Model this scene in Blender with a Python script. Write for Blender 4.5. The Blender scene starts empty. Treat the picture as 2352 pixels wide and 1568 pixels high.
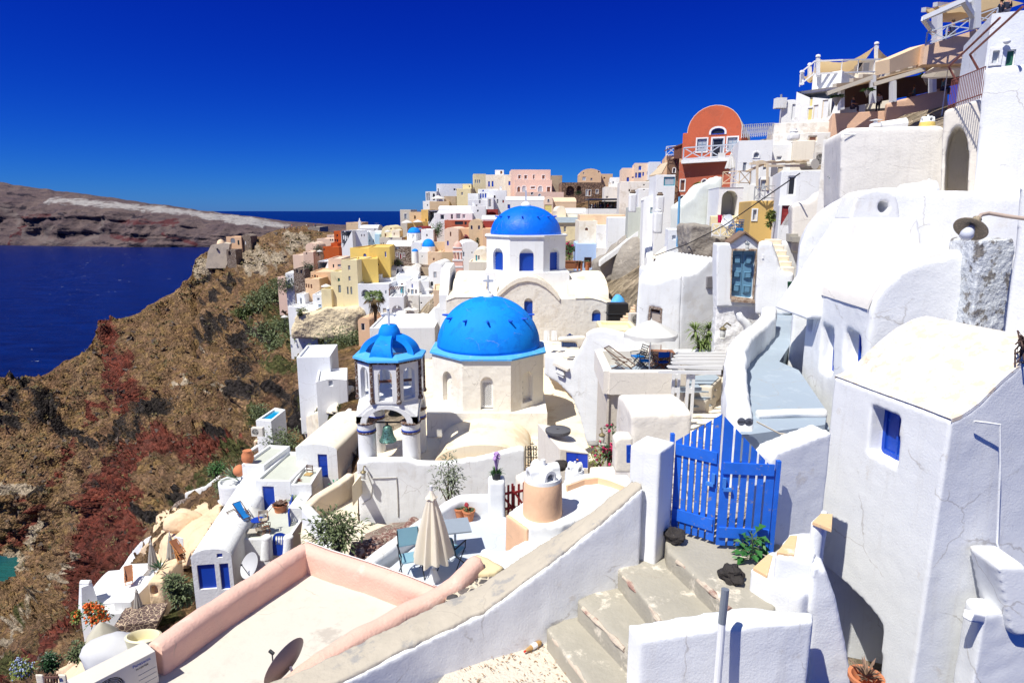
import bpy,bmesh,math,random
import numpy as np
from mathutils import Vector,Matrix,noise as mn
from mathutils.geometry import tessellate_polygon
R=math.radians
random.seed(7)
C=bpy.context.scene.collection

# ---------------------------------------------------------------- camera, sky, sun
FL=1450.0  # focal length in photo units (2352 x 1568)
TH=math.atan(300.0/FL); CT,ST=math.cos(TH),math.sin(TH)
SEA=-125.0
cam=bpy.data.cameras.new('camera'); cob=bpy.data.objects.new('camera',cam); C.objects.link(cob)
cob.location=(0,0,0); cob.rotation_euler=(R(90)-TH,0,0)
cam.sensor_width=36; cam.lens=36*FL/2352.0; cam.clip_start=0.3; cam.clip_end=200000
SC=bpy.context.scene
SC.camera=cob
SUN_EL=58.0
SUN_FROM=Vector((-0.74,-0.67,0)).normalized()
world=bpy.data.worlds.new('World'); SC.world=world; world.use_nodes=True
wn=world.node_tree.nodes; wl=world.node_tree.links
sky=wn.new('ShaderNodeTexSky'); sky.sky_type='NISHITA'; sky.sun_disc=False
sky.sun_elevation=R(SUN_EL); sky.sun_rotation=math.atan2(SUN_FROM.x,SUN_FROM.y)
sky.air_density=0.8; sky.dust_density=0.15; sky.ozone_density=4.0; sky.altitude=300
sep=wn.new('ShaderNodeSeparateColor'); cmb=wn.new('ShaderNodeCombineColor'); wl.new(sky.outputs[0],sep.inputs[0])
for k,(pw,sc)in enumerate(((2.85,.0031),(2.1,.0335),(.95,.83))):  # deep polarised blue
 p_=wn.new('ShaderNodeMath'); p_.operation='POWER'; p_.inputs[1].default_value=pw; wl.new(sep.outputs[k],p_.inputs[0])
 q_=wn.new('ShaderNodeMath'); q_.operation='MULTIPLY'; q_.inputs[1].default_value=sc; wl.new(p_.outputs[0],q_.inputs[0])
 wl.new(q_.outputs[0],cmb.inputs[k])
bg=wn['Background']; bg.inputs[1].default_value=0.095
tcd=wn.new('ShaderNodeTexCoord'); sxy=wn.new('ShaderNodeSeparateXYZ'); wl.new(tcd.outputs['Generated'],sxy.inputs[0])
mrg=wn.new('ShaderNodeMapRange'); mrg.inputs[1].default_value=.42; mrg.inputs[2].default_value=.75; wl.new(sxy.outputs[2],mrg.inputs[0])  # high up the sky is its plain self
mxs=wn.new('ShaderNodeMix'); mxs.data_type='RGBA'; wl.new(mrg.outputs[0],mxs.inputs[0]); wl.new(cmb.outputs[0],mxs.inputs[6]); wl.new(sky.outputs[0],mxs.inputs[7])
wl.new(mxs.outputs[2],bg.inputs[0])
sl=bpy.data.lights.new('sun','SUN'); sl.energy=4.8; sl.angle=R(0.5); sl.color=(1,0.963,0.87)
so=bpy.data.objects.new('sun',sl); C.objects.link(so)
sd=-(SUN_FROM*math.cos(R(SUN_EL))+Vector((0,0,math.sin(R(SUN_EL)))))
so.rotation_euler=sd.to_track_quat('-Z','Y').to_euler(); so.location=(-30,-10,60)
vs=SC.view_settings; vs.view_transform='Standard'; vs.look='None'; vs.exposure=0.38; vs.gamma=1
SC.cycles.max_bounces=8; SC.cycles.diffuse_bounces=4

# ---------------------------------------------------------------- photo frames -> rays
FRM={'D':(0,0,1),'A':(918.7,344.5,.26856),'B':(631.6,459.4,.19531),'C':(1435.5,229.7,.19531),'U':(1722.7,0,.26758),'E':(746.5,660.4,.29297),'F':(1263.3,459.4,.24414),'G':(1205.9,689,.21973),'H':(1435.5,861.3,.29297),'I':(402,976.2,.2197),'J':(0,1148.4,.26763),'K':(689,1033.6,.3418),'L':(1148.4,1091,.3418),'M':(1665.2,401.9,.29297),'N':(1607.8,746.5,.5241),'O':(0,401.9,.32958),'Q':(0,803.9,.36613)}
_f=FRM['D']
def fr(k):
 global _f
 _f=FRM[k]
def ray(x,y):
 x=_f[0]+x*_f[2]; y=_f[1]+y*_f[2]
 u=(x-1176.0)/FL; v=(784.0-y)/FL
 return Vector((u,CT+v*ST,-ST+v*CT))
US=1.0
def P(x,y,Y):
 r=ray(x,y); return r*((Y*US if Y>26 else Y)/r.y)
def PZ(x,y,z):
 r=ray(x,y); return r*(z/r.z)
UP=Vector((0,0,1))
class Pl:
 """vertical plane: yaw 0 faces the viewer, + turns to the right, - to the left"""
 def __init__(s,x=None,y=None,Y=None,yaw=0,o=None):
  s.o=P(x,y,Y)if o is None else Vector(o)
  s.yaw=yaw; a=R(yaw)
  s.u=Vector((math.cos(a),math.sin(a),0)); s.n=Vector((math.sin(a),-math.cos(a),0))
 def at(s,x,y):
  r=ray(x,y); t=s.o.dot(s.n)/r.dot(s.n); p=r*t-s.o
  return(p.dot(s.u),p.z)
 def w(s,a,h,d=0.0):
  return s.o+s.u*a+UP*h-s.n*d
 def px(s,x,y,d=0.0):
  a,h=s.at(x,y); return s.w(a,h,d)

  # ---------------------------------------------------------------- materials
MATS={}
def nd(nt,typ,**kw):
 n=nt.nodes.new(typ)
 for k,v in kw.items():
  if k.startswith('i_'):
   n.inputs[k[2:].replace('_',' ')].default_value=v
  else:setattr(n,k,v)
 return n
def noise_n(nt,scale,detail=4,rough=.55,vec=None,dist=0.0):
 n=nd(nt,'ShaderNodeTexNoise'); n.inputs['Scale'].default_value=scale; n.inputs['Detail'].default_value=detail
 n.inputs['Roughness'].default_value=rough; n.inputs['Distortion'].default_value=dist
 if vec is not None:nt.links.new(vec,n.inputs['Vector'])
 return n
def ramp(nt,fac,stops):
 r=nd(nt,'ShaderNodeValToRGB'); el=r.color_ramp.elements
 while len(el)<len(stops):el.new(0.5)
 for e,(p,c)in zip(el,stops):
  e.position=p; e.color=(c,c,c,1)if isinstance(c,(int,float))else(*c,1)
 nt.links.new(fac,r.inputs[0]); return r
def mix(nt,fac,a,b,mode='MIX'):
 m=nd(nt,'ShaderNodeMix',data_type='RGBA',blend_type=mode)
 for s,v in((0,fac),(6,a),(7,b)):
  if hasattr(v,'is_output')or isinstance(v,bpy.types.NodeSocket):nt.links.new(v,m.inputs[s])
  elif s==0:m.inputs[0].default_value=v
  else:m.inputs[s].default_value=(*v[:3],1)
 return m.outputs[2]
def newmat(name):
 m=bpy.data.materials.new(name); m.use_nodes=True
 return m,m.node_tree,m.node_tree.nodes['Principled BSDF']
def plaster(name,col,stain=None,amt=0.0,sscale=1.2,rough=.9,bump=.012,bscale=14,lump=.004,var=.05,bevel=0.0,thr=.55,streak=False,aged=.9):
 if name in MATS:return MATS[name]
 m,nt,b=newmat(name); L=nt.links
 g=nd(nt,'ShaderNodeNewGeometry'); pos=g.outputs['Position']
 n1=noise_n(nt,.9,5,.6,pos)
 c=mix(nt,n1.outputs[0],[x*(1-var)for x in col],[min(1,x*(1+var))for x in col])
 if stain is not None:
  vec=pos
  if streak:
   mp=nd(nt,'ShaderNodeMapping'); mp.inputs['Scale'].default_value=(1,1,.18); L.new(pos,mp.inputs[0]); vec=mp.outputs[0]
  n2=noise_n(nt,sscale,8,.68,vec)
  r=ramp(nt,n2.outputs[0],[(thr,0),(thr+.07,amt)])
  c=mix(nt,r.outputs[0],c,stain)
 if aged:
  wv=noise_n(nt,1.3,4,.6,pos); mv=nd(nt,'ShaderNodeMix',data_type='VECTOR'); mv.inputs[0].default_value=.35; L.new(pos,mv.inputs[4]); L.new(wv.outputs['Color'],mv.inputs[5])
  vo=nd(nt,'ShaderNodeTexVoronoi',feature='DISTANCE_TO_EDGE'); vo.inputs['Scale'].default_value=aged; L.new(mv.outputs[1],vo.inputs['Vector'])
  ck=nd(nt,'ShaderNodeMath',operation='MULTIPLY'); L.new(ramp(nt,vo.outputs['Distance'],[(.0015,.5),(.008,0)]).outputs[0],ck.inputs[0]); L.new(ramp(nt,n1.outputs[0],[(.5,0),(.56,1)]).outputs[0],ck.inputs[1])
  c=mix(nt,ck.outputs[0],c,(.33,.29,.24))
  n5=noise_n(nt,6,9,.75,pos); c=mix(nt,ramp(nt,n5.outputs[0],[(.58,0),(.75,.35)]).outputs[0],c,[x*.72 for x in(stain or col)])
  mp5=nd(nt,'ShaderNodeMapping'); mp5.inputs['Scale'].default_value=(3,3,.25); L.new(pos,mp5.inputs[0]); n6=noise_n(nt,1.6,7,.65,mp5.outputs[0]); c=mix(nt,ramp(nt,n6.outputs[0],[(.54,0),(.72,.22)]).outputs[0],c,[x*.8 for x in(stain or col)])
 L.new(c,b.inputs['Base Color']); b.inputs['Roughness'].default_value=rough
 b.inputs['Specular IOR Level'].default_value=.25
 if bump:
  n3=noise_n(nt,bscale,6,.6,pos); n4=noise_n(nt,1.8,3,.5,pos)
  b1=nd(nt,'ShaderNodeBump'); b1.inputs['Distance'].default_value=bump; L.new(n3.outputs[0],b1.inputs['Height'])
  b2=nd(nt,'ShaderNodeBump'); b2.inputs['Distance'].default_value=lump*3; L.new(n4.outputs[0],b2.inputs['Height'])
  L.new(b2.outputs[0],b1.inputs['Normal']); L.new(b1.outputs[0],b.inputs['Normal'])
  if bevel:
   bv=nd(nt,'ShaderNodeBevel'); bv.samples=3; bv.inputs[0].default_value=bevel; L.new(bv.outputs[0],b2.inputs['Normal'])
 MATS[name]=m; return m
def simple(name,col,rough=.5,metal=0.0,spec=.4,var=.06,scale=6,bump=0.0,col2=None,thr=.5,amt=1.0):
 if name in MATS:return MATS[name]
 m,nt,b=newmat(name)
 g=nd(nt,'ShaderNodeNewGeometry'); n=noise_n(nt,scale,5,.6,g.outputs['Position'])
 c=mix(nt,n.outputs[0],[x*(1-var)for x in col],[min(1,x*(1+var))for x in col])
 if col2 is not None:
  n2=noise_n(nt,scale*2.3,7,.7,g.outputs['Position'])
  r=ramp(nt,n2.outputs[0],[(thr,0),(thr+.06,amt)]); c=mix(nt,r.outputs[0],c,col2)
 nt.links.new(c,b.inputs['Base Color'])
 b.inputs['Roughness'].default_value=rough; b.inputs['Metallic'].default_value=metal; b.inputs['Specular IOR Level'].default_value=spec
 if bump:
  bp=nd(nt,'ShaderNodeBump'); bp.inputs['Distance'].default_value=bump; nt.links.new(n.outputs[0],bp.inputs['Height']); nt.links.new(bp.outputs[0],b.inputs['Normal'])
 MATS[name]=m; return m

 # ---------------------------------------------------------------- mesh builder
class MB:
 def __init__(s):s.v=[]; s.f=[]; s.mi=[]; s.m=0
 def add(s,pts):
  i=len(s.v); s.v+=[Vector(p)for p in pts]; return i
 def face(s,pts):
  i=s.add(pts); s.f.append(tuple(range(i,i+len(pts)))); s.mi.append(s.m)
 def poly(s,outer,holes=()):
  """planar polygon with holes (3-D points)"""
  if not holes and len(outer)==4:s.face(outer); return
  allp=list(outer)
  for h in holes:allp+=list(h)
  i=s.add(allp)
  for t in tessellate_polygon([list(outer)]+[list(h)for h in holes]):
   s.f.append((i+t[0],i+t[1],i+t[2])); s.mi.append(s.m)
 def niche(s,hole,vec):
  n=len(hole); bk=[p+vec for p in hole]
  for k in range(n):s.face([hole[k],hole[(k+1)%n],bk[(k+1)%n],bk[k]])
  s.poly(bk)
 def prism(s,pts,vec,holes=(),ndepth=.15,eholes=None,back=True):
  """pts: planar 3-D outline, pushed by vec; holes cut in the front as niches; eholes {edge: [(hole, depthvec)]}"""
  n=len(pts); vec=Vector(vec); bk=[p+vec for p in pts]; vn=vec.normalized()
  s.poly(pts,[h if not isinstance(h,tuple)else h[0]for h in holes])
  for h in holes:
   if isinstance(h,tuple):s.niche(h[0],vn*h[1])
   else:s.niche(h,vn*ndepth)
  for k in range(n):
   q=[pts[k],pts[(k+1)%n],bk[(k+1)%n],bk[k]]
   eh=(eholes or{}).get(k)
   if eh:
    s.poly(q,[h for h,d in eh])
    for h,d in eh:s.niche(h,d)
   else:s.face(q)
  if back:s.poly(bk)
 def ring(s,outer,inner,vec):
  """frame: outline with opening, pushed by vec"""
  vec=Vector(vec); ob=[p+vec for p in outer]; ib=[p+vec for p in inner]
  s.poly(outer,[inner]); s.poly(ob,[ib])
  for a,b in((outer,ob),(inner,ib)):
   n=len(a)
   for k in range(n):s.face([a[k],a[(k+1)%n],b[(k+1)%n],b[k]])
 def box(s,c,sz,rz=0.0,M=None):
  x,y,z=[q/2 for q in sz]; c=Vector(c)
  M=Matrix.Rotation(rz,3,'Z')if M is None else M
  p=[c+M@Vector(q)for q in((-x,-y,-z),(x,-y,-z),(x,y,-z),(-x,y,-z),(-x,-y,z),(x,-y,z),(x,y,z),(-x,y,z))]
  i=s.add(p)
  for f in((0,3,2,1),(4,5,6,7),(0,1,5,4),(1,2,6,5),(2,3,7,6),(3,0,4,7)):
   s.f.append(tuple(i+k for k in f)); s.mi.append(s.m)
 def bar(s,a,b,w,h=None,up=UP):
  a=Vector(a); b=Vector(b); d=b-a; L=d.length
  if L<1e-6:return
  d/=L; h=h or w
  sx=d.cross(up)
  if sx.length<1e-4:sx=d.cross(Vector((1,0,0)))
  sx.normalize(); sz=sx.cross(d)
  M=Matrix((sx,d,sz)).transposed()
  s.box((a+b)/2,(w,L,h),M=M)
 def tube(s,pts,r,n=8,cap=True):
  pts=[Vector(p)for p in pts]; rs=r if isinstance(r,(list,tuple))else[r]*len(pts)
  prev=None; base=None
  for k,p in enumerate(pts):
   d=(pts[min(k+1,len(pts)-1)]-pts[max(k-1,0)])
   if d.length<1e-9:d=Vector((0,0,1))
   d.normalize()
   a=d.cross(UP)if prev is None else d.cross(prev).cross(d)*-1
   if prev is None:
    if a.length<1e-3:a=d.cross(Vector((1,0,0)))
   else:a=prev-d*prev.dot(d)
   if a.length<1e-4:a=d.orthogonal()
   a.normalize(); b=d.cross(a); prev=a
   i=s.add([p+(a*math.cos(2*math.pi*q/n)+b*math.sin(2*math.pi*q/n))*rs[k]for q in range(n)])
   if base is not None:
    for q in range(n):s.f.append((base+q,base+(q+1)%n,i+(q+1)%n,i+q)); s.mi.append(s.m)
   elif cap:s.f.append(tuple(i+q for q in reversed(range(n)))); s.mi.append(s.m)
   base=i
  if cap:s.f.append(tuple(base+q for q in range(n))); s.mi.append(s.m)
 def lathe(s,prof,c,n=24,a0=0.0,a1=2*math.pi,M=None,sx=1.0,sy=1.0,ang=None):
  """prof: (radius, z) list around the vertical through c"""
  c=Vector(c); full=abs(a1-a0-2*math.pi)<1e-6; m=n if full else n+1
  rows=[]
  for r,z in prof:
   row=[]
   for q in range(m):
    a=a0+(a1-a0)*q/n
    p=Vector((r*math.cos(a)*sx,r*math.sin(a)*sy,z))
    row.append(c+(M@p if M is not None else p))
   rows.append(s.add(row))
  for k in range(len(rows)-1):
   for q in range(n):
    q2=(q+1)%m
    s.f.append((rows[k]+q,rows[k]+q2,rows[k+1]+q2,rows[k+1]+q)); s.mi.append(s.m)
  if full:
   if prof[0][0]>1e-4:s.f.append(tuple(rows[0]+q for q in reversed(range(m)))); s.mi.append(s.m)
   if prof[-1][0]>1e-4:s.f.append(tuple(rows[-1]+q for q in range(m))); s.mi.append(s.m)
 def sweep(s,pts,prof,close=True):
  """vertical-section sweep along a plan polyline: prof = (side offset, z offset)"""
  pts=[Vector(p)for p in pts]; rows=[]
  for k,p in enumerate(pts):
   d=pts[min(k+1,len(pts)-1)]-pts[max(k-1,0)]; d.z=0; d.normalize()
   sd_=Vector((d.y,-d.x,0))
   pr=prof(k)if callable(prof)else prof
   rows.append(s.add([p+sd_*a+UP*z for a,z in pr])); n=len(pr)
  for k in range(len(rows)-1):
   for q in range(n if close else n-1):
    q2=(q+1)%n
    s.f.append((rows[k]+q,rows[k]+q2,rows[k+1]+q2,rows[k+1]+q)); s.mi.append(s.m)
  if close:
   s.f.append(tuple(rows[0]+q for q in reversed(range(n)))); s.mi.append(s.m)
   s.f.append(tuple(rows[-1]+q for q in range(n))); s.mi.append(s.m)
 def grid(s,rows):
  n=len(rows[0]); i=s.add([p for r in rows for p in r])
  for a in range(len(rows)-1):
   for b in range(n-1):
    s.f.append((i+a*n+b,i+a*n+b+1,i+(a+1)*n+b+1,i+(a+1)*n+b)); s.mi.append(s.m)
 def blob(s,c,r,seed=0,lump=.35,n=10,m=7,sq=(1,1,1),freq=1.2):
  c=Vector(c); rows=[]
  for a in range(m+1):
   t=math.pi*a/m; row=[]
   for b in range(n+1):
    p=2*math.pi*(b%n)/n
    d=Vector((math.sin(t)*math.cos(p),math.sin(t)*math.sin(p),math.cos(t)))
    k=1+lump*mn.fractal(d*freq+Vector((seed*3.7,seed*1.3,seed)),.9,2,4)
    row.append(c+Vector((d.x*sq[0],d.y*sq[1],d.z*sq[2]))*r*k)
   rows.append(row)
  s.grid(rows)
 def leaf(s,p,d,L,w,droop=.2):
  d=Vector(d).normalized(); sd_=d.cross(UP)
  if sd_.length<1e-3:sd_=Vector((1,0,0))
  sd_.normalize(); p=Vector(p)
  m_=p+d*L*.5+UP*droop*L*.1; e=p+d*L-UP*droop*L*.4
  i=s.add([p,m_+sd_*w/2,e,m_-sd_*w/2]); s.f.append((i,i+1,i+2,i+3)); s.mi.append(s.m)
 def build(s,name,mat,parent=None,smooth=None,base=None,merge=True):
  me=bpy.data.meshes.new(name)
  if parent is not None:
   q=parent; org=Vector((0,0,0))
   while q is not None:org+=q.location; q=q.parent
  elif base is not None:org=Vector(base)
  else:
   xs=[p.x for p in s.v]; ys=[p.y for p in s.v]; zs=[p.z for p in s.v]
   org=Vector(((min(xs)+max(xs))/2,(min(ys)+max(ys))/2,min(zs)))
  me.from_pydata([tuple(p-org)for p in s.v],[],s.f)
  for mt in(mat if isinstance(mat,(list,tuple))else[mat]):me.materials.append(mt)
  me.polygons.foreach_set('material_index',s.mi)
  bm=bmesh.new(); bm.from_mesh(me)
  if merge:bmesh.ops.remove_doubles(bm,verts=bm.verts,dist=1e-4)
  bmesh.ops.recalc_face_normals(bm,faces=bm.faces)
  bm.to_mesh(me); bm.free()
  if smooth is not None:
   me.polygons.foreach_set('use_smooth',[True]*len(me.polygons))
   if smooth<179:
    try:me.set_sharp_from_angle(angle=R(smooth))
    except Exception:pass
  o=bpy.data.objects.new(name,me); C.objects.link(o)
  if parent is not None:o.parent=parent
  else:o.location=org
  return o
def tag(o,label=None,cat=None,group=None,kind=None):
 if label:o['label']=label
 if cat:o['category']=cat
 if group:o['group']=group
 if kind:o['kind']=kind
 return o
def thing(name,label,cat,base,group=None):
 o=bpy.data.objects.new(name,None); C.objects.link(o); o.location=Vector(base); o.empty_display_size=.2
 return tag(o,label,cat,group)
def struct(o):o['kind']='structure'; return o
def copy_tree(o,parent=None):
 c=o.copy(); C.objects.link(c)
 if parent is not None:c.parent=parent
 for ch in list(o.children):copy_tree(ch,c)
 return c
def soften(o,vox,it=4,disp=0.0,dscale=.6,fac=.5):
 """hand-plastered edges: voxel remesh, smooth, gentle waviness"""
 m=o.modifiers.new('remesh','REMESH'); m.mode='VOXEL'; m.voxel_size=vox; m.use_smooth_shade=True
 s=o.modifiers.new('smooth','SMOOTH'); s.factor=fac; s.iterations=it
 if disp:
  t=bpy.data.textures.get('clouds%.2f'%dscale)
  if t is None:
   t=bpy.data.textures.new('clouds%.2f'%dscale,'CLOUDS'); t.noise_scale=dscale; t.noise_depth=2
  d=o.modifiers.new('wavy','DISPLACE'); d.texture=t; d.strength=disp; d.mid_level=.5; d.texture_coords='GLOBAL'
 return o
def bev(o,w=.02,seg=2,ang=35):
 m=o.modifiers.new('bevel','BEVEL'); m.width=w; m.segments=seg; m.limit_method='ANGLE'; m.angle_limit=R(ang)
 return o
def arch(a0,h0,a1,h1,n=10,rise=None):
 """(a,h) outline of an opening with a round head"""
 r=(a1-a0)/2; rise=r if rise is None else rise; c=(a0+a1)/2; hs=h1-rise
 return[(a0,h0),(a1,h0)]+[(c+r*math.cos(math.pi*k/n),hs+rise*math.sin(math.pi*k/n))for k in range(n+1)]
def lerp(a,b,t):return a+(b-a)*t

def text_mesh(name,body,size,mat,parent,loc,rot,ext=.002,align='CENTER',shear=0.0):
 cu=bpy.data.curves.new(name,'FONT'); cu.body=body; cu.size=size; cu.align_x=align; cu.align_y='CENTER'; cu.extrude=ext; cu.shear=shear
 to=bpy.data.objects.new(name,cu); C.objects.link(to); bpy.context.view_layer.update()
 me=bpy.data.meshes.new_from_object(to.evaluated_get(bpy.context.evaluated_depsgraph_get())); me.name=name
 bpy.data.objects.remove(to); bpy.data.curves.remove(cu)
 o=bpy.data.objects.new(name,me); C.objects.link(o); o.parent=parent; o.location=loc; o.rotation_euler=rot
 me.materials.clear(); me.materials.append(mat); return o

 # ---------------------------------------------------------------- land and water
def tps(pts):
 p=np.array([(a/300.,b/300.)for a,b,c in pts]); v=np.log(np.array([c for a,b,c in pts]))
 n=len(p); d=np.linalg.norm(p[:,None]-p[None],axis=2)
 K=np.where(d>0,d*d*np.log(d+1e-9),0)+np.eye(n)*2e-3
 Q=np.hstack([np.ones((n,1)),p]); A=np.zeros((n+3,n+3)); A[:n,:n]=K; A[:n,n:]=Q; A[n:,:n]=Q.T
 w=np.linalg.solve(A,np.concatenate([v,np.zeros(3)]))
 def f(x,y):
  q=np.stack([x/300.,y/300.],-1); D=np.linalg.norm(q[...,None,:]-p,axis=-1)
  U=np.where(D>0,D*D*np.log(D+1e-9),0)
  return np.exp(U@w[:n]+w[n]+q@w[n+1:])
 return f
SIL=[(-500,1080),(-200,950),(0,868),(60,872),(100,862),(150,832),(200,802),(243,740),(300,727),(400,672),(438,640),(450,592),(480,574),(560,548),(600,542),(640,527),(700,519),(735,530),(800,540),(900,535),(980,500),(1150,455),(1400,430),(1560,400),(1750,320),(2000,280),(2352,205),(3000,60)]
DEP=[(-500,1100,215),(-200,960,235),(0,870,258),(60,874,260),(150,835,266),(200,805,272),(245,745,285),(300,730,290),(400,675,305),(440,645,318),(450,595,335),(480,576,338),(560,550,350),(600,545,350),(640,530,345),(700,522,330),(735,532,325),(800,542,280),(900,540,230),(980,505,240),(1150,460,225),(1400,435,170),(1560,405,95),(1750,330,70),(2000,285,55),(2352,210,45),(500,625,322),(560,600,322),(640,590,295),(450,690,298),(540,690,265),(620,690,225),(690,690,175),(740,640,165),(640,640,250),(690,600,240),(250,810,268),(350,760,268),(450,770,235),(560,770,195),(640,770,150),(720,770,118),(800,760,108),(150,910,245),(230,860,238),(300,850,215),(400,860,190),(500,860,165),(600,860,128),(680,860,92),(780,830,85),(0,950,238),(100,940,230),(250,950,205),(330,940,178),(450,960,145),(560,960,112),(640,965,76),(750,930,60),(0,1050,218),(100,1050,208),(200,1050,188),(270,1050,142),(340,1045,122),(450,1055,95),(540,1060,66),(0,1150,207),(100,1150,192),(190,1160,168),(250,1150,112),(310,1150,98),(400,1150,74),(480,1140,58),(70,1270,197),(120,1280,178),(170,1290,138),(220,1280,88),(300,1270,70),(360,1240,54),(430,1200,49),(0,1300,212),(-100,1280,222),(0,1400,165),(100,1400,130),(160,1400,92),(215,1380,66),(280,1380,50),(0,1500,118),(60,1500,80),(130,1480,52),(200,1470,42),(-200,1400,180),(-200,1568,120),(0,1568,86),(60,1560,52),(150,1560,36),(330,1560,30),(500,1350,40),(560,1150,49),(640,1050,58),(720,1060,60),(690,1000,66),(760,1100,50),(640,1120,50),(700,1250,40),(600,1500,22),(800,1200,36),(900,1260,28),(1050,1300,24),(900,1500,17),(1050,1050,39.5),(1300,1050,41),(1250,950,49),(1400,950,42),(1300,800,57),(1450,780,45),(1600,800,37),(1600,940,31),(1500,560,66),(1200,560,115),(1000,560,170),(900,620,150),(900,730,115),(1000,700,95),(1400,600,72),(1700,560,42),(1700,450,60),(1900,450,40),(2200,450,26),(1250,1300,17),(1250,1568,11),(1600,1100,22),(1600,1568,9.5),(2000,1200,14),(2352,1500,12),(1900,800,20),(2200,800,19),(2600,600,24),(2800,1300,13),(1176,2000,9),(300,2000,16),(-500,2000,45),(2352,2000,9)]
depth=tps(DEP)
def sil(x):return np.interp(x,[a for a,b in SIL],[b for a,b in SIL])
def blobs(X,Y,lst):
 m=np.zeros_like(X)
 for x,y,rx,ry in lst:m=np.maximum(m,np.clip(1.35-np.sqrt(((X-x)/rx)**2+((Y-y)/ry)**2),0,1))
 return m
def strokes(X,Y,lst):
 m=np.zeros_like(X)
 for pts,w in lst:
  for(ax,ay),(bx,by)in zip(pts,pts[1:]):
   dx,dy=bx-ax,by-ay; t=np.clip(((X-ax)*dx+(Y-ay)*dy)/(dx*dx+dy*dy),0,1)
   d=np.hypot(X-ax-t*dx,Y-ay-t*dy); m=np.maximum(m,np.clip(1.3-d/w,0,1))
 return m
RED=[([(252,760),(265,810),(300,850)],20),([(265,830),(290,900),(310,950)],26),([(310,900),(330,950)],22),([(290,1040),(360,1010),(440,1030),(520,1010)],30),([(300,1060),(250,1130),(225,1220),(200,1300),(190,1380)],38),([(290,1130),(290,1230),(250,1330)],40),([(255,770),(250,900),(210,960),(140,1060),(60,1150)],9),([(0,1265),(70,1200),(90,1170)],15),([(200,1420),(120,1500),(0,1568)],14)]
BLK=[(485,770,26,34),(560,790,34,30),(570,905,46,26),(520,745,20,12),(20,930,46,14),(25,970,30,14),(110,950,48,30),(100,915,24,22),(160,990,50,14),(470,650,36,10),(540,655,25,9),(640,690,30,12),(185,1160,22,18),(200,810,40,12),(50,885,50,10),(655,905,18,22),(110,1135,22,12),(400,1135,28,12),(345,1185,40,16),(490,995,60,10),(95,1385,20,8),(230,1030,36,9),(600,770,22,14),(490,690,30,9)]
WHT=[(62,1230,18,30),(45,1290,34,22),(30,1120,40,14),(460,610,16,30),(620,600,50,26),(560,580,60,14),(690,560,34,24),(720,700,40,14),(740,760,60,16),(580,620,30,20)]
WST=[([(505,760),(440,830),(390,890)],4),([(690,640),(620,690)],4),([(200,1270),(100,1380),(0,1500)],7),([(560,870),(520,930)],4),([(470,900),(540,890)],3)]
GRN=[(640,740,40,22),(700,790,60,24),(640,790,34,24),(780,785,44,22),(600,690,46,20),(650,660,34,16),(560,730,20,16),(750,940,50,24),(630,1010,40,16),(540,1030,46,22),(490,1080,40,26),(450,1110,30,24),(410,1150,26,16),(590,960,34,24),(500,1110,30,20),(30,1530,46,26),(120,1250,12,30),(60,1420,12,26),(660,850,34,18),(540,1060,30,20),(380,1400,30,40),(840,770,26,14)]
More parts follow.
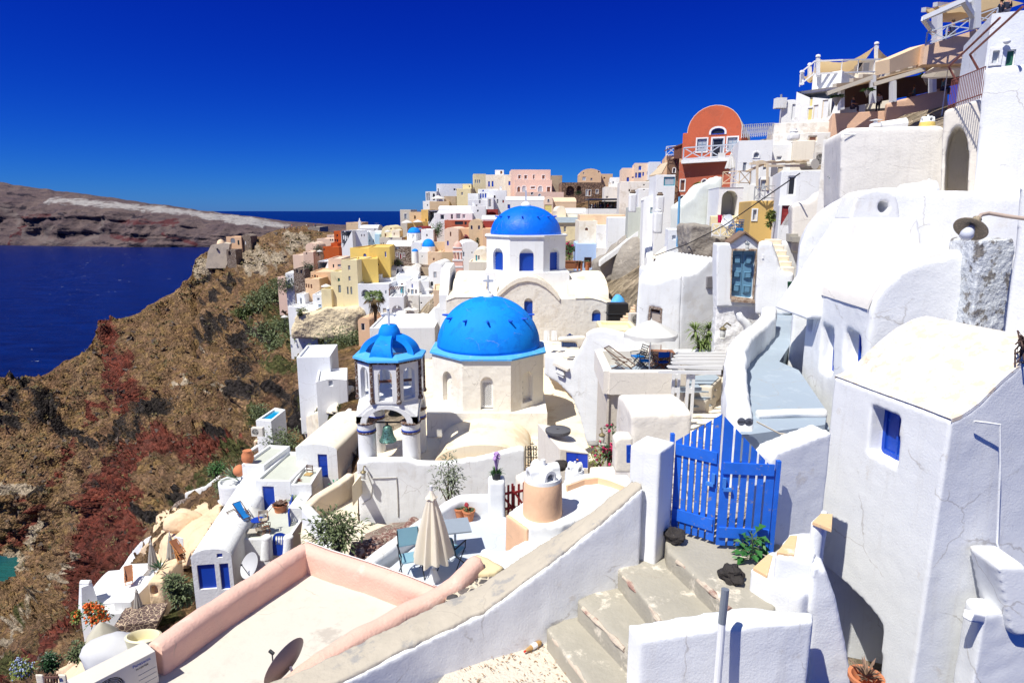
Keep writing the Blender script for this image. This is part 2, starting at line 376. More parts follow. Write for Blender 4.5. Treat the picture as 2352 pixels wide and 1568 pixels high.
def land():
 xs=np.concatenate([np.arange(-480,-20,14),np.arange(-20,860,3.6),np.arange(860,2900,24)])
 ts=np.linspace(0,1,250)**1.12
 X=np.repeat(xs[None],len(ts),0); S=sil(xs)[None]
 Y=S+(1950-S)*ts[:,None]
 Dp=depth(X,Y)
 u=(X-1176)/FL; v=(784-Y)/FL; ry=CT+v*ST; rz=-ST+v*CT
 W=np.stack([u/ry*Dp,Dp,rz/ry*Dp],-1)
 # far side of the ridge falls away to the water
 back=[]
 for dY,z,k in((14,None,5),(45,None,30),(110,-70,0),(190,-135,0)):
  r=W[0].copy(); r[:,0]*=(r[:,1]+dY)/r[:,1]; r[:,1]+=dY
  r[:,2]=(r[:,2]-k)if z is None else np.minimum(z,r[:,2]-50)
  back.insert(0,r)
 n0=len(back)
 W=np.concatenate([np.stack(back),W],0); X2=np.concatenate([np.repeat(X[:1],n0,0),X]); Y2=np.concatenate([np.repeat(Y[:1],n0,0),Y])
 ny,nx=X2.shape
 wx=np.zeros_like(X2); wy=np.zeros_like(X2)
 for a in range(ny):
  for b in range(nx):
   q=Vector((X2[a,b]/26.,Y2[a,b]/26.,0))
   wx[a,b]=mn.fractal(q,.8,2,4); wy[a,b]=mn.fractal(q+Vector((9,5,3)),.8,2,4)
 XX=X2+wx*24; YY=Y2+wy*18
 zr=strokes(XX,YY,RED); zb=blobs(XX,YY,BLK); zw=np.maximum(blobs(XX,YY,WHT),strokes(XX,YY,WST)); zg=blobs(XX,YY,GRN); zw=np.maximum(zw,np.clip((X2-840)/60,0,1)*(np.concatenate([np.repeat(Dp[:1],n0,0),Dp])<150))
 du=np.gradient(W,axis=1); dv=np.gradient(W,axis=0); N=np.cross(dv,du); N/=np.linalg.norm(N,axis=2)[...,None]+1e-9
 view=W/np.linalg.norm(W,axis=2)[...,None]; sgn=np.sign(-(N*view).sum(2)); N*=sgn[...,None]
 out=W.copy()
 for a in range(ny):
  for b in range(nx):
   if X2[a,b]>900 and W[a,b,1]<120:continue
   p=Vector(W[a,b]); Yd=W[a,b,1]; k=min(1.0,Yd/150.)
   k*=1-.75*min(1,max(0,(X2[a,b]-640)/120))
   e=mn.fractal(p/33.,.8,2,3); h=3.6*k*mn.fractal(p/24.,.9,2.1,5)+k*(2.0*mn.fractal(p/5.,.7,2.1,4)+2.8*(mn.ridged_multi_fractal(p/14.,.8,2.2,4,1,2)-1.1))
   zb[a,b]=max(zb[a,b],min(.9,2.6*(e-.46)))if X2[a,b]<760 else zb[a,b]; h+=.5*k*abs(mn.noise(p/1.7))
   if zr[a,b]>.05:
    q=p/7.; h+=min(1,zr[a,b]*1.6)*k*(2.6*(mn.ridged_multi_fractal(q,.9,2.2,5,1,2)-1.2)+1.0*mn.fractal(p/2.2,.6,2.2,3))
   if zb[a,b]>.05:h+=min(1,zb[a,b]*1.6)*k*(3.6*(mn.ridged_multi_fractal(p/11.,.8,2.2,5,1,2)-.9)+1.8*mn.fractal(p/3.,.6,2.2,3))
   if zw[a,b]>.05:h+=min(1,zw[a,b])*k*(1.6*mn.ridged_multi_fractal(p/9.,.8,2.2,4,1,2)-1.6)
   if zg[a,b]>.2:h+=zg[a,b]*k*1.1*abs(mn.fractal(p/3.,.7,2.2,4))
   fade=1 if a>n0+2 else .35
   out[a,b]+=N[a,b]*h*fade
 me=bpy.data.meshes.new('hillside')
 idx=np.arange(ny*nx).reshape(ny,nx)
 F=np.stack([idx[:-1,:-1],idx[:-1,1:],idx[1:,1:],idx[1:,:-1]],-1).reshape(-1,4)
 me.from_pydata(out.reshape(-1,3).tolist(),[],F.tolist())
 for nm,z in(('zone_red',zr),('zone_black',zb),('zone_ash',zw),('zone_green',zg)):
  at=me.attributes.new(nm,'FLOAT','POINT'); at.data.foreach_set('value',z.reshape(-1).astype(np.float32))
 me.polygons.foreach_set('use_smooth',[True]*len(me.polygons))
 o=bpy.data.objects.new('hillside',me); C.objects.link(o); struct(o)
 return o,X2,Y2,out,zr,zb,zw,zg
def attr(nt,name):
 a=nd(nt,'ShaderNodeAttribute'); a.attribute_name=name; return a.outputs['Fac']
def mat_land():
 m,nt,b=newmat('volcanic_hillside'); L=nt.links
 pos=nd(nt,'ShaderNodeNewGeometry').outputs['Position']
 big=noise_n(nt,.045,6,.65,pos); mid=noise_n(nt,.28,7,.7,pos); fine=noise_n(nt,1.3,8,.75,pos)
 c=mix(nt,ramp(nt,big.outputs[0],[(.35,0),(.65,1)]).outputs[0],(.185,.100,.060),(.27,.172,.098))
 c=mix(nt,ramp(nt,mid.outputs[0],[(.46,0),(.62,.85)]).outputs[0],c,(.30,.19,.075))
 c=mix(nt,ramp(nt,fine.outputs[0],[(.50,0),(.60,.75)]).outputs[0],c,(.075,.05,.03))
 peb=noise_n(nt,3.2,4,.6,pos); c=mix(nt,ramp(nt,peb.outputs[0],[(.66,0),(.70,.75)]).outputs[0],c,(.36,.30,.24))
 gz=noise_n(nt,.5,6,.7,pos)
 gm=nd(nt,'ShaderNodeMath',operation='MULTIPLY'); L.new(attr(nt,'zone_green'),gm.inputs[0]); gm.inputs[1].default_value=1.5
 gm2=nd(nt,'ShaderNodeMath',operation='MULTIPLY'); L.new(gm.outputs[0],gm2.inputs[0]); L.new(ramp(nt,gz.outputs[0],[(.35,.2),(.5,1)]).outputs[0],gm2.inputs[1])
 gcol=mix(nt,fine.outputs[0],(.045,.055,.018),(.12,.115,.045))
 def zmix(c,z,lo,hi,col):
  s=nd(nt,'ShaderNodeMath',operation='ADD'); L.new(attr(nt,z),s.inputs[0])
  t=nd(nt,'ShaderNodeMath',operation='MULTIPLY_ADD'); L.new(fine.outputs[0],t.inputs[0]); t.inputs[1].default_value=1.5; t.inputs[2].default_value=-.75
  L.new(t.outputs[0],s.inputs[1])
  return mix(nt,ramp(nt,s.outputs[0],[(lo,0),(hi,1)]).outputs[0],c,col)
 rcol=mix(nt,ramp(nt,mid.outputs[0],[(.38,0),(.66,1)]).outputs[0],(.20,.050,.032),(.105,.042,.032))
 rcol=mix(nt,ramp(nt,fine.outputs[0],[(.52,0),(.66,.8)]).outputs[0],rcol,(.15,.07,.052))
 c=zmix(c,'zone_red',.2,.6,rcol)
 wcol=mix(nt,mid.outputs[0],(.30,.23,.16),(.50,.42,.31)); c=zmix(c,'zone_ash',.3,.6,wcol)
 bcol=mix(nt,ramp(nt,fine.outputs[0],[(.4,0),(.7,1)]).outputs[0],(.018,.015,.015),(.075,.062,.055)); c=zmix(c,'zone_black',.35,.65,bcol)
 c=mix(nt,ramp(nt,gm2.outputs[0],[(.35,0),(.75,1)]).outputs[0],c,gcol)
 for sc_,lo,hi in((.42,.6,1.3),(1.7,.55,1.3)):  # broken rock: chips of different tone with dark joints
  mv=nd(nt,'ShaderNodeMix',data_type='VECTOR'); mv.inputs[0].default_value=.25; L.new(pos,mv.inputs[4]); L.new(mid.outputs['Color'],mv.inputs[5])
  vc=nd(nt,'ShaderNodeTexVoronoi'); vc.inputs['Scale'].default_value=sc_; L.new(mv.outputs[1],vc.inputs['Vector']); sp=nd(nt,'ShaderNodeSeparateColor'); L.new(vc.outputs['Color'],sp.inputs[0])
  mr=nd(nt,'ShaderNodeMapRange'); mr.inputs[3].default_value=lo; mr.inputs[4].default_value=hi; L.new(sp.outputs[0],mr.inputs[0]); cb=nd(nt,'ShaderNodeCombineColor'); [L.new(mr.outputs[0],cb.inputs[q])for q in range(3)]
  c=mix(nt,.8,c,cb.outputs[0],'MULTIPLY')
 L.new(c,b.inputs['Base Color']); b.inputs['Roughness'].default_value=.95; b.inputs['Specular IOR Level'].default_value=.1
 bp=nd(nt,'ShaderNodeBump'); bp.inputs['Distance'].default_value=1.1; L.new(mid.outputs[0],bp.inputs['Height'])
 bp2=nd(nt,'ShaderNodeBump'); bp2.inputs['Distance'].default_value=.5; L.new(fine.outputs[0],bp2.inputs['Height']); L.new(bp.outputs[0],bp2.inputs['Normal'])
 b3=nd(nt,'ShaderNodeBump'); b3.inputs['Distance'].default_value=.8; L.new(vc.outputs['Distance'],b3.inputs['Height']); b3.invert=True; L.new(bp2.outputs[0],b3.inputs['Normal']); L.new(b3.outputs[0],b.inputs['Normal'])
 return m
hill,HX,HY,HW,HR,HB,HWt,HG=land(); hill.data.materials.append(mat_land())

def mat_sea():
 m,nt,b=newmat('deep_sea'); L=nt.links
 pos=nd(nt,'ShaderNodeNewGeometry').outputs['Position']
 sep=nd(nt,'ShaderNodeSeparateXYZ'); L.new(pos,sep.inputs[0])
 mq=nd(nt,'ShaderNodeMapping'); mq.inputs['Scale'].default_value=(.5,1.6,1); L.new(pos,mq.inputs[0]); n=noise_n(nt,.04,8,.72,mq.outputs[0]); n=ramp(nt,n.outputs[0],[(.36,0),(.64,1)])
 c=mix(nt,n.outputs[0],(0,.004,.048),(0,.013,.115))
 cv=nd(nt,'ShaderNodeVectorMath',operation='DISTANCE'); L.new(pos,cv.inputs[0]); q=PZ(20,1320,SEA); cv.inputs[1].default_value=q
 dn=noise_n(nt,.06,4,.6,pos); ad=nd(nt,'ShaderNodeMath',operation='MULTIPLY_ADD'); L.new(dn.outputs[0],ad.inputs[0]); ad.inputs[1].default_value=40; L.new(cv.outputs['Value'],ad.inputs[2])
 mr=nd(nt,'ShaderNodeMapRange'); L.new(ad.outputs[0],mr.inputs[0]); mr.inputs[1].default_value=25; mr.inputs[2].default_value=75; mr.inputs[3].default_value=1; mr.inputs[4].default_value=0
 c=mix(nt,mr.outputs[0],c,(.012,.085,.085))
 wc=noise_n(nt,.09,3,.5,pos); wm=nd(nt,'ShaderNodeMapping'); wm.inputs['Scale'].default_value=(.7,2.2,1); L.new(pos,wm.inputs[0]); L.new(wm.outputs[0],wc.inputs['Vector'])
 c=mix(nt,ramp(nt,wc.outputs[0],[(.735,0),(.75,.8)]).outputs[0],c,(.6,.65,.7))
 L.new(c,b.inputs['Base Color']); b.inputs['Roughness'].default_value=.3; b.inputs['IOR'].default_value=1.33; b.inputs['Specular IOR Level'].default_value=.12; b.inputs['Specular Tint'].default_value=(.1,.45,1,1)
 w1=noise_n(nt,.16,5,.65,wm.outputs[0]); bp=nd(nt,'ShaderNodeBump'); bp.inputs['Distance'].default_value=1.6; L.new(w1.outputs[0],bp.inputs['Height']); L.new(bp.outputs[0],b.inputs['Normal'])
 return m
mb=MB(); mb.face([(-90000,-3000,SEA),(90000,-3000,SEA),(90000,150000,SEA),(-90000,150000,SEA)])
struct(mb.build('sea',mat_sea()))

def island():
 top=[(-700,380),(-300,392),(0,418),(30,424),(90,433),(200,446),(330,465),(430,478),(520,491),(600,500),(660,508),(740,514),(800,517),(880,521),(940,524),(1000,530)]
 xs=np.arange(-560,1001,4.0); ts=np.linspace(0,1,46)
 ty=np.interp(xs,[a for a,b in top],[b for a,b in top]); by=np.interp(xs,[-560,0,300,600,1000],[561,566,570.5,570,566])
 tx=np.array([mn.fractal(Vector((x/40.,0,2)),.9,2,4)for x in xs]); ty=ty+tx*2.2
 rows=[]; px=[]; py=[]
 for k,t in enumerate(ts):
  row=[]
  for i,x in enumerate(xs):
   s0=PZ(x,by[i],SEA-4); r1=ray(x,ty[i]); Yt=s0.y+430; tp=r1*(Yt/r1.y)
   # lower scree, cliff band, plateau lip
   zz=SEA-4+(tp.z-SEA+4)*t; yy=s0.y+(Yt-s0.y)*(.25*t+.75*t**3)if t<.82 else s0.y+(Yt-s0.y)*(.25*t+.75*t**3)
   xx=lerp(s0.x,tp.x,(yy-s0.y)/(Yt-s0.y)); p=Vector((xx,yy,zz))
   g=mn.ridged_multi_fractal(Vector((xx/150.,zz/260.,3)),.9,2.1,5,1,2)-1.1
   st_=mn.fractal(Vector((xx/400.,zz/26.,7)),.7,2,4)
   am=math.sin(math.pi*min(1,t*1.02))
   p.y+=am*(-60*g-26*st_); p.z+=am*8*mn.fractal(p/60.,.8,2,4)
   row.append(p); px.append(x); py.append(lerp(by[i],ty[i],t))
  rows.append(row)
 for dY,dz in((300,-25),(900,-260)):
  rows.append([Vector((p.x*(p.y+dY)/p.y,p.y+dY,max(p.z+dz,SEA-20)))for p in rows[45]]); px+=list(xs); py+=list(ty)
 m=MB(); m.grid(rows)
 o=m.build('island',mat_island(),base=(0,0,0),smooth=180,merge=False)
 X=np.array(px); Y=np.array(py)
 w=np.array([mn.fractal(Vector((a/22.,b/9.,0)),.8,2,4)for a,b in zip(X,Y)])
 YY=Y+w*5; XX=X+w*8
 zw=strokes(XX,YY,[([(115,466),(150,462)],9),([(150,464),(240,472),(330,480)],11),([(330,478),(430,490),(520,500),(600,510),(660,522)],11),([(470,500),(600,518)],7)])
 zs=strokes(XX,YY,[([(245,505),(215,540),(175,563)],9),([(130,520),(90,550)],8),([(60,545),(140,560)],7),([(20,480),(60,550)],10)])
 zr=strokes(XX,YY,[([(70,502),(130,500)],6),([(270,510),(320,514),(420,514)],8),([(250,545),(330,555)],8),([(380,540),(450,560)],7),([(20,560),(60,520)],5)])
 zb=strokes(XX,YY,[([(30,450),(80,452)],6),([(0,480),(50,483)],5),([(345,495),(330,505),(300,500)],6),([(240,540),(340,545)],5),([(400,545),(480,550)],5),([(120,545),(200,537)],4),([(210,560),(470,568)],4),([(150,500),(180,506)],4),([(345,512),(350,516)],6)])
 me=o.data
 for nm,z in(('zone_ash',zw),('zone_red',zr),('zone_scree',zs),('zone_black',zb)):
  at=me.attributes.new(nm,'FLOAT','POINT'); at.data.foreach_set('value',z.astype(np.float32))
 struct(o)
def mat_island():
 m,nt,b=newmat('island_cliffs'); L=nt.links
 pos=nd(nt,'ShaderNodeNewGeometry').outputs['Position']
 mp=nd(nt,'ShaderNodeMapping'); mp.inputs['Scale'].default_value=(1,1,2.4); L.new(pos,mp.inputs[0])
 n1=noise_n(nt,.006,7,.7,mp.outputs[0]); n2=noise_n(nt,.03,7,.72,mp.outputs[0])
 c=mix(nt,ramp(nt,n1.outputs[0],[(.38,0),(.62,1)]).outputs[0],(.105,.076,.082),(.15,.112,.105))  # island tones lifted and blued: distance haze is put into the rock colours
 c=mix(nt,ramp(nt,n2.outputs[0],[(.5,0),(.62,.8)]).outputs[0],c,(.058,.048,.06))
 for z,col in(('zone_scree',(.16,.13,.125)),('zone_red',(.095,.03,.034)),('zone_black',(.02,.018,.028)),('zone_ash',(.38,.36,.35))):
  s=nd(nt,'ShaderNodeMath',operation='MULTIPLY_ADD'); L.new(n2.outputs[0],s.inputs[0]); s.inputs[1].default_value=2.4
  t=nd(nt,'ShaderNodeMath',operation='ADD'); L.new(attr(nt,z),t.inputs[0]); t.inputs[1].default_value=-1.42; L.new(t.outputs[0],s.inputs[2])
  c=mix(nt,ramp(nt,s.outputs[0],[(.3,0),(.75,.9)]).outputs[0],c,col)
 L.new(c,b.inputs['Base Color']); b.inputs['Roughness'].default_value=.95; b.inputs['Specular IOR Level'].default_value=.05
 bp=nd(nt,'ShaderNodeBump'); bp.inputs['Distance'].default_value=14; L.new(n2.outputs[0],bp.inputs['Height']); L.new(bp.outputs[0],b.inputs['Normal'])
 return m
island()
def litter():
 rnd=random.Random(21); ny,nx=HX.shape; st=MB(); sh=MB(); n=0
 while n<3800:
  a,b=rnd.randrange(8,ny-1),rnd.randrange(nx); x,y=HX[a,b],HY[a,b]
  if not(-30<x<740 and y<1580):continue
  n+=1; p=Vector(HW[a,b]); s=p.y/100*rnd.uniform(.25,.8)**1.6
  if(x>620 and y>860)or(x>420 and y>1130):continue
  if rnd.random()<.42:
   q=[p+Vector((rnd.gauss(0,.5),rnd.gauss(0,.5),rnd.gauss(.2,.4)))*s for k in range(6)]; i=st.add(q)
   for f in((0,1,2),(0,2,3),(0,3,4),(1,2,5),(2,3,5),(3,4,5),(0,4,1),(1,4,5)):st.f.append(tuple(i+k for k in f)); st.mi.append(0)
  else:
   for k in range(12):sh.leaf(p+Vector((rnd.gauss(0,.6),rnd.gauss(0,.6),.1))*s,(rnd.uniform(-1,1),rnd.uniform(-1,1),rnd.uniform(.2,1.3)),s*rnd.uniform(.5,1.1),s*.5)
 tag(st.build('scree',simple('scree_rock',(.10,.075,.06),.95,var=.7,scale=.6,col2=(.33,.28,.23),thr=.6),base=(0,0,0),merge=False),'loose dark and pale stones strewn over the cliff','stones',kind='stuff')
 tag(sh.build('dry_scrub',simple('dry_scrub',(.085,.075,.035),.9,var=.6,scale=.4,col2=(.19,.13,.05),thr=.5),base=(0,0,0),merge=False),'dry olive and brown scrub tufts over the cliff','scrub',kind='stuff')
litter()

# ---------------------------------------------------------------- plaster colours and joinery
def pm(k):
 D={'W':((.78,.785,.78),(.62,.58,.52),.35,1.5,.62),'W2':((.74,.72,.68),(.50,.45,.38),.5,.9,.52),'WB':((.76,.78,.81),(.6,.6,.6),.3,1,.6),'C':((.80,.73,.60),(.62,.50,.34),.45,.7,.55),'CG':((.72,.66,.55),(.55,.47,.36),.4,.7,.55),'CY':((.78,.68,.43),(.60,.50,.32),.4,.5,.55),'Y':((.72,.52,.15),(.6,.45,.15),.3,.6,.6),'YL':((.76,.66,.40),(.6,.5,.3),.4,.6,.58),'TA':((.66,.50,.32),(.5,.38,.25),.4,.6,.55),'TD':((.48,.38,.27),(.33,.26,.19),.5,.6,.5),'PE':((.74,.49,.31),(.65,.45,.3),.3,.7,.58),'PK':((.72,.42,.34),(.6,.38,.3),.3,.7,.58),'PL':((.78,.56,.46),(.65,.5,.4),.3,.7,.58),'PC':((.76,.58,.45),(.6,.48,.38),.3,.7,.58),'RD':((.55,.125,.06),(.42,.11,.06),.5,.5,.5),'RB':((.40,.105,.06),(.48,.17,.10),.4,.5,.5),'OR':((.48,.095,.02),(.4,.08,.02),.3,.8,.55),'MR':((.30,.05,.045),(.25,.05,.04),.3,.8,.55),'LB':((.42,.56,.80),(.6,.65,.75),.3,.8,.6),'SK':((.45,.66,.80),(.6,.68,.75),.3,.8,.6),'OC':((.62,.41,.14),(.5,.35,.15),.3,.8,.58),'SA':((.72,.50,.31),(.62,.42,.26),.5,.5,.5),'SN':((.74,.55,.38),(.60,.43,.28),.5,.6,.52),'BG':((.60,.55,.46),(.5,.45,.37),.3,.8,.58),'GP':((.55,.66,.72),(.5,.6,.65),.2,.8,.6),'GF':((.40,.49,.56),(.36,.44,.5),.35,.5,.5),'GS':((.50,.52,.46),(.45,.46,.4),.3,.5,.5)}
 c,s,a,sc,th=D[k]
 return plaster('plaster_'+k,c,s,a,sc,thr=th)
def stone(name,c1,c2,mortar,scale=2.6,gap=.06,bump=.06):
 if name in MATS:return MATS[name]
 m,nt,b=newmat(name); L=nt.links
 pos=nd(nt,'ShaderNodeNewGeometry').outputs['Position']
 nz=noise_n(nt,2.5,3,.5,pos); mxv=nd(nt,'ShaderNodeMix',data_type='VECTOR'); mxv.inputs[0].default_value=.12; L.new(pos,mxv.inputs[4]); L.new(nz.outputs['Color'],mxv.inputs[5])
 v1=nd(nt,'ShaderNodeTexVoronoi',feature='DISTANCE_TO_EDGE'); v1.inputs['Scale'].default_value=scale; L.new(mxv.outputs[1],v1.inputs['Vector'])
 v2=nd(nt,'ShaderNodeTexVoronoi'); v2.inputs['Scale'].default_value=scale; L.new(mxv.outputs[1],v2.inputs['Vector'])
 sp=nd(nt,'ShaderNodeSeparateColor'); L.new(v2.outputs['Color'],sp.inputs[0])
 c=mix(nt,sp.outputs[0],c1,c2); n2=noise_n(nt,12,5,.6,pos); c=mix(nt,ramp(nt,n2.outputs[0],[(.4,0),(.7,.5)]).outputs[0],c,[q*.5 for q in c1])
 r=ramp(nt,v1.outputs['Distance'],[(gap*.6,0),(gap*1.4,1)])
 c=mix(nt,r.outputs[0],mortar,c); L.new(c,b.inputs['Base Color']); b.inputs['Roughness'].default_value=.92
 bp=nd(nt,'ShaderNodeBump'); bp.inputs['Distance'].default_value=bump; L.new(r.outputs[0],bp.inputs['Height']); bp2=nd(nt,'ShaderNodeBump'); bp2.inputs['Distance'].default_value=.02; L.new(n2.outputs[0],bp2.inputs['Height']); L.new(bp.outputs[0],bp2.inputs['Normal'])
 L.new(bp2.outputs[0],b.inputs['Normal']); MATS[name]=m; return m
def jm(k):
 D={'W':((.78,.78,.77),.5),'B':((.006,.045,.36),.45),'N':((.16,.06,.035),.6),'G':((.25,.34,.44),.5),'T':((.05,.30,.38),.5),'R':((.30,.03,.03),.5),'E':((.02,.11,.06),.5),'P':((.74,.62,.45),.6),'S':((.3,.17,.12),.9),'K':((.03,.03,.035),.5),'k':((.022,.024,.03),.25),'b':((.006,.055,.42),.4),'c':((.42,.46,.50),.15),'n':((.17,.065,.035),.6),'g':((.22,.24,.27),.3),'t':((.06,.32,.40),.5),'r':((.30,.035,.03),.5),'e':((.02,.12,.07),.5),'w':((.72,.73,.74),.5),'s':((.22,.31,.42),.5),'y':((.70,.60,.22),.6),'d':((.16,.15,.15),.8),'o':((.55,.48,.38),.9)}
 c,r=D[k]; nm='joinery_'+('frame_' if k.isupper()else 'pane_')+k.lower()
 return simple(nm,c,r,spec=.5,var=.12,scale=9)
def openings(wins,faces):
 """turn photo-measured openings into holes per face and remember the joinery to hang in them"""
 holes={}; fit=[]
 for w in wins:
  f,x0,y0,x1,y1,k=w[:6]; pl=faces[f]; a0,hA=pl.at(x0,y0); a1,hB=pl.at(x1,y1); aa,h0=pl.at(x0,y1); ab,h1=pl.at(x1,y0)
  a0,a1=min(a0,a1),max(a0,a1); h0,h1=min(hA,h0,h1),max(hA,h0,h1)
  if a1-a0<.02 or h1-h0<.02:continue
  k=k.ljust(3,'-'); sh=k[0]; r=(a1-a0)/2
  out=arch(a0,h0,a1,h1,8,min(r,(h1-h0)*.6))if sh in 'aDo' else[(a0,h0),(a1,h0),(a1,h1),(a0,h1)]
  dp=w[6]if len(w)>6 else(.9 if sh=='o' else .14)
  holes.setdefault(f,[]).append(([pl.w(a,h)for a,h in out],dp,pl))
  fit.append((pl,out,dp,k,(a0,h0,a1,h1)))
 return holes,fit
def joinery(root,fit):
 for pl,out,dp,k,(a0,h0,a1,h1)in fit:
  sh,frm,pane=k[0],k[1],k[2]; fl=k[3:]
  if '=' in fl or '#' in fl:  # proud surround
   tw=max(.07,(a1-a0)*.14); m=MB(); big=arch(a0-tw,h0-(0 if sh in 'dDo' else tw),a1+tw,h1+tw,8,None if sh in 'aDo' else 0)if sh in 'aDo' else[(a0-tw,h0-(0.002 if sh=='d' else tw)),(a1+tw,h0-(0.002 if sh=='d' else tw)),(a1+tw,h1+tw),(a0-tw,h1+tw)]
   if sh in 'aDo':
    hs=h1-min((a1-a0)/2,(h1-h0)*.6); c=(a0+a1)/2; rr=(a1-a0)/2+tw; ri=h1-hs+tw
    big=[(a0-tw,h0-.002),(a1+tw,h0-.002)]+[(c+rr*math.cos(math.pi*q/8),hs+ri*math.sin(math.pi*q/8))for q in range(9)]
   m.ring([pl.w(a,h,-.045)for a,h in big],[pl.w(a,h,-.045)for a,h in out],-pl.n*.044)
   m.build('surround',pm('W')if '=' in fl else jm('S'),root)
  if sh=='o':continue
  if frm=='-':
   m=MB(); m.prism([pl.w(a,h,dp-.02)for a,h in out],-pl.n*.018)
   m.build('door' if sh in 'dD' else 'window',jm(pane),root); continue
  fw=min(.09,(a1-a0)*.13); m=MB(); c=(a0+a1)/2
  inn=[(c+(a-c)*(1-2*fw/(a1-a0)),h0+fw*(0.3 if sh in 'dD' else 1)+(h-h0)*(1-(1.3 if sh in 'dD' else 2)*fw/(h1-h0)))for a,h in out]
  m.ring([pl.w(a,h,dp-.07)for a,h in out],[pl.w(a,h,dp-.07)for a,h in inn],-pl.n*.05)
  if '+' in fl:
   m.bar(pl.w(c,h0+fw,dp-.05),pl.w(c,h1-fw,dp-.05),fw*.7,.03,up=pl.n); hm=lerp(h0,h1,.55)
   m.bar(pl.w(a0+fw,hm,dp-.045),pl.w(a1-fw,hm,dp-.045),.03,fw*.6,up=UP)
  o=m.build('door' if sh in 'dD' else 'window',jm(frm),root)
  m=MB(); m.prism([pl.w(a,h,dp-.045)for a,h in inn],-pl.n*.02)
  if '%' in fl:
   for q in range(1,4):
    hq=lerp(h0,h1,q/4); m.bar(pl.w(a0+fw*1.2,hq,dp-.052),pl.w(a1-fw*1.2,hq,dp-.052),.02,.04)
  m.build('leaf' if sh in 'dD' else 'pane',jm(pane),o)
def house(name,label,x0,yt,x1,yb,Y,yaw,dep,mat,roof='flat',rise=.8,wins=(),cat='house',group=None,ext=3.0,rmat=None,par=.25,soft=None,lip=.04,bevw=.05):
 pl=Pl(x0,yt,Y,yaw); a1=pl.at(x1,yt)[0]; hb=pl.at(x0,yb)[1]; base=pl.w(a1/2,hb,dep/2); hb-=ext
 W=pm(mat)if isinstance(mat,str)else mat
 RM=W if rmat is None else(pm(rmat)if isinstance(rmat,str)else rmat)
 root=thing(name,label,cat,base,group)
 right=Pl(o=pl.w(a1,0,0),yaw=yaw+90); left=Pl(o=pl.w(0,0,0),yaw=yaw+90)
 faces={'f':pl,'r':right,'l':left}
 holes,fit=openings(wins,faces); m=MB(); vin=-pl.n
 hf=[(h,d)for h,d,p in holes.get('f',[])]
 er=[(h,-pl.u*min(d,.3))for h,d,p in holes.get('r',[])]; el=[(h,pl.u*min(d,.3))for h,d,p in holes.get('l',[])]
 for q in fit:
  if q[0]is left:left.n=-pl.u
 if roof in('flat','v','gable'):
  if roof=='flat':out=[(0,hb),(a1,hb),(a1,0),(0,0)]; eh={1:er,3:el}
  elif roof=='v':
   n=14; out=[(0,hb),(a1,hb)]+[(a1/2+a1/2*math.cos(math.pi*q/n),rise*math.sin(math.pi*q/n))for q in range(n+1)]; eh={1:er,len(out)-1:el}
  else:out=[(0,hb),(a1,hb),(a1,0),(a1/2,rise),(0,0)]; eh={1:er,4:el}
  if roof=='flat' and par and a1>1.2 and dep>1.2:
   i=min(.22,a1*.12); tp=[pl.w(i,0,i),pl.w(a1-i,0,i),pl.w(a1-i,0,dep-i),pl.w(i,0,dep-i)]
   eh[2]=[(tp,-UP*par)]
  m.prism([pl.w(a,h)for a,h in out],vin*dep,hf,eholes=eh)
 else:  # 'vs' vault along the facade, or 'lean'
  if roof=='vs':n=12; pr=[(0,hb),(dep,hb)]+[(dep/2+dep/2*math.cos(math.pi*q/n),rise*math.sin(math.pi*q/n))for q in range(n+1)]
  else:pr=[(0,hb),(dep,hb),(dep,rise),(0,0)]
  m.prism([pl.w(0,h,d)for d,h in pr],pl.u*a1,[],eholes={len(pr)-1:[(h,vin*d)for h,d in hf]})
 o=m.build('wall',W,root)
 if soft:soften(o,*soft)
 elif bevw:bev(o,bevw,2)
 if roof=='flat' and par and a1>1.2 and dep>1.2:
  r=MB(); r.prism([p-UP*(par-.05)for p in tp],-UP*.045); r.build('roof',RM,root)
 elif roof=='v':
  r=MB(); n=14; k=1.02; arc=lambda e:[(a1/2+(a1/2+e)*math.cos(math.pi*q/n),(rise+e)*math.sin(math.pi*q/n))for q in range(n+1)]
  rows=[[pl.w(a,h,d)for a,h in arc(lip)]for d in(lip*1.2,dep+.02)]; r.grid(rows)
  rows2=[[pl.w(a,h,d)for a,h in arc(.005)]for d in(lip*1.2,dep+.02)]; r.grid(rows2); r.grid([rows[0],rows2[0]]); r.build('roof',RM,root,smooth=40)
 elif roof=='vs':
  r=MB(); n=12; arc=lambda e:[(dep/2+(dep/2+e)*math.cos(math.pi*q/n),(rise+e)*math.sin(math.pi*q/n))for q in range(n+1)]
  rows=[[pl.w(a,h,d)for d,h in arc(lip)]for a in(-.02,a1+.02)]; r.grid(rows)
  rows2=[[pl.w(a,h,d)for d,h in arc(.005)]for a in(-.02,a1+.02)]; r.grid(rows2); r.grid([rows[0],rows2[0]]); r.grid([rows[1],rows2[1]]); r.build('roof',RM,root,smooth=40)
 joinery(root,fit)
 if roof=='flat' and Y>85 and mat in('W','W2','WB','C','BG')and a1>3:
  rq=random.Random(int(x0*7+yt)); q=rq.random(); p=pl.w(a1*rq.uniform(.2,.8),0,dep*.6); m=MB()
  if q<.3:m.box(p+UP*.35,(.5,.5,1.2)); m.box(p+UP*1.0,(.62,.62,.12)); m.build('chimney',W,root)
  elif q<.55:
   m.bar(p-UP*.3,p+UP*1.9,.05); m.bar(p+UP*1.8-pl.u*.5,p+UP*1.8+pl.u*.5,.05); m.bar(p+UP*1.5-pl.u*.4,p+UP*1.5+pl.u*.4,.05); m.build('aerial',jm('g'),root)
 root['_a1']=a1
 return root,pl,a1
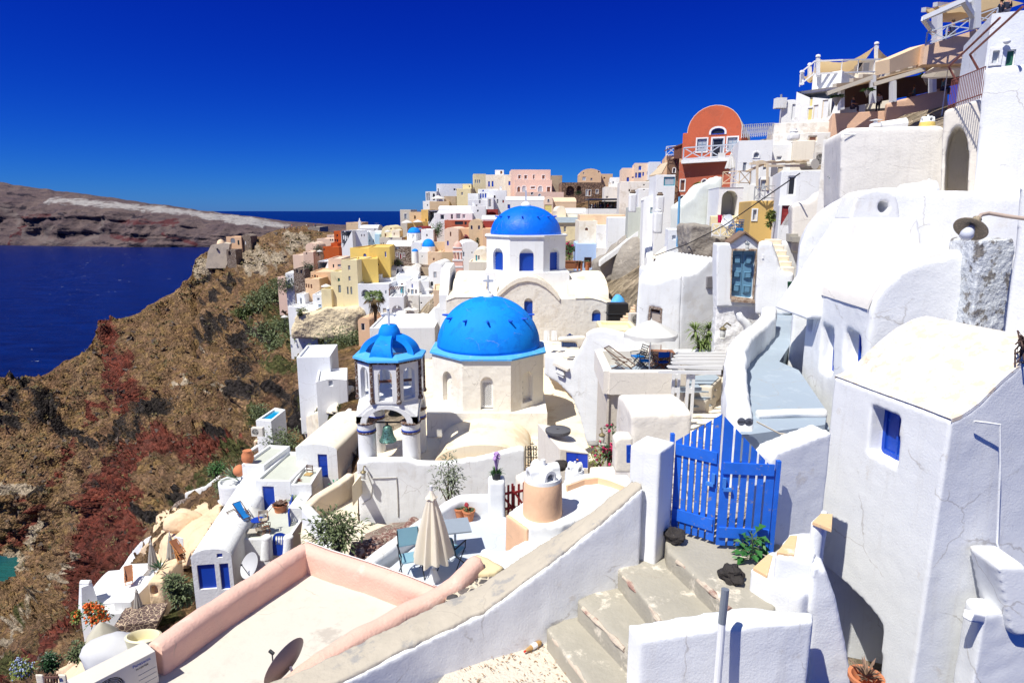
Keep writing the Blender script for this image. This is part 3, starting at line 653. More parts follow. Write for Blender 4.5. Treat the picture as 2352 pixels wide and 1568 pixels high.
 # ---------------------------------------------------------------- blue paint
BLUE=plaster('blue_dome_paint',(.0,.25,.90),(.0,.16,.70),.6,.9,rough=.75,bump=.006,bscale=9,lump=.01,var=.16,thr=.5)
BLUE2=plaster('pale_blue_ledge_paint',(.08,.38,.82),(.25,.48,.78),.5,1.6,rough=.6,bump=.006,var=.08)
BLUE3=plaster('deep_blue_paint',(.012,.10,.60),(.01,.07,.45),.5,1.3,rough=.5,bump=.006,var=.1)
IRON=simple('black_iron',(.02,.022,.03),.5,.3)
LATT=simple('blue_lattice',(.008,.075,.46),.5)
CHW=plaster('church_cream',(.82,.78,.70),(.68,.57,.42),.4,.55,thr=.57,bump=.01,lump=.02,bevel=.03)
CHT=plaster('church_terrace',(.82,.72,.55),(.68,.52,.34),.6,.5,thr=.52,bump=.01)
CHR=plaster('church_roof_worn',(.80,.73,.61),(.52,.42,.28),.6,.9,thr=.54,bump=.012,streak=True)
WHT_=plaster('whitewash',(.78,.785,.78),(.66,.62,.55),.4,1.1,thr=.62,bump=.012,bevel=.03)
def lattice(pl,a0,h0,a1,h1,d,nx,ny,t=.025):
 m=MB(); st=(a1-a0)/nx
 k=int((h1-h0)/st)+nx
 for q in range(-k,k+nx+1):
  for sgn in(1,-1):
   pts=[]
   x=a0+q*st
   # clip the diagonal to the rectangle
   ax,ay=x,h0; bx,by=x+sgn*(h1-h0),h1
   t0,t1=0.0,1.0; dx=bx-ax
   lo,hi=(a0-ax)/dx,(a1-ax)/dx
   if lo>hi:lo,hi=hi,lo
   t0,t1=max(0,lo),min(1,hi)
   if t1-t0<.02:continue
   m.bar(pl.w(ax+dx*t0,h0+(h1-h0)*t0,d+(.004 if sgn>0 else .012)),pl.w(ax+dx*t1,h0+(h1-h0)*t1,d+(.004 if sgn>0 else .012)),t,.008,up=pl.n)
 return m
def octo(c,W,z,rot=22.5):
 r=W/2/math.cos(R(22.5)); return[Vector((c[0]+r*math.cos(R(rot+45*k)),c[1]+r*math.sin(R(rot+45*k)),z))for k in range(8)]
def octo_wall(m,c,W,z0,z1,cut):
 """cut: {face index: (a-half-width, h0, h1, depth)}; faces run between octagon corners k and k+1; 5 faces the viewer, 4 left-front, 6 right-front"""
 A=octo(c,W,z0); B=octo(c,W,z1); info={}
 for k in range(8):
  a,b=A[k],A[(k+1)%8]; d=(b-a).normalized(); mid=(a+b)/2; n=Vector((mid.x-c[0],mid.y-c[1],0)).normalized()
  q=[a,b,B[(k+1)%8],B[k]]
  if k in cut:
   w,h0,h1,dep=cut[k]; out=arch(-w,h0,w,h1,10); hole=[mid+d*x+UP*(h-z0)for x,h in out]
   m.poly(q,[hole]); m.niche(hole,-n*dep)if dep>0 else None
   info[k]=(mid,d,n,out)
  else:m.face(q)
 return info
def dome(name,c,Rr,z0,rise,mat,root,n=64):
 m=MB(); pr=[(Rr*math.cos(R(90*k/22)),rise*math.sin(R(90*k/22)))for k in range(23)]; pr[-1]=(0,rise)
 m.lathe(pr,(c[0],c[1],z0),n); return m.build(name,mat,root,smooth=180)
def spout(m,c,Rr,z0,rise,az,t,L=.26):
 e=math.asin(t); r=Rr*math.cos(e); d=Vector((math.cos(az),math.sin(az),0)); p=Vector((c[0],c[1],z0+rise*t))+d*r
 m.tube([p-d*.08-UP*.02,p+d*L*.5,p+d*L+UP*.02],[.09,.07,.045],7)
def cross(root,p,h,w,t,mat,name='cross',fancy=False):
 m=MB(); p=Vector(p); m.bar(p,p+UP*h,t,t*.7); m.bar(p+UP*h*.66-Vector((w/2,0,0)),p+UP*h*.66+Vector((w/2,0,0)),t*.7,t)
 if fancy:
  for q in(p+UP*h,p+UP*h*.66-Vector((w/2,0,0)),p+UP*h*.66+Vector((w/2,0,0))):
   m.lathe([(0,-t*.9),(t*.9,0),(0,t*.9)],q,8)
 return m.build(name,mat,root)

 # ---------------------------------------------------------------- the front church with its blue dome
def front_church():
 fr('E'); Yf=35.0; W=6.7
 pl=Pl(1270,978,Yf,0); cx=pl.o.x; c=(cx,Yf+W/2)
 zt=P(1270,572,Yf).z; zm=P(1270,978,Yf).z; zb=P(1270,1160,Yf).z
 ft=thing('domed_church','cream church with bright blue dome on octagonal drum, right beside the open bell tower','church',(c[0],c[1],zb))
 z=lambda y:P(1270,y,Yf).z
 m=MB(); hw=(P(1305,800,Yf).x-P(1208,800,Yf).x)/2
 info=octo_wall(m,c,W,zm-.3,zt,{5:(hw,z(955),z(700),.28),6:(.42,z(935),z(690),.3),4:(.42,z(935),z(690),.3),7:(.42,z(935),z(690),.3),3:(.42,z(935),z(690),.3)})
 m.build('drum_wall',CHW,ft)
 m=MB(); s=W+.28; m.box((c[0],c[1]-.02,(zm+zb-2)/2),(s,s,zm-zb+2)); o=m.build('base_block',CHW,ft)
 # blue ledge
 m=MB(); A=octo(c,W+.26,zt); B=octo(c,W+.26,zt+.1); n=64; Rd=3.18
 m.poly(A)
 for k in range(8):m.face([A[k],A[(k+1)%8],B[(k+1)%8],B[k]])
 ring=[]
 for k in range(8):
  for q in range(8):ring.append(B[k].lerp(B[(k+1)%8],q/8))
 cir=[Vector((c[0]+(Rd-.05)*math.cos(math.atan2(p.y-c[1],p.x-c[0])),c[1]+(Rd-.05)*math.sin(math.atan2(p.y-c[1],p.x-c[0])),zt+.24))for p in ring]
 for k in range(64):m.face([ring[k],ring[(k+1)%64],cir[(k+1)%64],cir[k]])
 m.build('ledge',BLUE2,ft)
 zd=zt+.2; rise=P(1265,66,c[1]).z-zd
 d=dome('dome',c,Rd,zd,rise,BLUE,ft)
 for az in(-75,-105,-45,-20,-135,-165,15,75,135):
  m=MB(); spout(m,c,Rd,zd,rise,R(az-14),.62,.34); m.build('water_spout',BLUE3,d)
 m=MB(); ap=Vector((c[0],c[1],zd+rise)); m.lathe([(.34,-.05),(.3,.1),(.16,.16),(.13,.3),(0,.34)],ap,16); f=m.build('finial',WHT_,ft,smooth=50)
 cross(f,ap+UP*.3,.95,.62,.13,simple('grey_marble',(.50,.53,.57),.6),'cross')
 # lattice window
 mid,dd,nn,out=info[5]; wp=Pl(o=mid,yaw=0); zs=zm-.3
 h0=z(955)-zs; h1=z(735)-zs
 m=MB(); m.prism([wp.w(a,h-zs,.262)for a,h in out],-wp.n*.015); fr_=m.build('window',jm('k'),ft)
 m=MB(); m.ring([wp.w(a,h,.2)for a,h in((-hw,h0+.06),(hw,h0+.06),(hw,h1),(-hw,h1))],[wp.w(a,h,.2)for a,h in((-hw+.09,h0+.18),(hw-.09,h0+.18),(hw-.09,h1-.1),(-hw+.09,h1-.1))],-wp.n*.05); m.build('frame',jm('W'),fr_)
 m=MB(); m.poly([wp.w(a,h,.19)for a,h in((-hw,h1),(hw,h1))]+[wp.w(hw*math.cos(math.pi*k/8),(z(700)-hw-zs)+hw*math.sin(math.pi*k/8),.19)for k in range(9)]); m.build('window_head',CHW,fr_)
 lattice(wp,-hw+.08,h0+.16,hw-.08,h1-.09,.21,5,9,.03).build('lattice',jm('W'),fr_)
 for k in(6,4):
  mid,dd,nn,out=info[k]
  for t in(.25,.5,.75):
   p=mid-dd*(.40 if k==6 else-.40)-nn*.12+UP*(lerp(z(900),z(720),t)-zs); m=MB(); M=Matrix.Rotation(R(90),3,dd.cross(UP)*-1)
   m.lathe([(0,-.02),(.11,-.02),(.13,0),(.11,.03),(0,.05)],p,12,M=Matrix.Rotation(R(90 if k==6 else-90),3,nn)); m.build('round_pane',jm('g'),ft)
   # nave vault towards the viewer
 m=MB(); rr=2.55; zg=zb-.05; yv=30.6; rise2=P(1262,1017,Yf).z-zg; n=24
 for(e,nm)in((0,'nave_vault'),):
  arc=[(cx-.05+rr*math.cos(math.pi*k/n),rise2*math.sin(math.pi*k/n))for k in range(n+1)]
  m.prism([Vector((a,yv,zg+h-(.0)))for a,h in[(cx-.05+rr,-2),]+arc+[(cx-.05-rr,-2)]],Vector((0,Yf-yv-.05,0)))
  m.build(nm,CHT,ft,smooth=40)
 fr('D'); return ft,c,zb
front_church()

# ---------------------------------------------------------------- bell tower
def bell_tower():
 fr('E'); Yf=30.0; W=3.17; cxp=P(489,900,Yf+.4).x; c=(cxp,Yf+W/2); z=lambda y:P(489,y,Yf).z
 zt=z(590); zw0=z(893); zcap=z(1064); zbase=z(1560)
 bt=thing('bell_tower','white open bell tower with blue ribbed crown standing at the church terrace edge','bell tower',(c[0],c[1],z(1352)))
 TW=plaster('tower_white',(.785,.79,.785),(.6,.55,.48),.4,1.0,thr=.6,bevel=.02)
 BRN=stone('tuff_trim',(.10,.05,.035),(.17,.09,.06),(.5,.45,.4),5,.05)
 fw=(P(512,800,Yf).x-P(404,800,Yf).x)/2
 # octagonal lantern with real openings
 m=MB(); zs=zw0-.12
 A=octo(c,W,zs); Ai=octo(c,W-.5,zs); ops=[]
 for k in range(8):
  a,b=A[k],A[(k+1)%8]; ai,bi=Ai[k],Ai[(k+1)%8]; H=UP*(zt-zs)
  mid=(a+b)/2; d=(b-a).normalized(); n=Vector((mid.x-c[0],mid.y-c[1],0)).normalized()
  out=arch(-fw,zw0,fw,z(640),10); hole=[mid+d*x+UP*(h-zs)for x,h in out]; hin=[p-n*.25 for p in hole]
  m.poly([a,b,b+H,a+H],[hole]); m.poly([ai,bi,bi+H,ai+H],[hin]); nn=len(hole)
  for q in range(nn):m.face([hole[q],hole[(q+1)%nn],hin[(q+1)%nn],hin[q]])
 m.build('lantern_wall',TW,bt)
 m=MB(); m.poly(octo(c,W-.48,zs+.1)); m.prism(octo(c,W-.5,zs+.02),UP*.2); m.build('lantern_floor',TW,bt)
 for k in range(8):
  p=octo(c,W+.02,zs)[k]; m=MB(); m.tube([p+UP*(zw0-zs-.02),p+UP*(zt-zs-.06)],.085,8); m.lathe([(.11,-.1),(.14,0),(.11,.1)],p+UP*(zw0-zs-.02),8); m.build('corner_shaft',BRN,bt)
 m=MB(); o8=octo(c,W+.16,zt-.08); i8=octo(c,W-.1,zt-.08); m.ring(o8,i8,UP*.12); m.build('cornice',BRN,bt)
 # square stage with four arches
 Wq=3.05; hw=1.02; zsq=zcap-.02; ztop=zs+.02; cr=z(955)
 m=MB()
 for k in range(4):
  Mz=Matrix.Rotation(R(90*k),3,'Z')
  def q3(x,dpt,h):return Vector((c[0],c[1],0))+Mz@Vector((x,-Wq/2+dpt,0))+UP*h
  a8=W*math.tan(R(22.5))/2
  out=[(-Wq/2,zsq),(-hw,zsq)]+[(-hw*math.cos(math.pi*t/12),zsq+(cr-zsq)*math.sin(math.pi*t/12))for t in range(1,12)]+[(hw,zsq),(Wq/2,zsq),(Wq/2,zsq+.35),(a8+.05,ztop),(-a8-.05,ztop),(-Wq/2,zsq+.35)]
  m.prism([q3(x,0,h)for x,h in out],(Mz@Vector((0,1,0)))*.42)
  # sloping shoulder to the octagon corner
  m.face([q3(Wq/2,.0,zsq+.35),q3(a8+.05,0,ztop),Vector((c[0],c[1],0))+Mz@Vector((Wq/2,-a8-.05,0))+UP*ztop])
  m.face([q3(a8+.05,0,ztop),q3(a8+.05,.5,ztop),Vector((c[0],c[1],0))+Mz@Vector((Wq/2,-a8-.05,0))+UP*ztop])
  # archivolt
 m.build('arch_stage',TW,bt)
 for k in range(4):
  Mz=Matrix.Rotation(R(90*k),3,'Z'); m=MB()
  def q4(x,dpt,h):return Vector((c[0],c[1],0))+Mz@Vector((x,-Wq/2+dpt,0))+UP*h
  o_=[(-(hw+.3)*math.cos(math.pi*t/12),zsq+(cr-zsq+.2)*math.sin(math.pi*t/12))for t in range(13)]; i_=[(-hw*math.cos(math.pi*t/12),zsq+(cr-zsq)*math.sin(math.pi*t/12))for t in range(13)]
  m.prism([q4(x,-.06,h)for x,h in o_+i_[::-1]],(Mz@Vector((0,1,0)))*.1); m.build('archivolt',TW,bt)
 for sx,sy in((-1,-1),(1,-1),(1,1),(-1,1)):
  p=Vector((c[0]+sx*1.12,c[1]+sy*1.12,0)); b0=z(1352)-.7; m=MB()
  m.tube([p+UP*b0,p+UP*(zcap-.62)],[.46,.45],20); o=m.build('column',TW,bt,smooth=40)
  m=MB(); m.lathe([(.46,zcap-.62),(.49,zcap-.56),(.46,zcap-.5)],p,20); m.build('neck_ring',BRN,o,smooth=40)
  m=MB(); m.lathe([(.475,zcap-.5),(.485,zcap-.46),(.475,zcap-.42)],p,20); m.build('blue_band',jm('B'),o,smooth=40)
  m=MB(); m.lathe([(.45,zcap-.42),(.46,zcap-.12)],p,20); m.build('capital',TW,o,smooth=40)
  m=MB(); m.lathe([(.50,zcap-.1),(.53,zcap-.04),(.47,zcap+.02)],p,20); m.build('abacus',BRN,o,smooth=40)
  # blue roof and crown
 m=MB(); A=octo(c,W+.34,zt+.04); B=octo(c,W+.3,zt+.14); Ct=octo(c,W-.9,zt+.3); Cb=octo(c,W-.9,zt-.1)
 for k in range(8):
  k2=(k+1)%8
  m.face([A[k],A[k2],B[k2],B[k]]); m.face([B[k],B[k2],Ct[k2],Ct[k]]); m.face([Ct[k],Ct[k2],Cb[k2],Cb[k]])
 m.poly(A,[Cb]); m.build('roof_ledge',BLUE2,bt)
 zr=zt+.16; top=P(489,352,c[1]).z
 for k in range(4):
  az=R(-90-8+90*k); d=Vector((math.cos(az),math.sin(az),0)); sdv=Vector((-d.y,d.x,0)); m=MB(); outr=[]; inn=[]
  for q in range(13):
   t=R(90*q/12); w=lerp(.62,.24,(q/12)**.8)
   for lst,r0,hh in((outr,1.42,top-zr),(inn,1.12,top-zr-.28)):
    pc=Vector((c[0],c[1],zr))+d*(r0*math.cos(t))+UP*hh*math.sin(t); lst.append((pc-sdv*w,pc+sdv*w))
  rows=[[a,b,e,f_,a]for(a,b),(f_,e)in zip(outr,inn)]
  m.grid(rows); m.poly([outr[0][0],outr[0][1],inn[0][1],inn[0][0]]); m.build('rib',BLUE,bt,smooth=35)
 ap=Vector((c[0],c[1],top-.12)); m=MB(); hh=P(489,288,c[1]).z-ap.z
 m.lathe([(0,-.12),(.55,-.1),(.56,.1),(.50,.3),(.38,.52),(.2,hh-.04),(0,hh)],ap,20); m.build('cap',BLUE,bt,smooth=60)
 cross(bt,ap+UP*(hh-.05),.85,.62,.13,simple('pale_marble',(.62,.63,.64),.6),fancy=True)
 # bells on tie rods
 GB=simple('green_bronze',(.13,.28,.24),.45,.6,col2=(.05,.07,.06),thr=.5); DB=simple('dark_bronze',(.05,.055,.05),.5,.6)
 zr_=z(1078)
 m=MB(); m.bar((c[0]-1.12,c[1]-1.12,zr_),(c[0]+1.12,c[1]-1.12,zr_),.07); m.build('tie_rod',IRON,bt)
 m=MB(); m.bar((c[0]-1.12,c[1]+1.12,zcap+.5),(c[0]+1.12,c[1]+1.12,zcap+.5),.08); m.build('tie_rod',IRON,bt)
 for(px,py,dy,mt,s,lab,zz)in((489,1085,-1.12,GB,1.0,'green weathered bronze bell hanging under the front arch of the bell tower',None),(555,985,1.12,DB,.95,'dark bronze bell hanging under the rear arch of the bell tower',1)):
  p=P(px,py,c[1]+dy); p.z=zr_-.05 if zz is None else zcap+.48
  b=thing('bell',lab,'bell',p-UP*1.05*s)
  m=MB(); m.lathe([(0,-.1*s),(.12*s,-.12*s),(.22*s,-.2*s),(.26*s,-.4*s),(.30*s,-.62*s),(.36*s,-.78*s),(.44*s,-.9*s),(.43*s,-.95*s),(.36*s,-.9*s),(0,-.85*s)],p,20); m.build('bell_body',mt,b,smooth=40)
  m=MB(); m.tube([p-UP*.1*s,p+UP*.06],.05,6); m.build('hanger',IRON,b); m=MB(); m.lathe([(0,-1.05*s),(.07*s,-1.0*s),(0,-.9*s)],p,8); m.build('clapper',IRON,b)
 m=MB(); mid=Vector((c[0],c[1],zw0+.55)); m.bar(mid-Vector((1.2,0,0)),mid+Vector((1.2,.2,.1)),.12); m.build('timber',jm('N'),bt)
 fr('D'); return c
bell_tower()

# ---------------------------------------------------------------- the upper church
def upper_church():
 fr('A'); Yf=54.5; W=7.0; cx=P(1075,900,Yf+3.5).x; c=(cx,Yf+W/2)
 z=lambda y,Y=Yf:P(1075,y,Y).z
 zt,zm,zb=z(745),z(1045),z(1232)
 ch=thing('domed_church','white church with blue dome, blue lattice windows and long vaulted arms above the terrace','church',(c[0],c[1],zb-3))
 UW=plaster('upper_church_white',(.775,.785,.785),(.68,.62,.52),.4,.7,thr=.58,bevel=.03); UR=plaster('upper_church_render',(.76,.72,.645),(.60,.53,.43),.5,.9,thr=.52,bump=.03,bscale=4.5,lump=.015)
 m=MB(); hw=.62
 info=octo_wall(m,c,W,zm-.2,zt,{5:(hw,z(1037),z(845),.3),4:(.62,z(1037),z(845),.35),6:(.62,z(1037),z(845),.35)}); m.build('drum_wall',UW,ch)
 m=MB(); s=W+.3; m.box((c[0]+.05,c[1],(zm+zb-3)/2),(s,s,zm-zb+3)); m.build('base_block',UW,ch)
 m=MB(); o8=octo(c,W+.3,zt); m.prism(o8,UP*.14); m.build('ledge',UW,ch)
 zd=zt+.12; rise=P(1070,474,c[1]).z-zd; d=dome('dome',c,3.2,zd,rise,BLUE3,ch)
 d.data.materials[0]=plaster('blue_dome_paint_deep',(.0,.15,.80),(.0,.11,.62),.6,.9,rough=.5,bump=.006,bscale=9,lump=.02,var=.10,thr=.5)
 for az in(-90,-60,-118,-35,-140,0,-170):m=MB(); spout(m,c,3.2,zd,rise,R(az-8),.62,.3); m.build('water_spout',BLUE3,d)
 ap=Vector((c[0],c[1],zd+rise)); m=MB(); m.lathe([(.45,-.05),(.4,.14),(.3,.2),(.12,.35),(0,.36)],ap,14); f=m.build('finial',UW,ch,smooth=50)
 m=MB(); m.bar(ap+UP*.3,ap+UP*1.3,.14); m.build('cross',simple('grey_marble',(.5,.53,.57)),f)
 for k in(4,5,6):
  mid,dd,nn,out=info[k]; yaw={4:-45,5:0,6:45}[k]; wp=Pl(o=mid,yaw=yaw); zs=zm-.2; hh=z(885)-zs
  m=MB(); m.prism([wp.w(a,h,.29)for a,h in((-hw,.22),(hw,.22),(hw,hh),(-hw,hh))],-wp.n*.02); w_=m.build('window',jm('b'),ch)
  l=lattice(wp,-hw,.22,hw,hh,.255,5,9,.05); l.build('lattice',LATT,w_)
  # front nave facade: rises as an arch, tails off to the right
 Yn=51.5; fp=Pl(o=(cx,Yn,zb),yaw=0)
 top=[(395,1290),(470,1262),(700,1258),(830,1250),(872,1212),(940,1155),(1010,1118),(1090,1104),(1170,1118),(1240,1155),(1300,1205),(1345,1255),(1365,1275),(1500,1272),(1640,1270),(1720,1290),(1790,1320),(1822,1342)]
 t2=[fp.at(x,y)for x,y in top]; hb=fp.at(1100,1560)[1]-2
 out=[(t2[0][0],hb),(t2[-1][0],hb)]+t2[::-1]
 wins=[('f',1062,1266,1134,1450,'alb',.3),('f',1643,1366,1716,1466,'alb',.25)]
 holes,fit=openings(wins,{'f':fp}); m=MB(); m.prism([fp.w(a,h)for a,h in out],Vector((0,3.1,0)),[(h,d)for h,d,p in holes['f']]); o=m.build('nave_wall',UR,ch)
 for pl,out_,dp,k,(a0,h0,a1,h1)in fit:
  m=MB(); hq=h1-(.45 if h1-h0>2 else .35); m.prism([pl.w(a,h,dp-.06)for a,h in((a0,h0),(a1,h0),(a1,hq),(a0,hq))],-pl.n*.02); w_=m.build('window',jm('b'),ch)
  lattice(pl,a0,h0,a1,hq,dp-.1,6,9,.045).build('lattice',LATT,w_)
  if h1-h0>2:
   m=MB(); tw=.32; c0=(a0+a1)/2; rr=(a1-a0)/2; hs=h1-rr
   big=[(a0-tw,h0-.3),(a1+tw,h0-.3)]+[(c0+(rr+tw)*math.cos(math.pi*q/10),hs+(rr+tw)*math.sin(math.pi*q/10))for q in range(11)]
   m.ring([pl.w(a,h,-.05)for a,h in big],[pl.w(a,h,-.05)for a,h in arch(a0,h0,a1,h1,10)],-pl.n*.049); m.build('surround',UW,ch)
   # arch rib and worn roof over the nave
 m=MB(); arc=t2[3:13]; m.grid([[fp.w(a,h+.22,d)for a,h in arc]for d in(-.12,3.0)]); m.grid([[fp.w(a,h+.22,-.12)for a,h in arc],[fp.w(a,h-.14,-.12)for a,h in arc]]); m.grid([[fp.w(a,h-.14,-.12)for a,h in arc],[fp.w(a,h-.14,.05)for a,h in arc]]); m.build('nave_vault',CHR,ch,smooth=50)
 m=MB(); tl=t2[13:]; m.grid([[fp.w(a,h+.03+e,d)for a,h in tl]for d,e in((-.06,0),(.6,.25),(1.4,.42),(3.0,.5))]); m.build('aisle_roof',CHR,ch,smooth=60)
 m=MB(); tl=t2[:4]; m.grid([[fp.w(a,h+.03+e,d)for a,h in tl]for d,e in((-.06,0),(.6,.2),(1.4,.38),(3.0,.5))]); m.build('aisle_roof',CHR,ch,smooth=60)
 # vaulted arms left and right of the block
 for(xa,xb,nm)in((468,745,'arm_vault'),(1425,1752,'arm_vault')):
  za=P(1600,1038,c[1]).z; Ye=52.6; ze=P(1600,1250,Ye).z
  pr=[(Ye,ze-3),(Ye,ze)]+[(c[1]-(c[1]-Ye)*math.cos(R(90*q/10)),ze+(za-ze)*math.sin(R(90*q/10)))for q in range(1,11)]+[(c[1]+(c[1]-Ye)*math.sin(R(90*q/6)),ze+(za-ze)*math.cos(R(90*q/6)))for q in range(1,7)]+[(2*c[1]-Ye,ze-3)]
  x0=P(xa,1150,55).x; x1=P(xb,1150,55).x
  m=MB(); m.prism([Vector((x0,y,h))for y,h in pr],Vector((x1-x0,0,0))); m.build(nm,CHR,ch,smooth=40)
 xp=P(440,1100,55).x; m=MB(); m.prism([Vector((xp-.8,y,h))for y,h in((52.3,zb-3),(52.3,zb+.2),(53.4,zb+1.0),(54.5,zb+2.2),(58.5,zb+2.4),(61,zb+1),(61,zb-3))],Vector((.75,0,0))); m.build('end_parapet',UW,ch)
 fr('D')
upper_church()

# ---------------------------------------------------------------- foreground: stair, gate, right-hand houses
WN=plaster('whitewash_near',(.775,.785,.785),(.62,.57,.5),.6,1.6,thr=.63,bump=.005,bscale=30,lump=.002,var=.04)
CONC=plaster('worn_concrete',(.37,.34,.29),(.74,.70,.62),.9,2.6,thr=.63,bump=.012,bscale=18,lump=.006,var=.1)
CONC2=plaster('step_concrete',(.36,.335,.28),(.66,.6,.5),.95,1.9,thr=.58,bump=.012,bscale=18,lump=.006,var=.1)
PATHB=plaster('blue_grey_path',(.31,.37,.44),(.40,.46,.52),.5,1.5,thr=.55,bump=.004)
ROCK=simple('lava_rock',(.035,.03,.028),.9,col2=(.3,.28,.26),scale=9,bump=.06,thr=.66)
GATE=simple('gate_blue',(.014,.13,.62),.6,col2=(.24,.22,.22),scale=5,thr=.6,amt=.8,var=.25)
def deck(m,pts,z,th=.3):m.prism([PZ(x,y,z)for x,y in pts],Vector((0,0,-th)))
def single(name,label,cat,m,mat,group=None,**k):return tag(m.build(name,mat,**k),label,cat,group)

# diagonal stair wall with its concrete coping
Lx=[(1452,1102),(1330,1196),(1230,1257),(1100,1345),(960,1410),(800,1490),(640,1560),(500,1622)]
Rx=[(1480,1117),(1345,1231),(1240,1313),(1110,1408),(975,1472),(830,1545),(680,1620),(540,1690)]
Ry=[9.0,8.7,8.45,8.1,7.7,7.25,6.8,6.4]
RR=[P(x,y,Y)for(x,y),Y in zip(Rx,Ry)]; LL=[PZ(x,y,r.z)for(x,y),r in zip(Lx,RR)]
def resamp(pts,n):
 out=[]
 for k in range(len(pts)-1):
  for q in range(n):out.append(pts[k].lerp(pts[k+1],q/n))
 return out+[pts[-1]]
RR=resamp(RR,6); LL=resamp(LL,6)
sw=thing('stair_wall','sloping white wall with worn concrete coping beside the foreground steps','wall',RR[20]-UP*1.4)
m=MB(); rows=[[l-UP*2.6,l-UP*.02,r-UP*.02,r-UP*2.6,l-UP*2.6]for l,r in zip(LL,RR)]; m.grid(rows); m.poly(rows[0][:4]); m.poly(rows[-1][:4]); o=m.build('wall',WN,sw); soften(o,.035,2,.015,.4)
m=MB(); rows=[]
for k,(l,r)in enumerate(zip(LL,RR)):
 j=.05*mn.fractal(Vector((k*.7,1,0)),.8,2,3); j2=.05*mn.fractal(Vector((k*.7,5,0)),.8,2,3); d=(r-l)
 a=l+d*(.03+j); b=r-d*(.05+j2); rows.append([a-UP*.1,a+UP*.03,l.lerp(r,.5)+UP*.05,b+UP*.03,b-UP*.1,a-UP*.1])
m.grid(rows); m.poly(rows[0][:5]); m.poly(rows[-1][:5]); o=m.build('coping',plaster('coping_concrete',(.47,.42,.34),(.30,.29,.28),.8,2.2,thr=.55,bump=.012,bscale=18,lump=.006,var=.12),sw)
soften(o,.035,2,.05,.3)

# steps
fr('L')
st=thing('stair','worn concrete steps with broken painted edges below the blue gate','steps',PZ(1300,760,-5.4))
ERO=plaster('eroded_nosing',(.54,.46,.37),(.26,.12,.10),.8,2.2,thr=.53,bump=.03,bscale=14,lump=.01,var=.15)
for z,pts,nos in((-5.13,[(1125,500),(1100,380),(1830,380),(2000,640),(1800,960),(1560,900)],[(1190,560),(1300,640),(1420,760),(1550,890)]),(-5.43,[(790,620),(1060,520),(1300,480),(1800,800),(1700,1000),(1090,975)],[(830,660),(960,800),(1080,965)]),(-5.77,[(515,830),(780,710),(1100,640),(1300,1000),(1000,1250),(850,1165)],[(560,870),(700,1010),(840,1150)]),(-6.12,[(310,1030),(525,910),(900,800),(1100,1250),(780,1480),(610,1420)],[(360,1080),(480,1230),(600,1390)])):
 m=MB(); deck(m,pts,z,1.2); o=m.build('step',CONC2,st); soften(o,.04,2,.03,.4)
 m=MB(); pp=resamp([PZ(x,y,z)for x,y in nos],5); m.tube([p+UP*(-.05+.02*mn.noise(p*4))for p in pp],[.036+.04*mn.noise(p*5)for p in pp],8); m.build('broken_edge',ERO,o)
fr('D')
m=MB(); deck(m,[(900,1700),(1100,1450),(1300,1400),(1700,1500),(1900,1900),(1000,1900)],-6.45,.6)
GRV=plaster('gritty_ground',(.62,.56,.47),(.25,.19,.13),.9,5,thr=.6,bump=.03,bscale=20)
struct(m.build('stair_foot_ground',GRV))
m=MB()
for q in range(220):
 x=random.uniform(1060,1400); y=random.uniform(1485,1580); p=PZ(x,y,-6.44); m.leaf(p+UP*random.uniform(0,.03),(random.uniform(-1,1),random.uniform(-1,1),.1),random.uniform(.02,.07),.018)
tag(m.build('dry_leaves',simple('dry_leaf',(.33,.19,.09),.8,var=.5,scale=20)),'dry brown leaves scattered on the ground at the foot of the steps','leaves',kind='stuff')
# ground behind the gate
m=MB(); deck(m,[(1480,1180),(1560,1020),(1700,1000),(1800,1060),(1800,1262),(1540,1225)],-5.15,.5)
struct(m.build('rubble_path',stone('rubble_paving',(.42,.36,.28),(.62,.56,.48),(.30,.25,.2),3.2,.06)))

# gate pier and walls either side
m=MB(); m.prism([PZ(x,y,-3.56)for x,y in((1448,1021),(1516,1038),(1551,1014),(1486,998))],Vector((0,0,-2.6)))
soften(single('gate_pier','white rounded pier on the left of the blue gate','pier',m,WN),.035,3,.015,.4)
tp=[P(1772,1056,9.05),P(1786,1040,9.05),P(1810,1030,9.1),P(1850,1014,9.2),P(1912,992,9.35)]
m=MB(); bkv=Vector((-.12,.42,.0)); rows=[[p-UP*2.8,p,p+bkv,p+bkv-UP*2.8,p-UP*2.8]for p in resamp(tp,4)]; m.grid(rows); m.poly(rows[0][:4]); m.poly(rows[-1][:4])
soften(single('sloping_wall','white wall sloping up from the gate hinge to the right-hand house','wall',m,WN),.035,2,.015,.4)

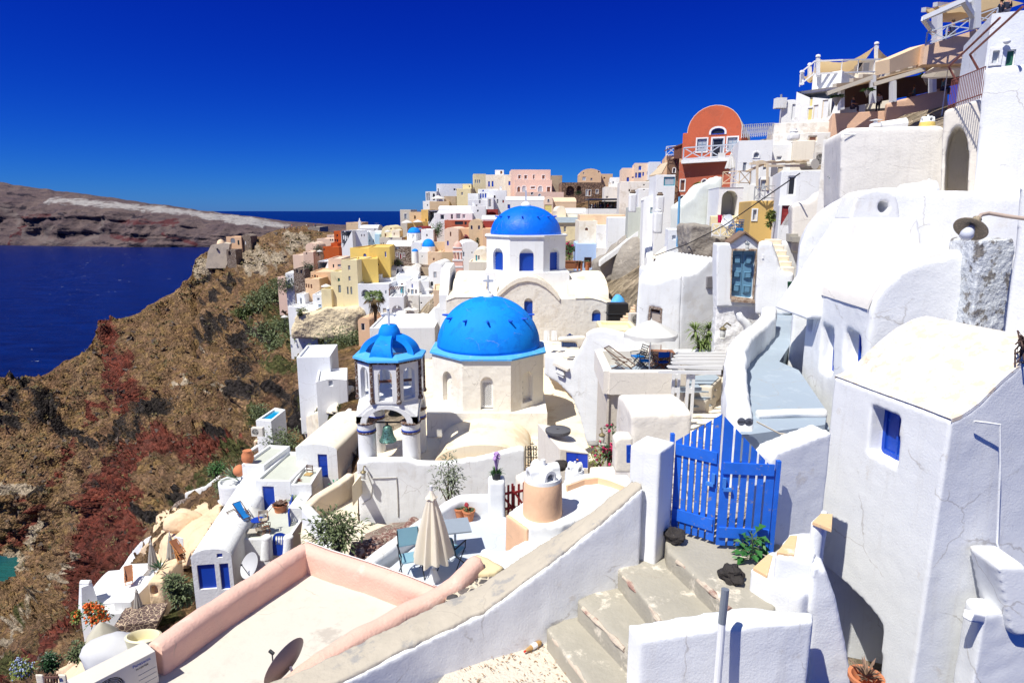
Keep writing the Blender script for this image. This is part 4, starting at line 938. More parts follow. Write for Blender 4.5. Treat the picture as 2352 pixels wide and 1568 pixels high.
# the double gate
def leaf(h,f,hz,fz,n,wide,rails,root):
 """h, f: hinge and free bottom points; hz, fz: picket heights there"""
 d=f-h; L=d.length; d=d/L; nrm=d.cross(UP).normalized()
 if nrm.y>0:nrm=-nrm
 lf=MB(); gap=.046*L; ws=[wide[0]]+[1]*(n-2)+[wide[1]]; un=(L-gap*(n-1))/sum(ws); a=0
 parts=[]
 for k in range(n):
  w=ws[k]*un; m=MB(); t0,t1=a/L,(a+w)/L; z0=.02*random.random()
  pr=[h+d*a+UP*z0,h+d*(a+w)+UP*z0,h+d*(a+w)+UP*lerp(hz,fz,t1),h+d*a+UP*lerp(hz,fz,t0)]
  m.prism(pr,-nrm*.028); parts.append(m.build('picket',GATE,root)); a+=w+gap
 for(r0,r1,s)in rails:
  m=MB(); a0,a1=.02*L,.97*L
  pr=[h+d*a0+UP*(r0*hz)+nrm*.03,h+d*a1+UP*(r0*hz)+nrm*.03,h+d*a1+UP*(r1*hz)+nrm*.03,h+d*a0+UP*(r1*hz)+nrm*.03]
  m.prism(pr,-nrm*.029); parts.append(m.build('rail',GATE,root))
 return d,nrm,L
g0=thing('gate','tall weathered blue double picket gate with a pointed top','gate',PZ(1645,1250,-5.12))
hl=PZ(1541,1213,-5.06); fl=PZ(1638,1243,-5.06); hr=PZ(1764,1259,-5.06); f2=PZ(1644,1252,-5.06)
for a_,b_,hz,fz,n in((hl,fl,1.50,2.08,6),(hr,f2,1.27,2.08,6)):
 lf=thing('leaf',None,None,a_); lf.parent=g0; lf.location=a_-g0.location
 d,nr,L=leaf(a_,b_,hz,fz,n,(1.35,1.6),[(.12,.25,0),(.98 if n==6 and a_ is hl else 1.08,.86 if a_ is hl else .94,0)],lf)
 m=MB(); m.box(a_+d*(L-.1)+UP*.95+nr*.04,(.12,.05,.05),rz=math.atan2(d.y,d.x)); m.box(a_+d*(L-.05)+UP*1.05+nr*.035,(.05,.04,.16),rz=math.atan2(d.y,d.x)); m.build('latch',simple('latch_blue',(.05,.2,.6),.5),lf)
m=MB(); m.bar(hl+Vector((-.05,.02,-.1)),hl+Vector((-.05,.02,1.62)),.07,.06); m.build('post',GATE,g0)
m=MB(); m.bar(hr+Vector((.05,.02,-.1)),hr+Vector((.05,.02,1.42)),.07,.06); m.build('post',GATE,g0)

# stones, sprout, bottle, pipe, low wall
def rock(name,label,px,py,z,r,seed,mat=ROCK,sq=(1,1,.8),lump=.5):
 m=MB(); p=PZ(px,py,z); m.blob(p+UP*r*sq[2]*.75,r,seed,lump,22,16,sq,1.1); return tag(m.build(name,mat,smooth=30),label,'rock')
rock('rock','dark speckled lava stone at the foot of the gate pier',1548,1243,-5.13,.16,3)
rock('rock','dark brown lava stone resting on the concrete landing before the gate',1679,1332,-5.13,.17,11)
rock('rock','pale grey boulder at the bottom edge beside the lowest step',1615,1575,-6.12,.25,5,simple('pale_rock',(.36,.33,.29),.9,col2=(.62,.58,.5),scale=5,bump=.05),(1.1,.8,.9),.4)
LEAF1=simple('leaf_green',(.035,.14,.03),.45,var=.35,scale=9)
def sprout(base,h,n,L,w,seed):
 rnd=random.Random(seed); m=MB(); st_=MB();
 for q in range(n):
  t=rnd.random(); az=rnd.uniform(0,6.28); d=Vector((math.cos(az),math.sin(az),rnd.uniform(-.2,.6)))
  p=base+UP*h*t+Vector((d.x,d.y,0))*.05
  e=p+d*.08
  st_.tube([p,e],.006,5)
  m.leaf(e,d,L*rnd.uniform(.6,1.1),w*rnd.uniform(.7,1.1),.8)
 st_.tube([base,base+UP*h*.5+Vector((.03,0,0)),base+UP*h],.012,6)
 return m,st_
b0=PZ(1722,1284,-5.13); pt=thing('fig_sprout','green broad-leaved sprout growing at the foot of the blue gate','plant',b0)
m,s_=sprout(b0,.42,46,.17,.13,4); m.build('leaves',LEAF1,pt); s_.build('stem',simple('stem_green',(.1,.16,.05)),pt)
m=MB(); rnd=random.Random(2); b0=PZ(1589,1318,-5.35)
for q in range(16):m.tube([b0,b0+Vector((rnd.uniform(-.16,.1),rnd.uniform(-.2,.05),rnd.uniform(-.06,.05)))],.012,5)
single('dead_roots','broken dry roots sticking from the edge of the top step','roots',m,simple('dry_wood',(.36,.2,.1),.8))
lw=MB(); lw.prism([P(*q)for q in((1443,1432,6.8),(1471,1471,6.6),(1654,1444,6.62),(1800,1430,6.66),(1868,1424,6.7),(1868,1406,7.0),(1806,1402,7.0),(1716,1391,7.0),(1524,1420,6.9))],Vector((0,0,-2.6)))
soften(single('low_wall','low white parapet wall with rounded top in front of the steps','wall',lw,WN),.035,2,.015,.4)
pp=thing('pipe','bare grey and white metal pipe standing before the low white wall','pipe',P(1645,1566,6.3))
a_=P(1645,1600,6.32); b_=P(1658,1430,6.38); c_=P(1666,1352,6.42)
m=MB(); m.tube([a_,b_],.043,12); m.build('painted_length',jm('W'),pp); m=MB(); m.tube([b_,c_],.045,12); m.tube([c_,c_+UP*.002],.03,12); m.build('bare_length',simple('galvanised',(.30,.33,.36),.45,.5),pp)
bt=thing('bottle','half empty plastic bottle with red cap lying at the foot of the steps','bottle',PZ(1220,1487,-6.42))
a_=PZ(1242,1474,-6.40); b_=PZ(1204,1496,-6.40); d=(b_-a_)
m=MB(); m.tube([a_,a_+d*.1,a_+d*.55,a_+d*.8,a_+d*.93],[.03,.042,.042,.028,.014],12); m.build('body',simple('tea_plastic',(.42,.25,.10),.2),bt); m=MB(); m.tube([a_+d*.28,a_+d*.56],.0435,12); m.build('paper_band',jm('W'),bt)
m=MB(); m.tube([a_+d*.92,a_+d*1.0],.017,10); m.build('cap',simple('red_cap',(.6,.03,.02)),bt)
# short stair with ochre treads right of the gate
s2=thing('stair','small white steps with ochre treads climbing beside the right-hand house','steps',PZ(1780,1380,-5.1))
OCH=plaster('ochre_tread',(.70,.47,.26),(.78,.72,.62),.7,2.4,thr=.6,bump=.006)
for z,pts,tr in((-4.80,[(1722,1304),(1764,1330),(1840,1362),(1866,1352),(1888,1280),(1772,1262)],[(1730,1303),(1762,1322),(1775,1275),(1764,1272)]),(-4.42,[(1777,1272),(1829,1280),(1868,1290),(1886,1222),(1834,1222),(1812,1226)],[(1784,1268),(1824,1274),(1831,1229),(1815,1229)]),(-4.02,[(1860,1200),(1892,1205),(1905,1172),(1888,1168)],[(1866,1198),(1910,1215),(1912,1180),(1886,1178)])):
 m=MB(); deck(m,pts,z,2.0); o=m.build('step',WN,s2); soften(o,.045,4,.03,.5)
 m=MB(); deck(m,tr,z+.022,.04); m.build('tread',OCH,s2)

 # ---- the near house on the right
def SF_(t):t=2*min(t,1-t); return float(np.interp(t,(0,.1,.25,.45,.65,.85,1),(0,.05,.22,.55,.8,.96,1)))
def near_house():
 A=P(1917,866,10.9); B=P(2184,967,8.5); A.z=B.z=(A.z+B.z)/2
 d=(B-A).normalized(); inn=Vector((-d.y,d.x,0)); inn=inn if inn.x>0 else-inn; L=(B-A).length
 root=thing('house','white vaulted house with peeling ochre roof and one blue window, at the right edge','house',A+d*L/2-UP*3)
 hw=1.72; rise=1.02; n=16; hb=-9
 prof=[(0,hb),(2*hw,hb)]+[(2*hw*(1-q/n),rise*SF_(q/n))for q in range(n+1)]
 pts=[A+inn*a+UP*h for a,h in prof]
 yaw=math.degrees(math.atan2(d.y,d.x)); pl=Pl(o=A,yaw=yaw)
 fr('N'); win=[pl.px(*q)for q in((752,350),(878,402),(862,630),(732,560))]
 alc=[pl.px(*q)for q in((545,1052),(572,1078),(640,1132),(700,1190),(760,1255),(802,1315),(778,1700),(490,1700))]; fr('D')
 m=MB(); k=len(pts)-1
 m.prism(pts,d*L,eholes={k:[(win,inn*.32),(alc,inn*1.9)]})
 o=m.build('wall',WN,root); soften(o,.035,2,.015,.5)
 ROOF=plaster('peeling_ochre_roof',(.77,.755,.72),(.60,.47,.33),.75,4.5,thr=.495,bump=.008,bscale=18,lump=.004)
 m=MB(); arc=[(2*hw*(1-q/24),.03+rise*SF_(q/24))for q in range(25)]
 rows=[[A+inn*a+UP*(h+.012*mn.noise(Vector((a*2,s*2,0))))+d*(s*L)for a,h in arc]for s in[q/14 for q in range(15)]]; m.grid(rows)
 low=[[A+inn*a+UP*(h-.06)+d*(s*L)for a,h in arc]for s in(0,1)]; m.grid([rows[0],low[0]]); m.grid([rows[-1],low[1]]); m.build('roof',ROOF,root,smooth=50)
 cen=sum(win,Vector())/4; W2=[win[0].lerp(win[1],.1),win[1],win[2],win[3].lerp(win[2],.1)]
 i4=[p+(cen-p)*.12+inn*.28 for p in win]; m=MB(); m.ring([p+inn*.26 for p in win],i4 if False else[p+(cen-p)*.2+inn*.26 for p in win],inn*.05); w=m.build('window',BLUEW,root)
 m=MB(); m.prism([p+(cen-p)*.15+inn*.29 for p in win],inn*.02); mid0=(win[0]+win[1])/2; mid1=(win[2]+win[3])/2; m.bar(mid0+inn*.275,mid1+inn*.275,.04,.04,up=inn); m.build('shutter',BLUEW,w)
 fr('N'); fp=Pl(o=B,yaw=0)
 m=MB(); pp=[fp.px(x,y,-.03)for x,y in((1195,418),(1250,424),(1308,432),(1310,600),(1303,760),(1296,950),(1330,1060),(1360,1250))]; m.tube(pp,.016,6); m.build('conduit',WN,root)
 m=MB(); q=[fp.px(x,y)for x,y in((1180,960),(1300,960),(1345,1100),(1365,1260),(1260,1265),(1235,1240))]; m.prism([p-Vector((0,.55,0))for p in q],Vector((0,.6,0))); o=m.build('buttress',WN,root); soften(o,.05,5)
 q=[P(x,y,7.3)for x,y in((500,1060),(556,1080),(598,1200),(640,1400),(662,1560),(690,1800),(462,1800),(468,1400),(482,1150))]; m=MB(); m.prism(q,Vector((.25,.9,0))); soften(m.build('pier',WN,root),.04,3,.03,.5)
 fr('D'); return root,A,B,d,inn,L
BLUEW=simple('window_blue',(.008,.06,.42),.45,col2=(.03,.16,.55),scale=4,thr=.6,var=.2)
NH=near_house()
# frontage right of it and its lower block
fr('N')
m=MB(); p0=Pl(o=NH[1]-NH[3]*.0,yaw=math.degrees(math.atan2(NH[4].y,NH[4].x))); q=[p0.px(x,y)for x,y in((1312,432),(1700,240),(1700,1900),(1200,1900),(1265,1260))]
m.prism([p+NH[3]*.06 for p in q],Vector((0,1.6,0))); soften(single('rough_wall','rough white gable wall with grey cement streaks at the right edge','wall',m,plaster('rough_cement_white',(.78,.77,.75),(.36,.33,.30),.8,.8,thr=.6,streak=True,bump=.02,lump=.01)),.05,4,.05,.6)
m=MB(); p0=Pl(None,None,None,8,o=P(1265,1265,8.0)); q=[p0.px(x,y)for x,y in((1238,1262),(1700,1240),(1700,1900),(1150,1900))]; m.prism(q,Vector((0,.4,0)))
soften(single('low_block','plain low white block in the bottom right corner','wall',m,WN),.05,5,.04,.6)
m=MB(); m.bar(P(1172,1270,7.9),P(1262,1285,8.15),.13,.13); soften(single('roof_drain','stubby white rain spout poking from the low corner block','spout',m,WN),.02,3)
b0=P(725,1568,6.9); pt=thing('flower_pot','terracotta pot of dried flowers in the dark wall alcove','pot',b0-UP*.25); m=MB(); m.lathe([(.13,-.25),(.19,.05),(.21,.06),(.21,.11),(.17,.11),(.1,-.1)],b0,18); m.build('pot',simple('terracotta',(.55,.20,.09),.8),pt,smooth=40)
m=MB(); rnd=random.Random(9)
for q in range(90):d=Vector((rnd.uniform(-1,1),rnd.uniform(-1,1),rnd.uniform(.3,1.6))); m.leaf(b0+UP*.08+d*.06*rnd.random(),d,rnd.uniform(.08,.2),.035)
m.build('dry_flowers',simple('dry_flower',(.25,.16,.11),.9,var=.4),pt)
fr('D')

# ---- house with blue windows, chimney vault and the big vault behind
def mid_house():
 A=P(1857,666,16.1); B=P(2003,713,12.8); A.z=B.z=-2.0
 d=(B-A).normalized(); inn=Vector((-d.y,d.x,0)); inn=inn if inn.x>0 else-inn; L=(B-A).length
 root=thing('house','smooth white vaulted house with two narrow blue windows above the blue-grey path','house',A+d*L/2-UP*2.3)
 hw=1.95; rise=1.2; n=16; hb=-4
 prof=[(0,hb),(2*hw,hb)]+[(hw+hw*math.cos(math.pi*q/n),rise*math.sin(math.pi*q/n))for q in range(n+1)]
 pl=Pl(o=A,yaw=math.degrees(math.atan2(d.y,d.x)))
 fr('M'); H=[[pl.px(*q)for q in w]for w in(((762,1160),(848,1218),(838,1566),(736,1520)),((942,1200),(1060,1266),(1050,1520),(920,1490)),((655,1003),(690,1050),(676,1232),(634,1196)))]; fr('D')
 m=MB(); k=len(prof)-1; m.prism([A+inn*a+UP*h for a,h in prof],d*L,eholes={k:[(h,inn*.3)for h in H]})
 o=m.build('wall',WM,root); soften(o,.06,5,.05,.9)
 m=MB(); arc=[(hw+(hw+.03)*math.cos(math.pi*q/24),(rise+.03)*math.sin(math.pi*q/24))for q in range(25)]; rows=[[A+inn*a+UP*h+d*(s*(L-.12)+.0)for a,h in arc]for s in(0,.5,1)]; m.grid(rows)
 low=[[p-UP*.12 for p in r]for r in rows]; m.grid([rows[0],low[0]]); m.grid([rows[-1],low[-1]]); o=m.build('roof',plaster('vault_cream_wash',(.82,.78,.71),None,0,bump=.006,lump=.006),root,smooth=60)
 for w in H[:2]:
  cen=sum(w,Vector())/4; m=MB(); q=[w[0].lerp(w[1],.35),w[1],w[2],w[3].lerp(w[2],.35)]; c2=sum(q,Vector())/4
  m.ring([p+inn*.2 for p in q],[p+(c2-p)*.2+inn*.2 for p in q],inn*.08); f=m.build('window',BLUEW,root); m=MB(); m.prism([p+(c2-p)*.15+inn*.26 for p in q],inn*.02); m.build('pane',jm('k')if w is H[0]else BLUEW,f)
  # tapered chimney
 ch=MB(); fr('M'); Yc=15.9
 b=[P(690,980,Yc-.4),P(1500,560,Yc-.4)]; t=[P(935,338,Yc),P(1445,328,Yc)]
 z1=(t[0].z+t[1].z)/2; q=[Vector((t[0].x,Yc-.35,z1)),Vector((t[1].x,Yc-.35,z1)),Vector((t[1].x,Yc+.5,z1)),Vector((t[0].x,Yc+.5,z1))]
 z0=-2.6; r=[Vector((t[0].x-1.05,Yc-.75,z0)),Vector((t[1].x+.45,Yc-.75,z0)),Vector((t[1].x+.45,Yc+1.2,z0)),Vector((t[0].x-1.05,Yc+1.2,z0))]
 ch.poly(q); ch.poly(r)
 for k in range(4):ch.face([r[k],r[(k+1)%4],q[(k+1)%4],q[k]])
 o=ch.build('chimney',WM,root); soften(o,.05,4)
 cp=Pl(None,None,None,0,o=Vector((t[0].x,Yc-.28,z1))); out=[cp.at(x,y)for x,y in((978,322),(1378,322),(1366,240),(1345,168),(1300,135),(1190,112),(1090,135),(1036,165),(1010,240))]
 out=[(a,h if h>.05 else-.06)for a,h in out]; hole=[cp.at(1245+46*math.cos(q*.785),250+52*math.sin(q*.785))for q in range(8)]
 m=MB(); m.poly([cp.w(a,h)for a,h in out],[[cp.w(a,h)for a,h in hole]]); m.poly([cp.w(a,h,.75)for a,h in out],[[cp.w(a,h,.75)for a,h in hole]])
 for ls in(out,hole):
  for k in range(len(ls)):a,b2=ls[k],ls[(k+1)%len(ls)]; m.face([cp.w(*a),cp.w(*b2),cp.w(*b2,.75),cp.w(*a,.75)])
 o2=m.build('chimney_cap',WM,o); soften(o2,.035,4); fr('D')
 return root
WM=plaster('smooth_whitewash',(.775,.785,.79),(.66,.63,.58),.5,.8,thr=.58,bump=.008,bscale=20,lump=.006,var=.03)
mid_house()
def big_vault():
 fr('M'); Yv=17.6; A=P(572,640,Yv); pl=Pl(o=A,yaw=-24); L=pl.at(2345,440)[0]; hw=pl.at(1250,447)[0]; fr('D')
 root=thing('house','wide smooth white barrel vault rising behind the tapered chimney','house',pl.w(2,-2.5,1))
 rise=pl.at(1350,440)[1]
 n=18; out=[(0,-5),(L,-5),(L,rise*.9)]+[(hw*(1-math.sin(R(90*q/14))),rise*math.cos(R(90*q/14)))for q in range(0,15)]
 m=MB(); m.prism([pl.w(a,h)for a,h in out],-pl.n*3.5); o=m.build('wall',WM,root,smooth=40); soften(o,.1,4,.05,.9)
big_vault()
# path, its walls and cross sills
fr('D')
m=MB(); deck(m,[(1700,1000),(1710,860),(1715,780),(1770,735),(1775,715),(1830,700),(1835,760),(1790,830),(1835,850),(1900,945),(1895,975)],-4.02,.5); PA=struct(m.build('path',PATHB))
m=MB(); deck(m,[(1700,1010),(1700,960),(1900,970),(1905,985),(1800,1012)],-4.24,.6); struct(m.build('path',PATHB))
m=MB(); deck(m,[(1700,1045),(1700,1005),(1900,1000),(1850,1012),(1790,1028)],-4.46,.6); struct(m.build('path',PATHB))
for(a,b,z,nm)in(((1738,953),(1895,950),-3.97,'white kerb across the blue-grey path, upper of two'),((1738,990),(1900,1000),-4.2,'white kerb across the blue-grey path, lower of two')):
 m=MB(); pa,pb=PZ(*a,z),PZ(*b,z); m.tube([pa,pa.lerp(pb,.5)+UP*.03,pb],[.11,.09,.12],8); soften(single('kerb',nm,'kerb',m,WN),.03,3)
tp=[(1700,985,11.2),(1694,905,12.6),(1690,840,14.3),(1692,800,15.6),(1708,772,16.8),(1740,748,18.4),(1764,726,20.2),(1768,706,21.8)]
pts=resamp([P(*q)for q in tp],5); m=MB(); m.sweep(pts,[(-.3,-4.2),(-.24,-.06),(-.16,.02),(.16,.02),(.24,-.06),(.26,-4.2)])
pw=single('path_wall','thick curving whitewashed wall along the blue-grey path','wall',m,WN); soften(pw,.06,5,.1,.7)
for k,(px,py,txt)in enumerate(((1703,968,'PRIVATE'),(1720,969,'NO\nENTRY'))):
 p=P(px,py,10.85); root=thing('sign',('small round grey sign reading PRIVATE on the path wall end','small round grey sign reading NO ENTRY on the path wall end')[k],'sign',p)
 m=MB(); m.lathe([(.075,-.012),(.075,.012)],p,24,M=Matrix.Rotation(R(90),3,'X')); m.build('disc',simple('sign_grey',(.12,.13,.16),.5),root)
 text_mesh('lettering',txt,.036,jm('K'),root,(0,-.015,0),(R(90),0,0))
m=MB(); m.tube([P(1738,968,10.9),P(1790,995,10.9),P(1845,1000,10.8),P(1875,997,10.6)],.014,5); single('rope','slack rope strung across the path above the gate','rope',m,simple('rope_tan',(.6,.52,.4),.9))
# street lamp on the right
fr('M'); lp=thing('wall_lamp','rusty enamel street lamp with white bulb on a curved arm','lamp',P(2300,340,10.6))
RUST=simple('rusty_enamel',(.26,.22,.15),.6,col2=(.42,.32,.22),scale=14)
m=MB(); m.tube([P(*q)for q in((2420,350,10.2),(2260,330,10.4),(2180,318,10.5),(2070,300,10.6),(2010,312,10.6),(1978,348,10.6))],.033,10); m.build('arm',simple('arm_rust',(.42,.33,.27),.7),lp)
ax=(P(1915,440,10.5)-P(1975,350,10.6)).normalized(); Mr=UP.rotation_difference(ax).to_matrix()*1.5; p=P(1962,368,10.6)
m=MB(); m.lathe([(.045,-.05),(.05,.05),(.08,.07),(.15,.1),(.172,.11),(.165,.116),(.14,.108),(.07,.085),(.03,.07)],p,28,M=Mr); m.build('shade',RUST,lp,smooth=50)
m=MB(); m.lathe([(.03,.07),(.045,.11),(.068,.19),(.06,.235),(0,.26)],p,16,M=Mr); m.build('bulb',simple('bulb_glass',(.6,.63,.7),.15),lp,smooth=90)
# crumbling pillar and right-hand wall
m=MB(); pl=Pl(1990,600,12.2,12); m.prism([pl.px(x,y)for x,y in((2003,520),(2040,505),(2120,508),(2260,498),(2270,600),(2240,820),(2205,1020),(2185,1250),(2160,1400),(1930,1400),(1925,1180),(1955,960),(1975,700))],Vector((.1,1,0)))
o=single('crumbling_pillar','crumbling pillar with flaking plaster under the street lamp','pillar',m,plaster('flaking_plaster',(.66,.69,.72),(.20,.18,.16),.95,3.2,thr=.52,bump=.05,bscale=14,lump=.012,var=.12)); soften(o,.03,1,.05,.2)
m=MB(); pl=Pl(2230,900,11.5,-34); m.prism([pl.px(x,y)for x,y in((2315,80),(2600,80),(2600,1300),(2170,1350),(2190,1250),(2240,820),(2275,600),(2300,300))],Vector((.5,.6,0)))
soften(single('side_wall','pale bluish plaster wall at the extreme right carrying the street lamp','wall',m,WM),.06,3)
m=MB(); b0=P(2330,1330,8.7); rnd=random.Random(3)
for q in range(26):m.tube([b0+Vector((rnd.uniform(-.05,.1),0,rnd.uniform(-.1,.15))),b0+Vector((rnd.uniform(-.22,.2),rnd.uniform(-.2,.1),rnd.uniform(-.25,.25))),b0+Vector((rnd.uniform(-.1,.3),rnd.uniform(-.2,.1),rnd.uniform(-.3,.2)))],.012,5)
single('dead_branches','bundle of dead twisted branches lying on the peeling roof','branches',m,simple('dead_wood',(.09,.055,.045),.9))
fr('D')

# ---------------------------------------------------------------- furniture and small things
def FAB(n,c):
 k='fabric_'+n
 if k in MATS:return MATS[k]
 m=simple(k,c,.9,spec=.1,var=.05,scale=12); nt=m.node_tree; b=nt.nodes['Principled BSDF']; t=nd(nt,'ShaderNodeBsdfTranslucent'); t.inputs[0].default_value=(*c,1); x=nd(nt,'ShaderNodeMixShader'); x.inputs[0].default_value=.35
 nt.links.new(b.outputs[0],x.inputs[1]); nt.links.new(t.outputs[0],x.inputs[2]); nt.links.new(x.outputs[0],nt.nodes['Material Output'].inputs[0]); return m
WOOD=simple('teak',(.26,.10,.045),.55,var=.2,scale=10); DWOOD=simple('dark_wood',(.10,.045,.025),.6,var=.2,scale=10)
BMET=simple('black_metal',(.025,.027,.03),.45,.4); WMET=simple('white_metal',(.74,.74,.73),.4); TERR=simple('terracotta',(.55,.20,.09),.8)
def parasol(label,top,h,r,n=8,mat=None,drop=None,name='parasol',group=None,valance=.1):
 """top: apex point; h: apex above the ground; open canopy"""
 mat=mat or FAB('white',(.80,.79,.76)); drop=drop or r*.32; top=Vector(top)
 t=thing(name,label,'parasol',top-UP*h,group); m=MB()
 rows=[]
 for k in range(7):
  q=k/6; row=[]
  for a in range(n*4+1):
   an=2*math.pi*a/(n*4); sag=1-.06*abs(math.sin(an*n/2))*q; zz=-drop*(q**1.15)-.03*abs(math.sin(an*n/2))*q
   row.append(top+Vector((r*q*math.cos(an)*sag,r*q*math.sin(an)*sag,zz)))
  rows.append(row)
 if valance:rows.append([p-UP*valance*(1+.25*math.cos(a*math.pi/2))for a,p in enumerate(rows[-1])])
 m.grid(rows); m.build('canopy',mat,t,smooth=50)
 m=MB(); m.tube([top-UP*h,top+UP*.06],max(.022,r*.02),8); m.build('pole',WMET,t)
 m=MB()
 for k in range(n):a=2*math.pi*k/n; m.tube([top-UP*.05,top+Vector((r*.97*math.cos(a),r*.97*math.sin(a),-drop-.02))],.012,4)
 m.build('ribs',WMET,t)
 m=MB(); m.lathe([(r*.16,0),(r*.15,.07),(0,.08)],top-UP*h,12); m.build('base',WMET,t); return t
def parasol_closed(label,top,h,r,mat=None,name='parasol',group=None):
 mat=mat or FAB('cream',(.93,.86,.73)); top=Vector(top); t=thing(name,label,'parasol',top-UP*h,group); m=MB(); rows=[]; N=64
 prof=[(0,.02),(.04,.06),(.14,.24),(.24,.36),(.36,.44),(.24,.48),(.42,1.0),(.62,1.6),(.82,2.3),(1.0,2.95),(1.0,3.05)]
 for q,(rr,z)in enumerate(prof):
  row=[]
  for a in range(N+1):
   an=2*math.pi*a/N; fold=1+(.22 if q>5 else .14)*math.sin(an*9)*min(1,z)+.09*math.sin(an*4+1)*min(1,z/2)
   row.append(top+Vector((r*rr*fold*math.cos(an),r*rr*fold*math.sin(an),-z*h/4.0+(.05*h/2*math.sin(an*4+.5)if q>=9 else(.02*math.sin(an*6)if q==4 else 0)))))
  rows.append(row)
 m.grid(rows); m.build('canopy',mat,t,smooth=60)
 m=MB(); m.tube([top-UP*h,top+UP*.03],max(.02,r*.09),10); m.build('pole',WMET,t)
 m=MB(); m.lathe([(r*.5,0),(r*.42,.03),(r*.16,.28*h/2.2),(0,.3*h/2.2)],top-UP*h,8); m.build('base',WMET,t); return t
def at_rot(p,rz):
 M=Matrix.Rotation(R(rz),3,'Z'); p=Vector(p)
 return lambda x,y,z:p+M@Vector((x,y,z))
def folding_chair(label,p,rz,seat=None,frame=None,group=None,back_slats=True,sc=1.0,cush=None):
 frame=frame or BMET; t=thing('folding_chair',label,'chair',p,group); f0=at_rot(p,rz); f=lambda x,y,z:f0(x*sc,y*sc,z*sc); w=.23
 for s in(-1,1):
  m=MB(); m.tube([f(s*w,-.26,0),f(s*w,.20,.45)],.014,6); m.tube([f(s*w,.28,0),f(s*w,-.22,.45)],.014,6); m.build('leg',frame,t)
  m=MB(); m.tube([f(s*w,.2,.45),f(s*w,.34,.95)],.014,6); m.build('back_post',frame,t)
  m=MB(); m.tube([f(s*w*1.1,-.24,.64),f(s*w*1.1,.26,.66)],.018,6); m.tube([f(s*w*1.1,-.2,.45),f(s*w*1.1,-.22,.64)],.012,5); m.build('armrest',frame,t)
 m=MB(); m.prism([f(-w,-.22,.45),f(w,-.22,.45),f(w,.2,.44),f(-w,.2,.44)],UP*(.05 if cush else .02)); m.build('seat',seat or frame,t)
 m=MB()
 if back_slats:
  for k in range(5):m.bar(f(-w,.23+.03*k,.55+.09*k),f(w,.23+.03*k,.55+.09*k),.012,.045)
 else:m.prism([f(-w,.24,.60),f(w,.24,.60),f(w,.345,.96),f(-w,.345,.96)],Vector((0,0,.02)))
 m.build('backrest',(frame if back_slats else seat),t); return t
def director_chair(label,p,rz,fab,group=None,wood=None):
 wood=wood or WOOD; t=thing('director_chair',label,'chair',p,group); f=at_rot(p,rz); w=.27
 for s in(-1,1):
  m=MB(); m.bar(f(-s*w,-.2,.03),f(s*w,-.2,.44),.035,.02); m.bar(f(-s*w,.2,.03),f(s*w,.2,.44),.035,.02); m.build('crossed_leg',wood,t)
  m=MB(); m.bar(f(s*w,-.24,.02),f(s*w,.24,.02),.04,.03); m.bar(f(s*w,-.22,.64),f(s*w,.24,.64),.05,.022); m.bar(f(s*w,.22,.44),f(s*w,.25,.92),.03,.03); m.bar(f(s*w,-.2,.44),f(s*w,-.2,.64),.03,.03); m.build('side_frame',wood,t)
 m=MB(); m.grid([[f(x,y,.45-.04*(1-(x/w)**2))for x in(-w,-w/2,0,w/2,w)]for y in(-.22,.22)]); m.build('seat',fab,t)
 m=MB(); m.grid([[f(x,.24+.05*(1-(x/w)**2),z)for x in(-w,-w/2,0,w/2,w)]for z in(.68,.92)]); m.build('backrest',fab,t); return t
def deck_chair(label,p,rz,fab,wood=None,group=None,sc=1.0):
 wood=wood or DWOOD; t=thing('deck_chair',label,'deck chair',p,group); f0=at_rot(p,rz); f=lambda x,y,z:f0(x*sc,y*sc,z*sc); w=.28
 for s in(-1,1):
  m=MB(); m.bar(f(s*w,-.62,.28),f(s*w,.62,1.0),.045,.03); m.build('long_rail',wood,t)
  m=MB(); m.bar(f(s*(w-.04),-.3,.46),f(s*(w-.04),.42,.02),.04,.025); m.bar(f(s*(w-.04),-.62,.02),f(s*(w-.04),.12,.42),.04,.025); m.bar(f(s*w,-.45,.5),f(s*w,.25,.58),.05,.02); m.build('leg',wood,t)
 for y,z in((-.62,.28),(.62,1.0),(.42,.03),(-.62,.03)):m=MB(); m.bar(f(-w,y,z),f(w,y,z),.035,.03); m.build('cross_bar',wood,t)
 m=MB(); m.grid([[f(x,y,z)for x in(-w+.03,0,w-.03)]for y,z in((-.6,.29),(-.35,.27),(-.05,.35),(.2,.58),(.45,.84),(.61,1.0))]); m.build('sling',fab,t,smooth=60); return t
def table(label,p,rz,w,d,h,mat,leg='post',group=None,legmat=None):
 t=thing('table',label,'table',p,group); f=at_rot(p,rz); m=MB(); m.prism([f(-w/2,-d/2,h),f(w/2,-d/2,h),f(w/2,d/2,h),f(-w/2,d/2,h)],-UP*.035); m.build('tabletop',mat,t); lm=legmat or mat
 if leg=='post':m=MB(); m.tube([f(0,0,.02),f(0,0,h-.03)],.03,8); m.build('leg',lm,t); m=MB(); m.bar(f(-w*.35,0,.02),f(w*.35,0,.02),.05,.03); m.bar(f(0,-d*.35,.021),f(0,d*.35,.021),.05,.03); m.build('foot',lm,t)
 else:
  for s in(-1,1):m=MB(); m.bar(f(-w*.4,s*d*.36,.02),f(w*.4,s*d*.36,h-.05),.05,.03); m.bar(f(w*.4,s*(d*.36-.04),.02),f(-w*.4,s*(d*.36-.04),h-.05),.05,.03); m.build('crossed_leg',lm,t)
 return t
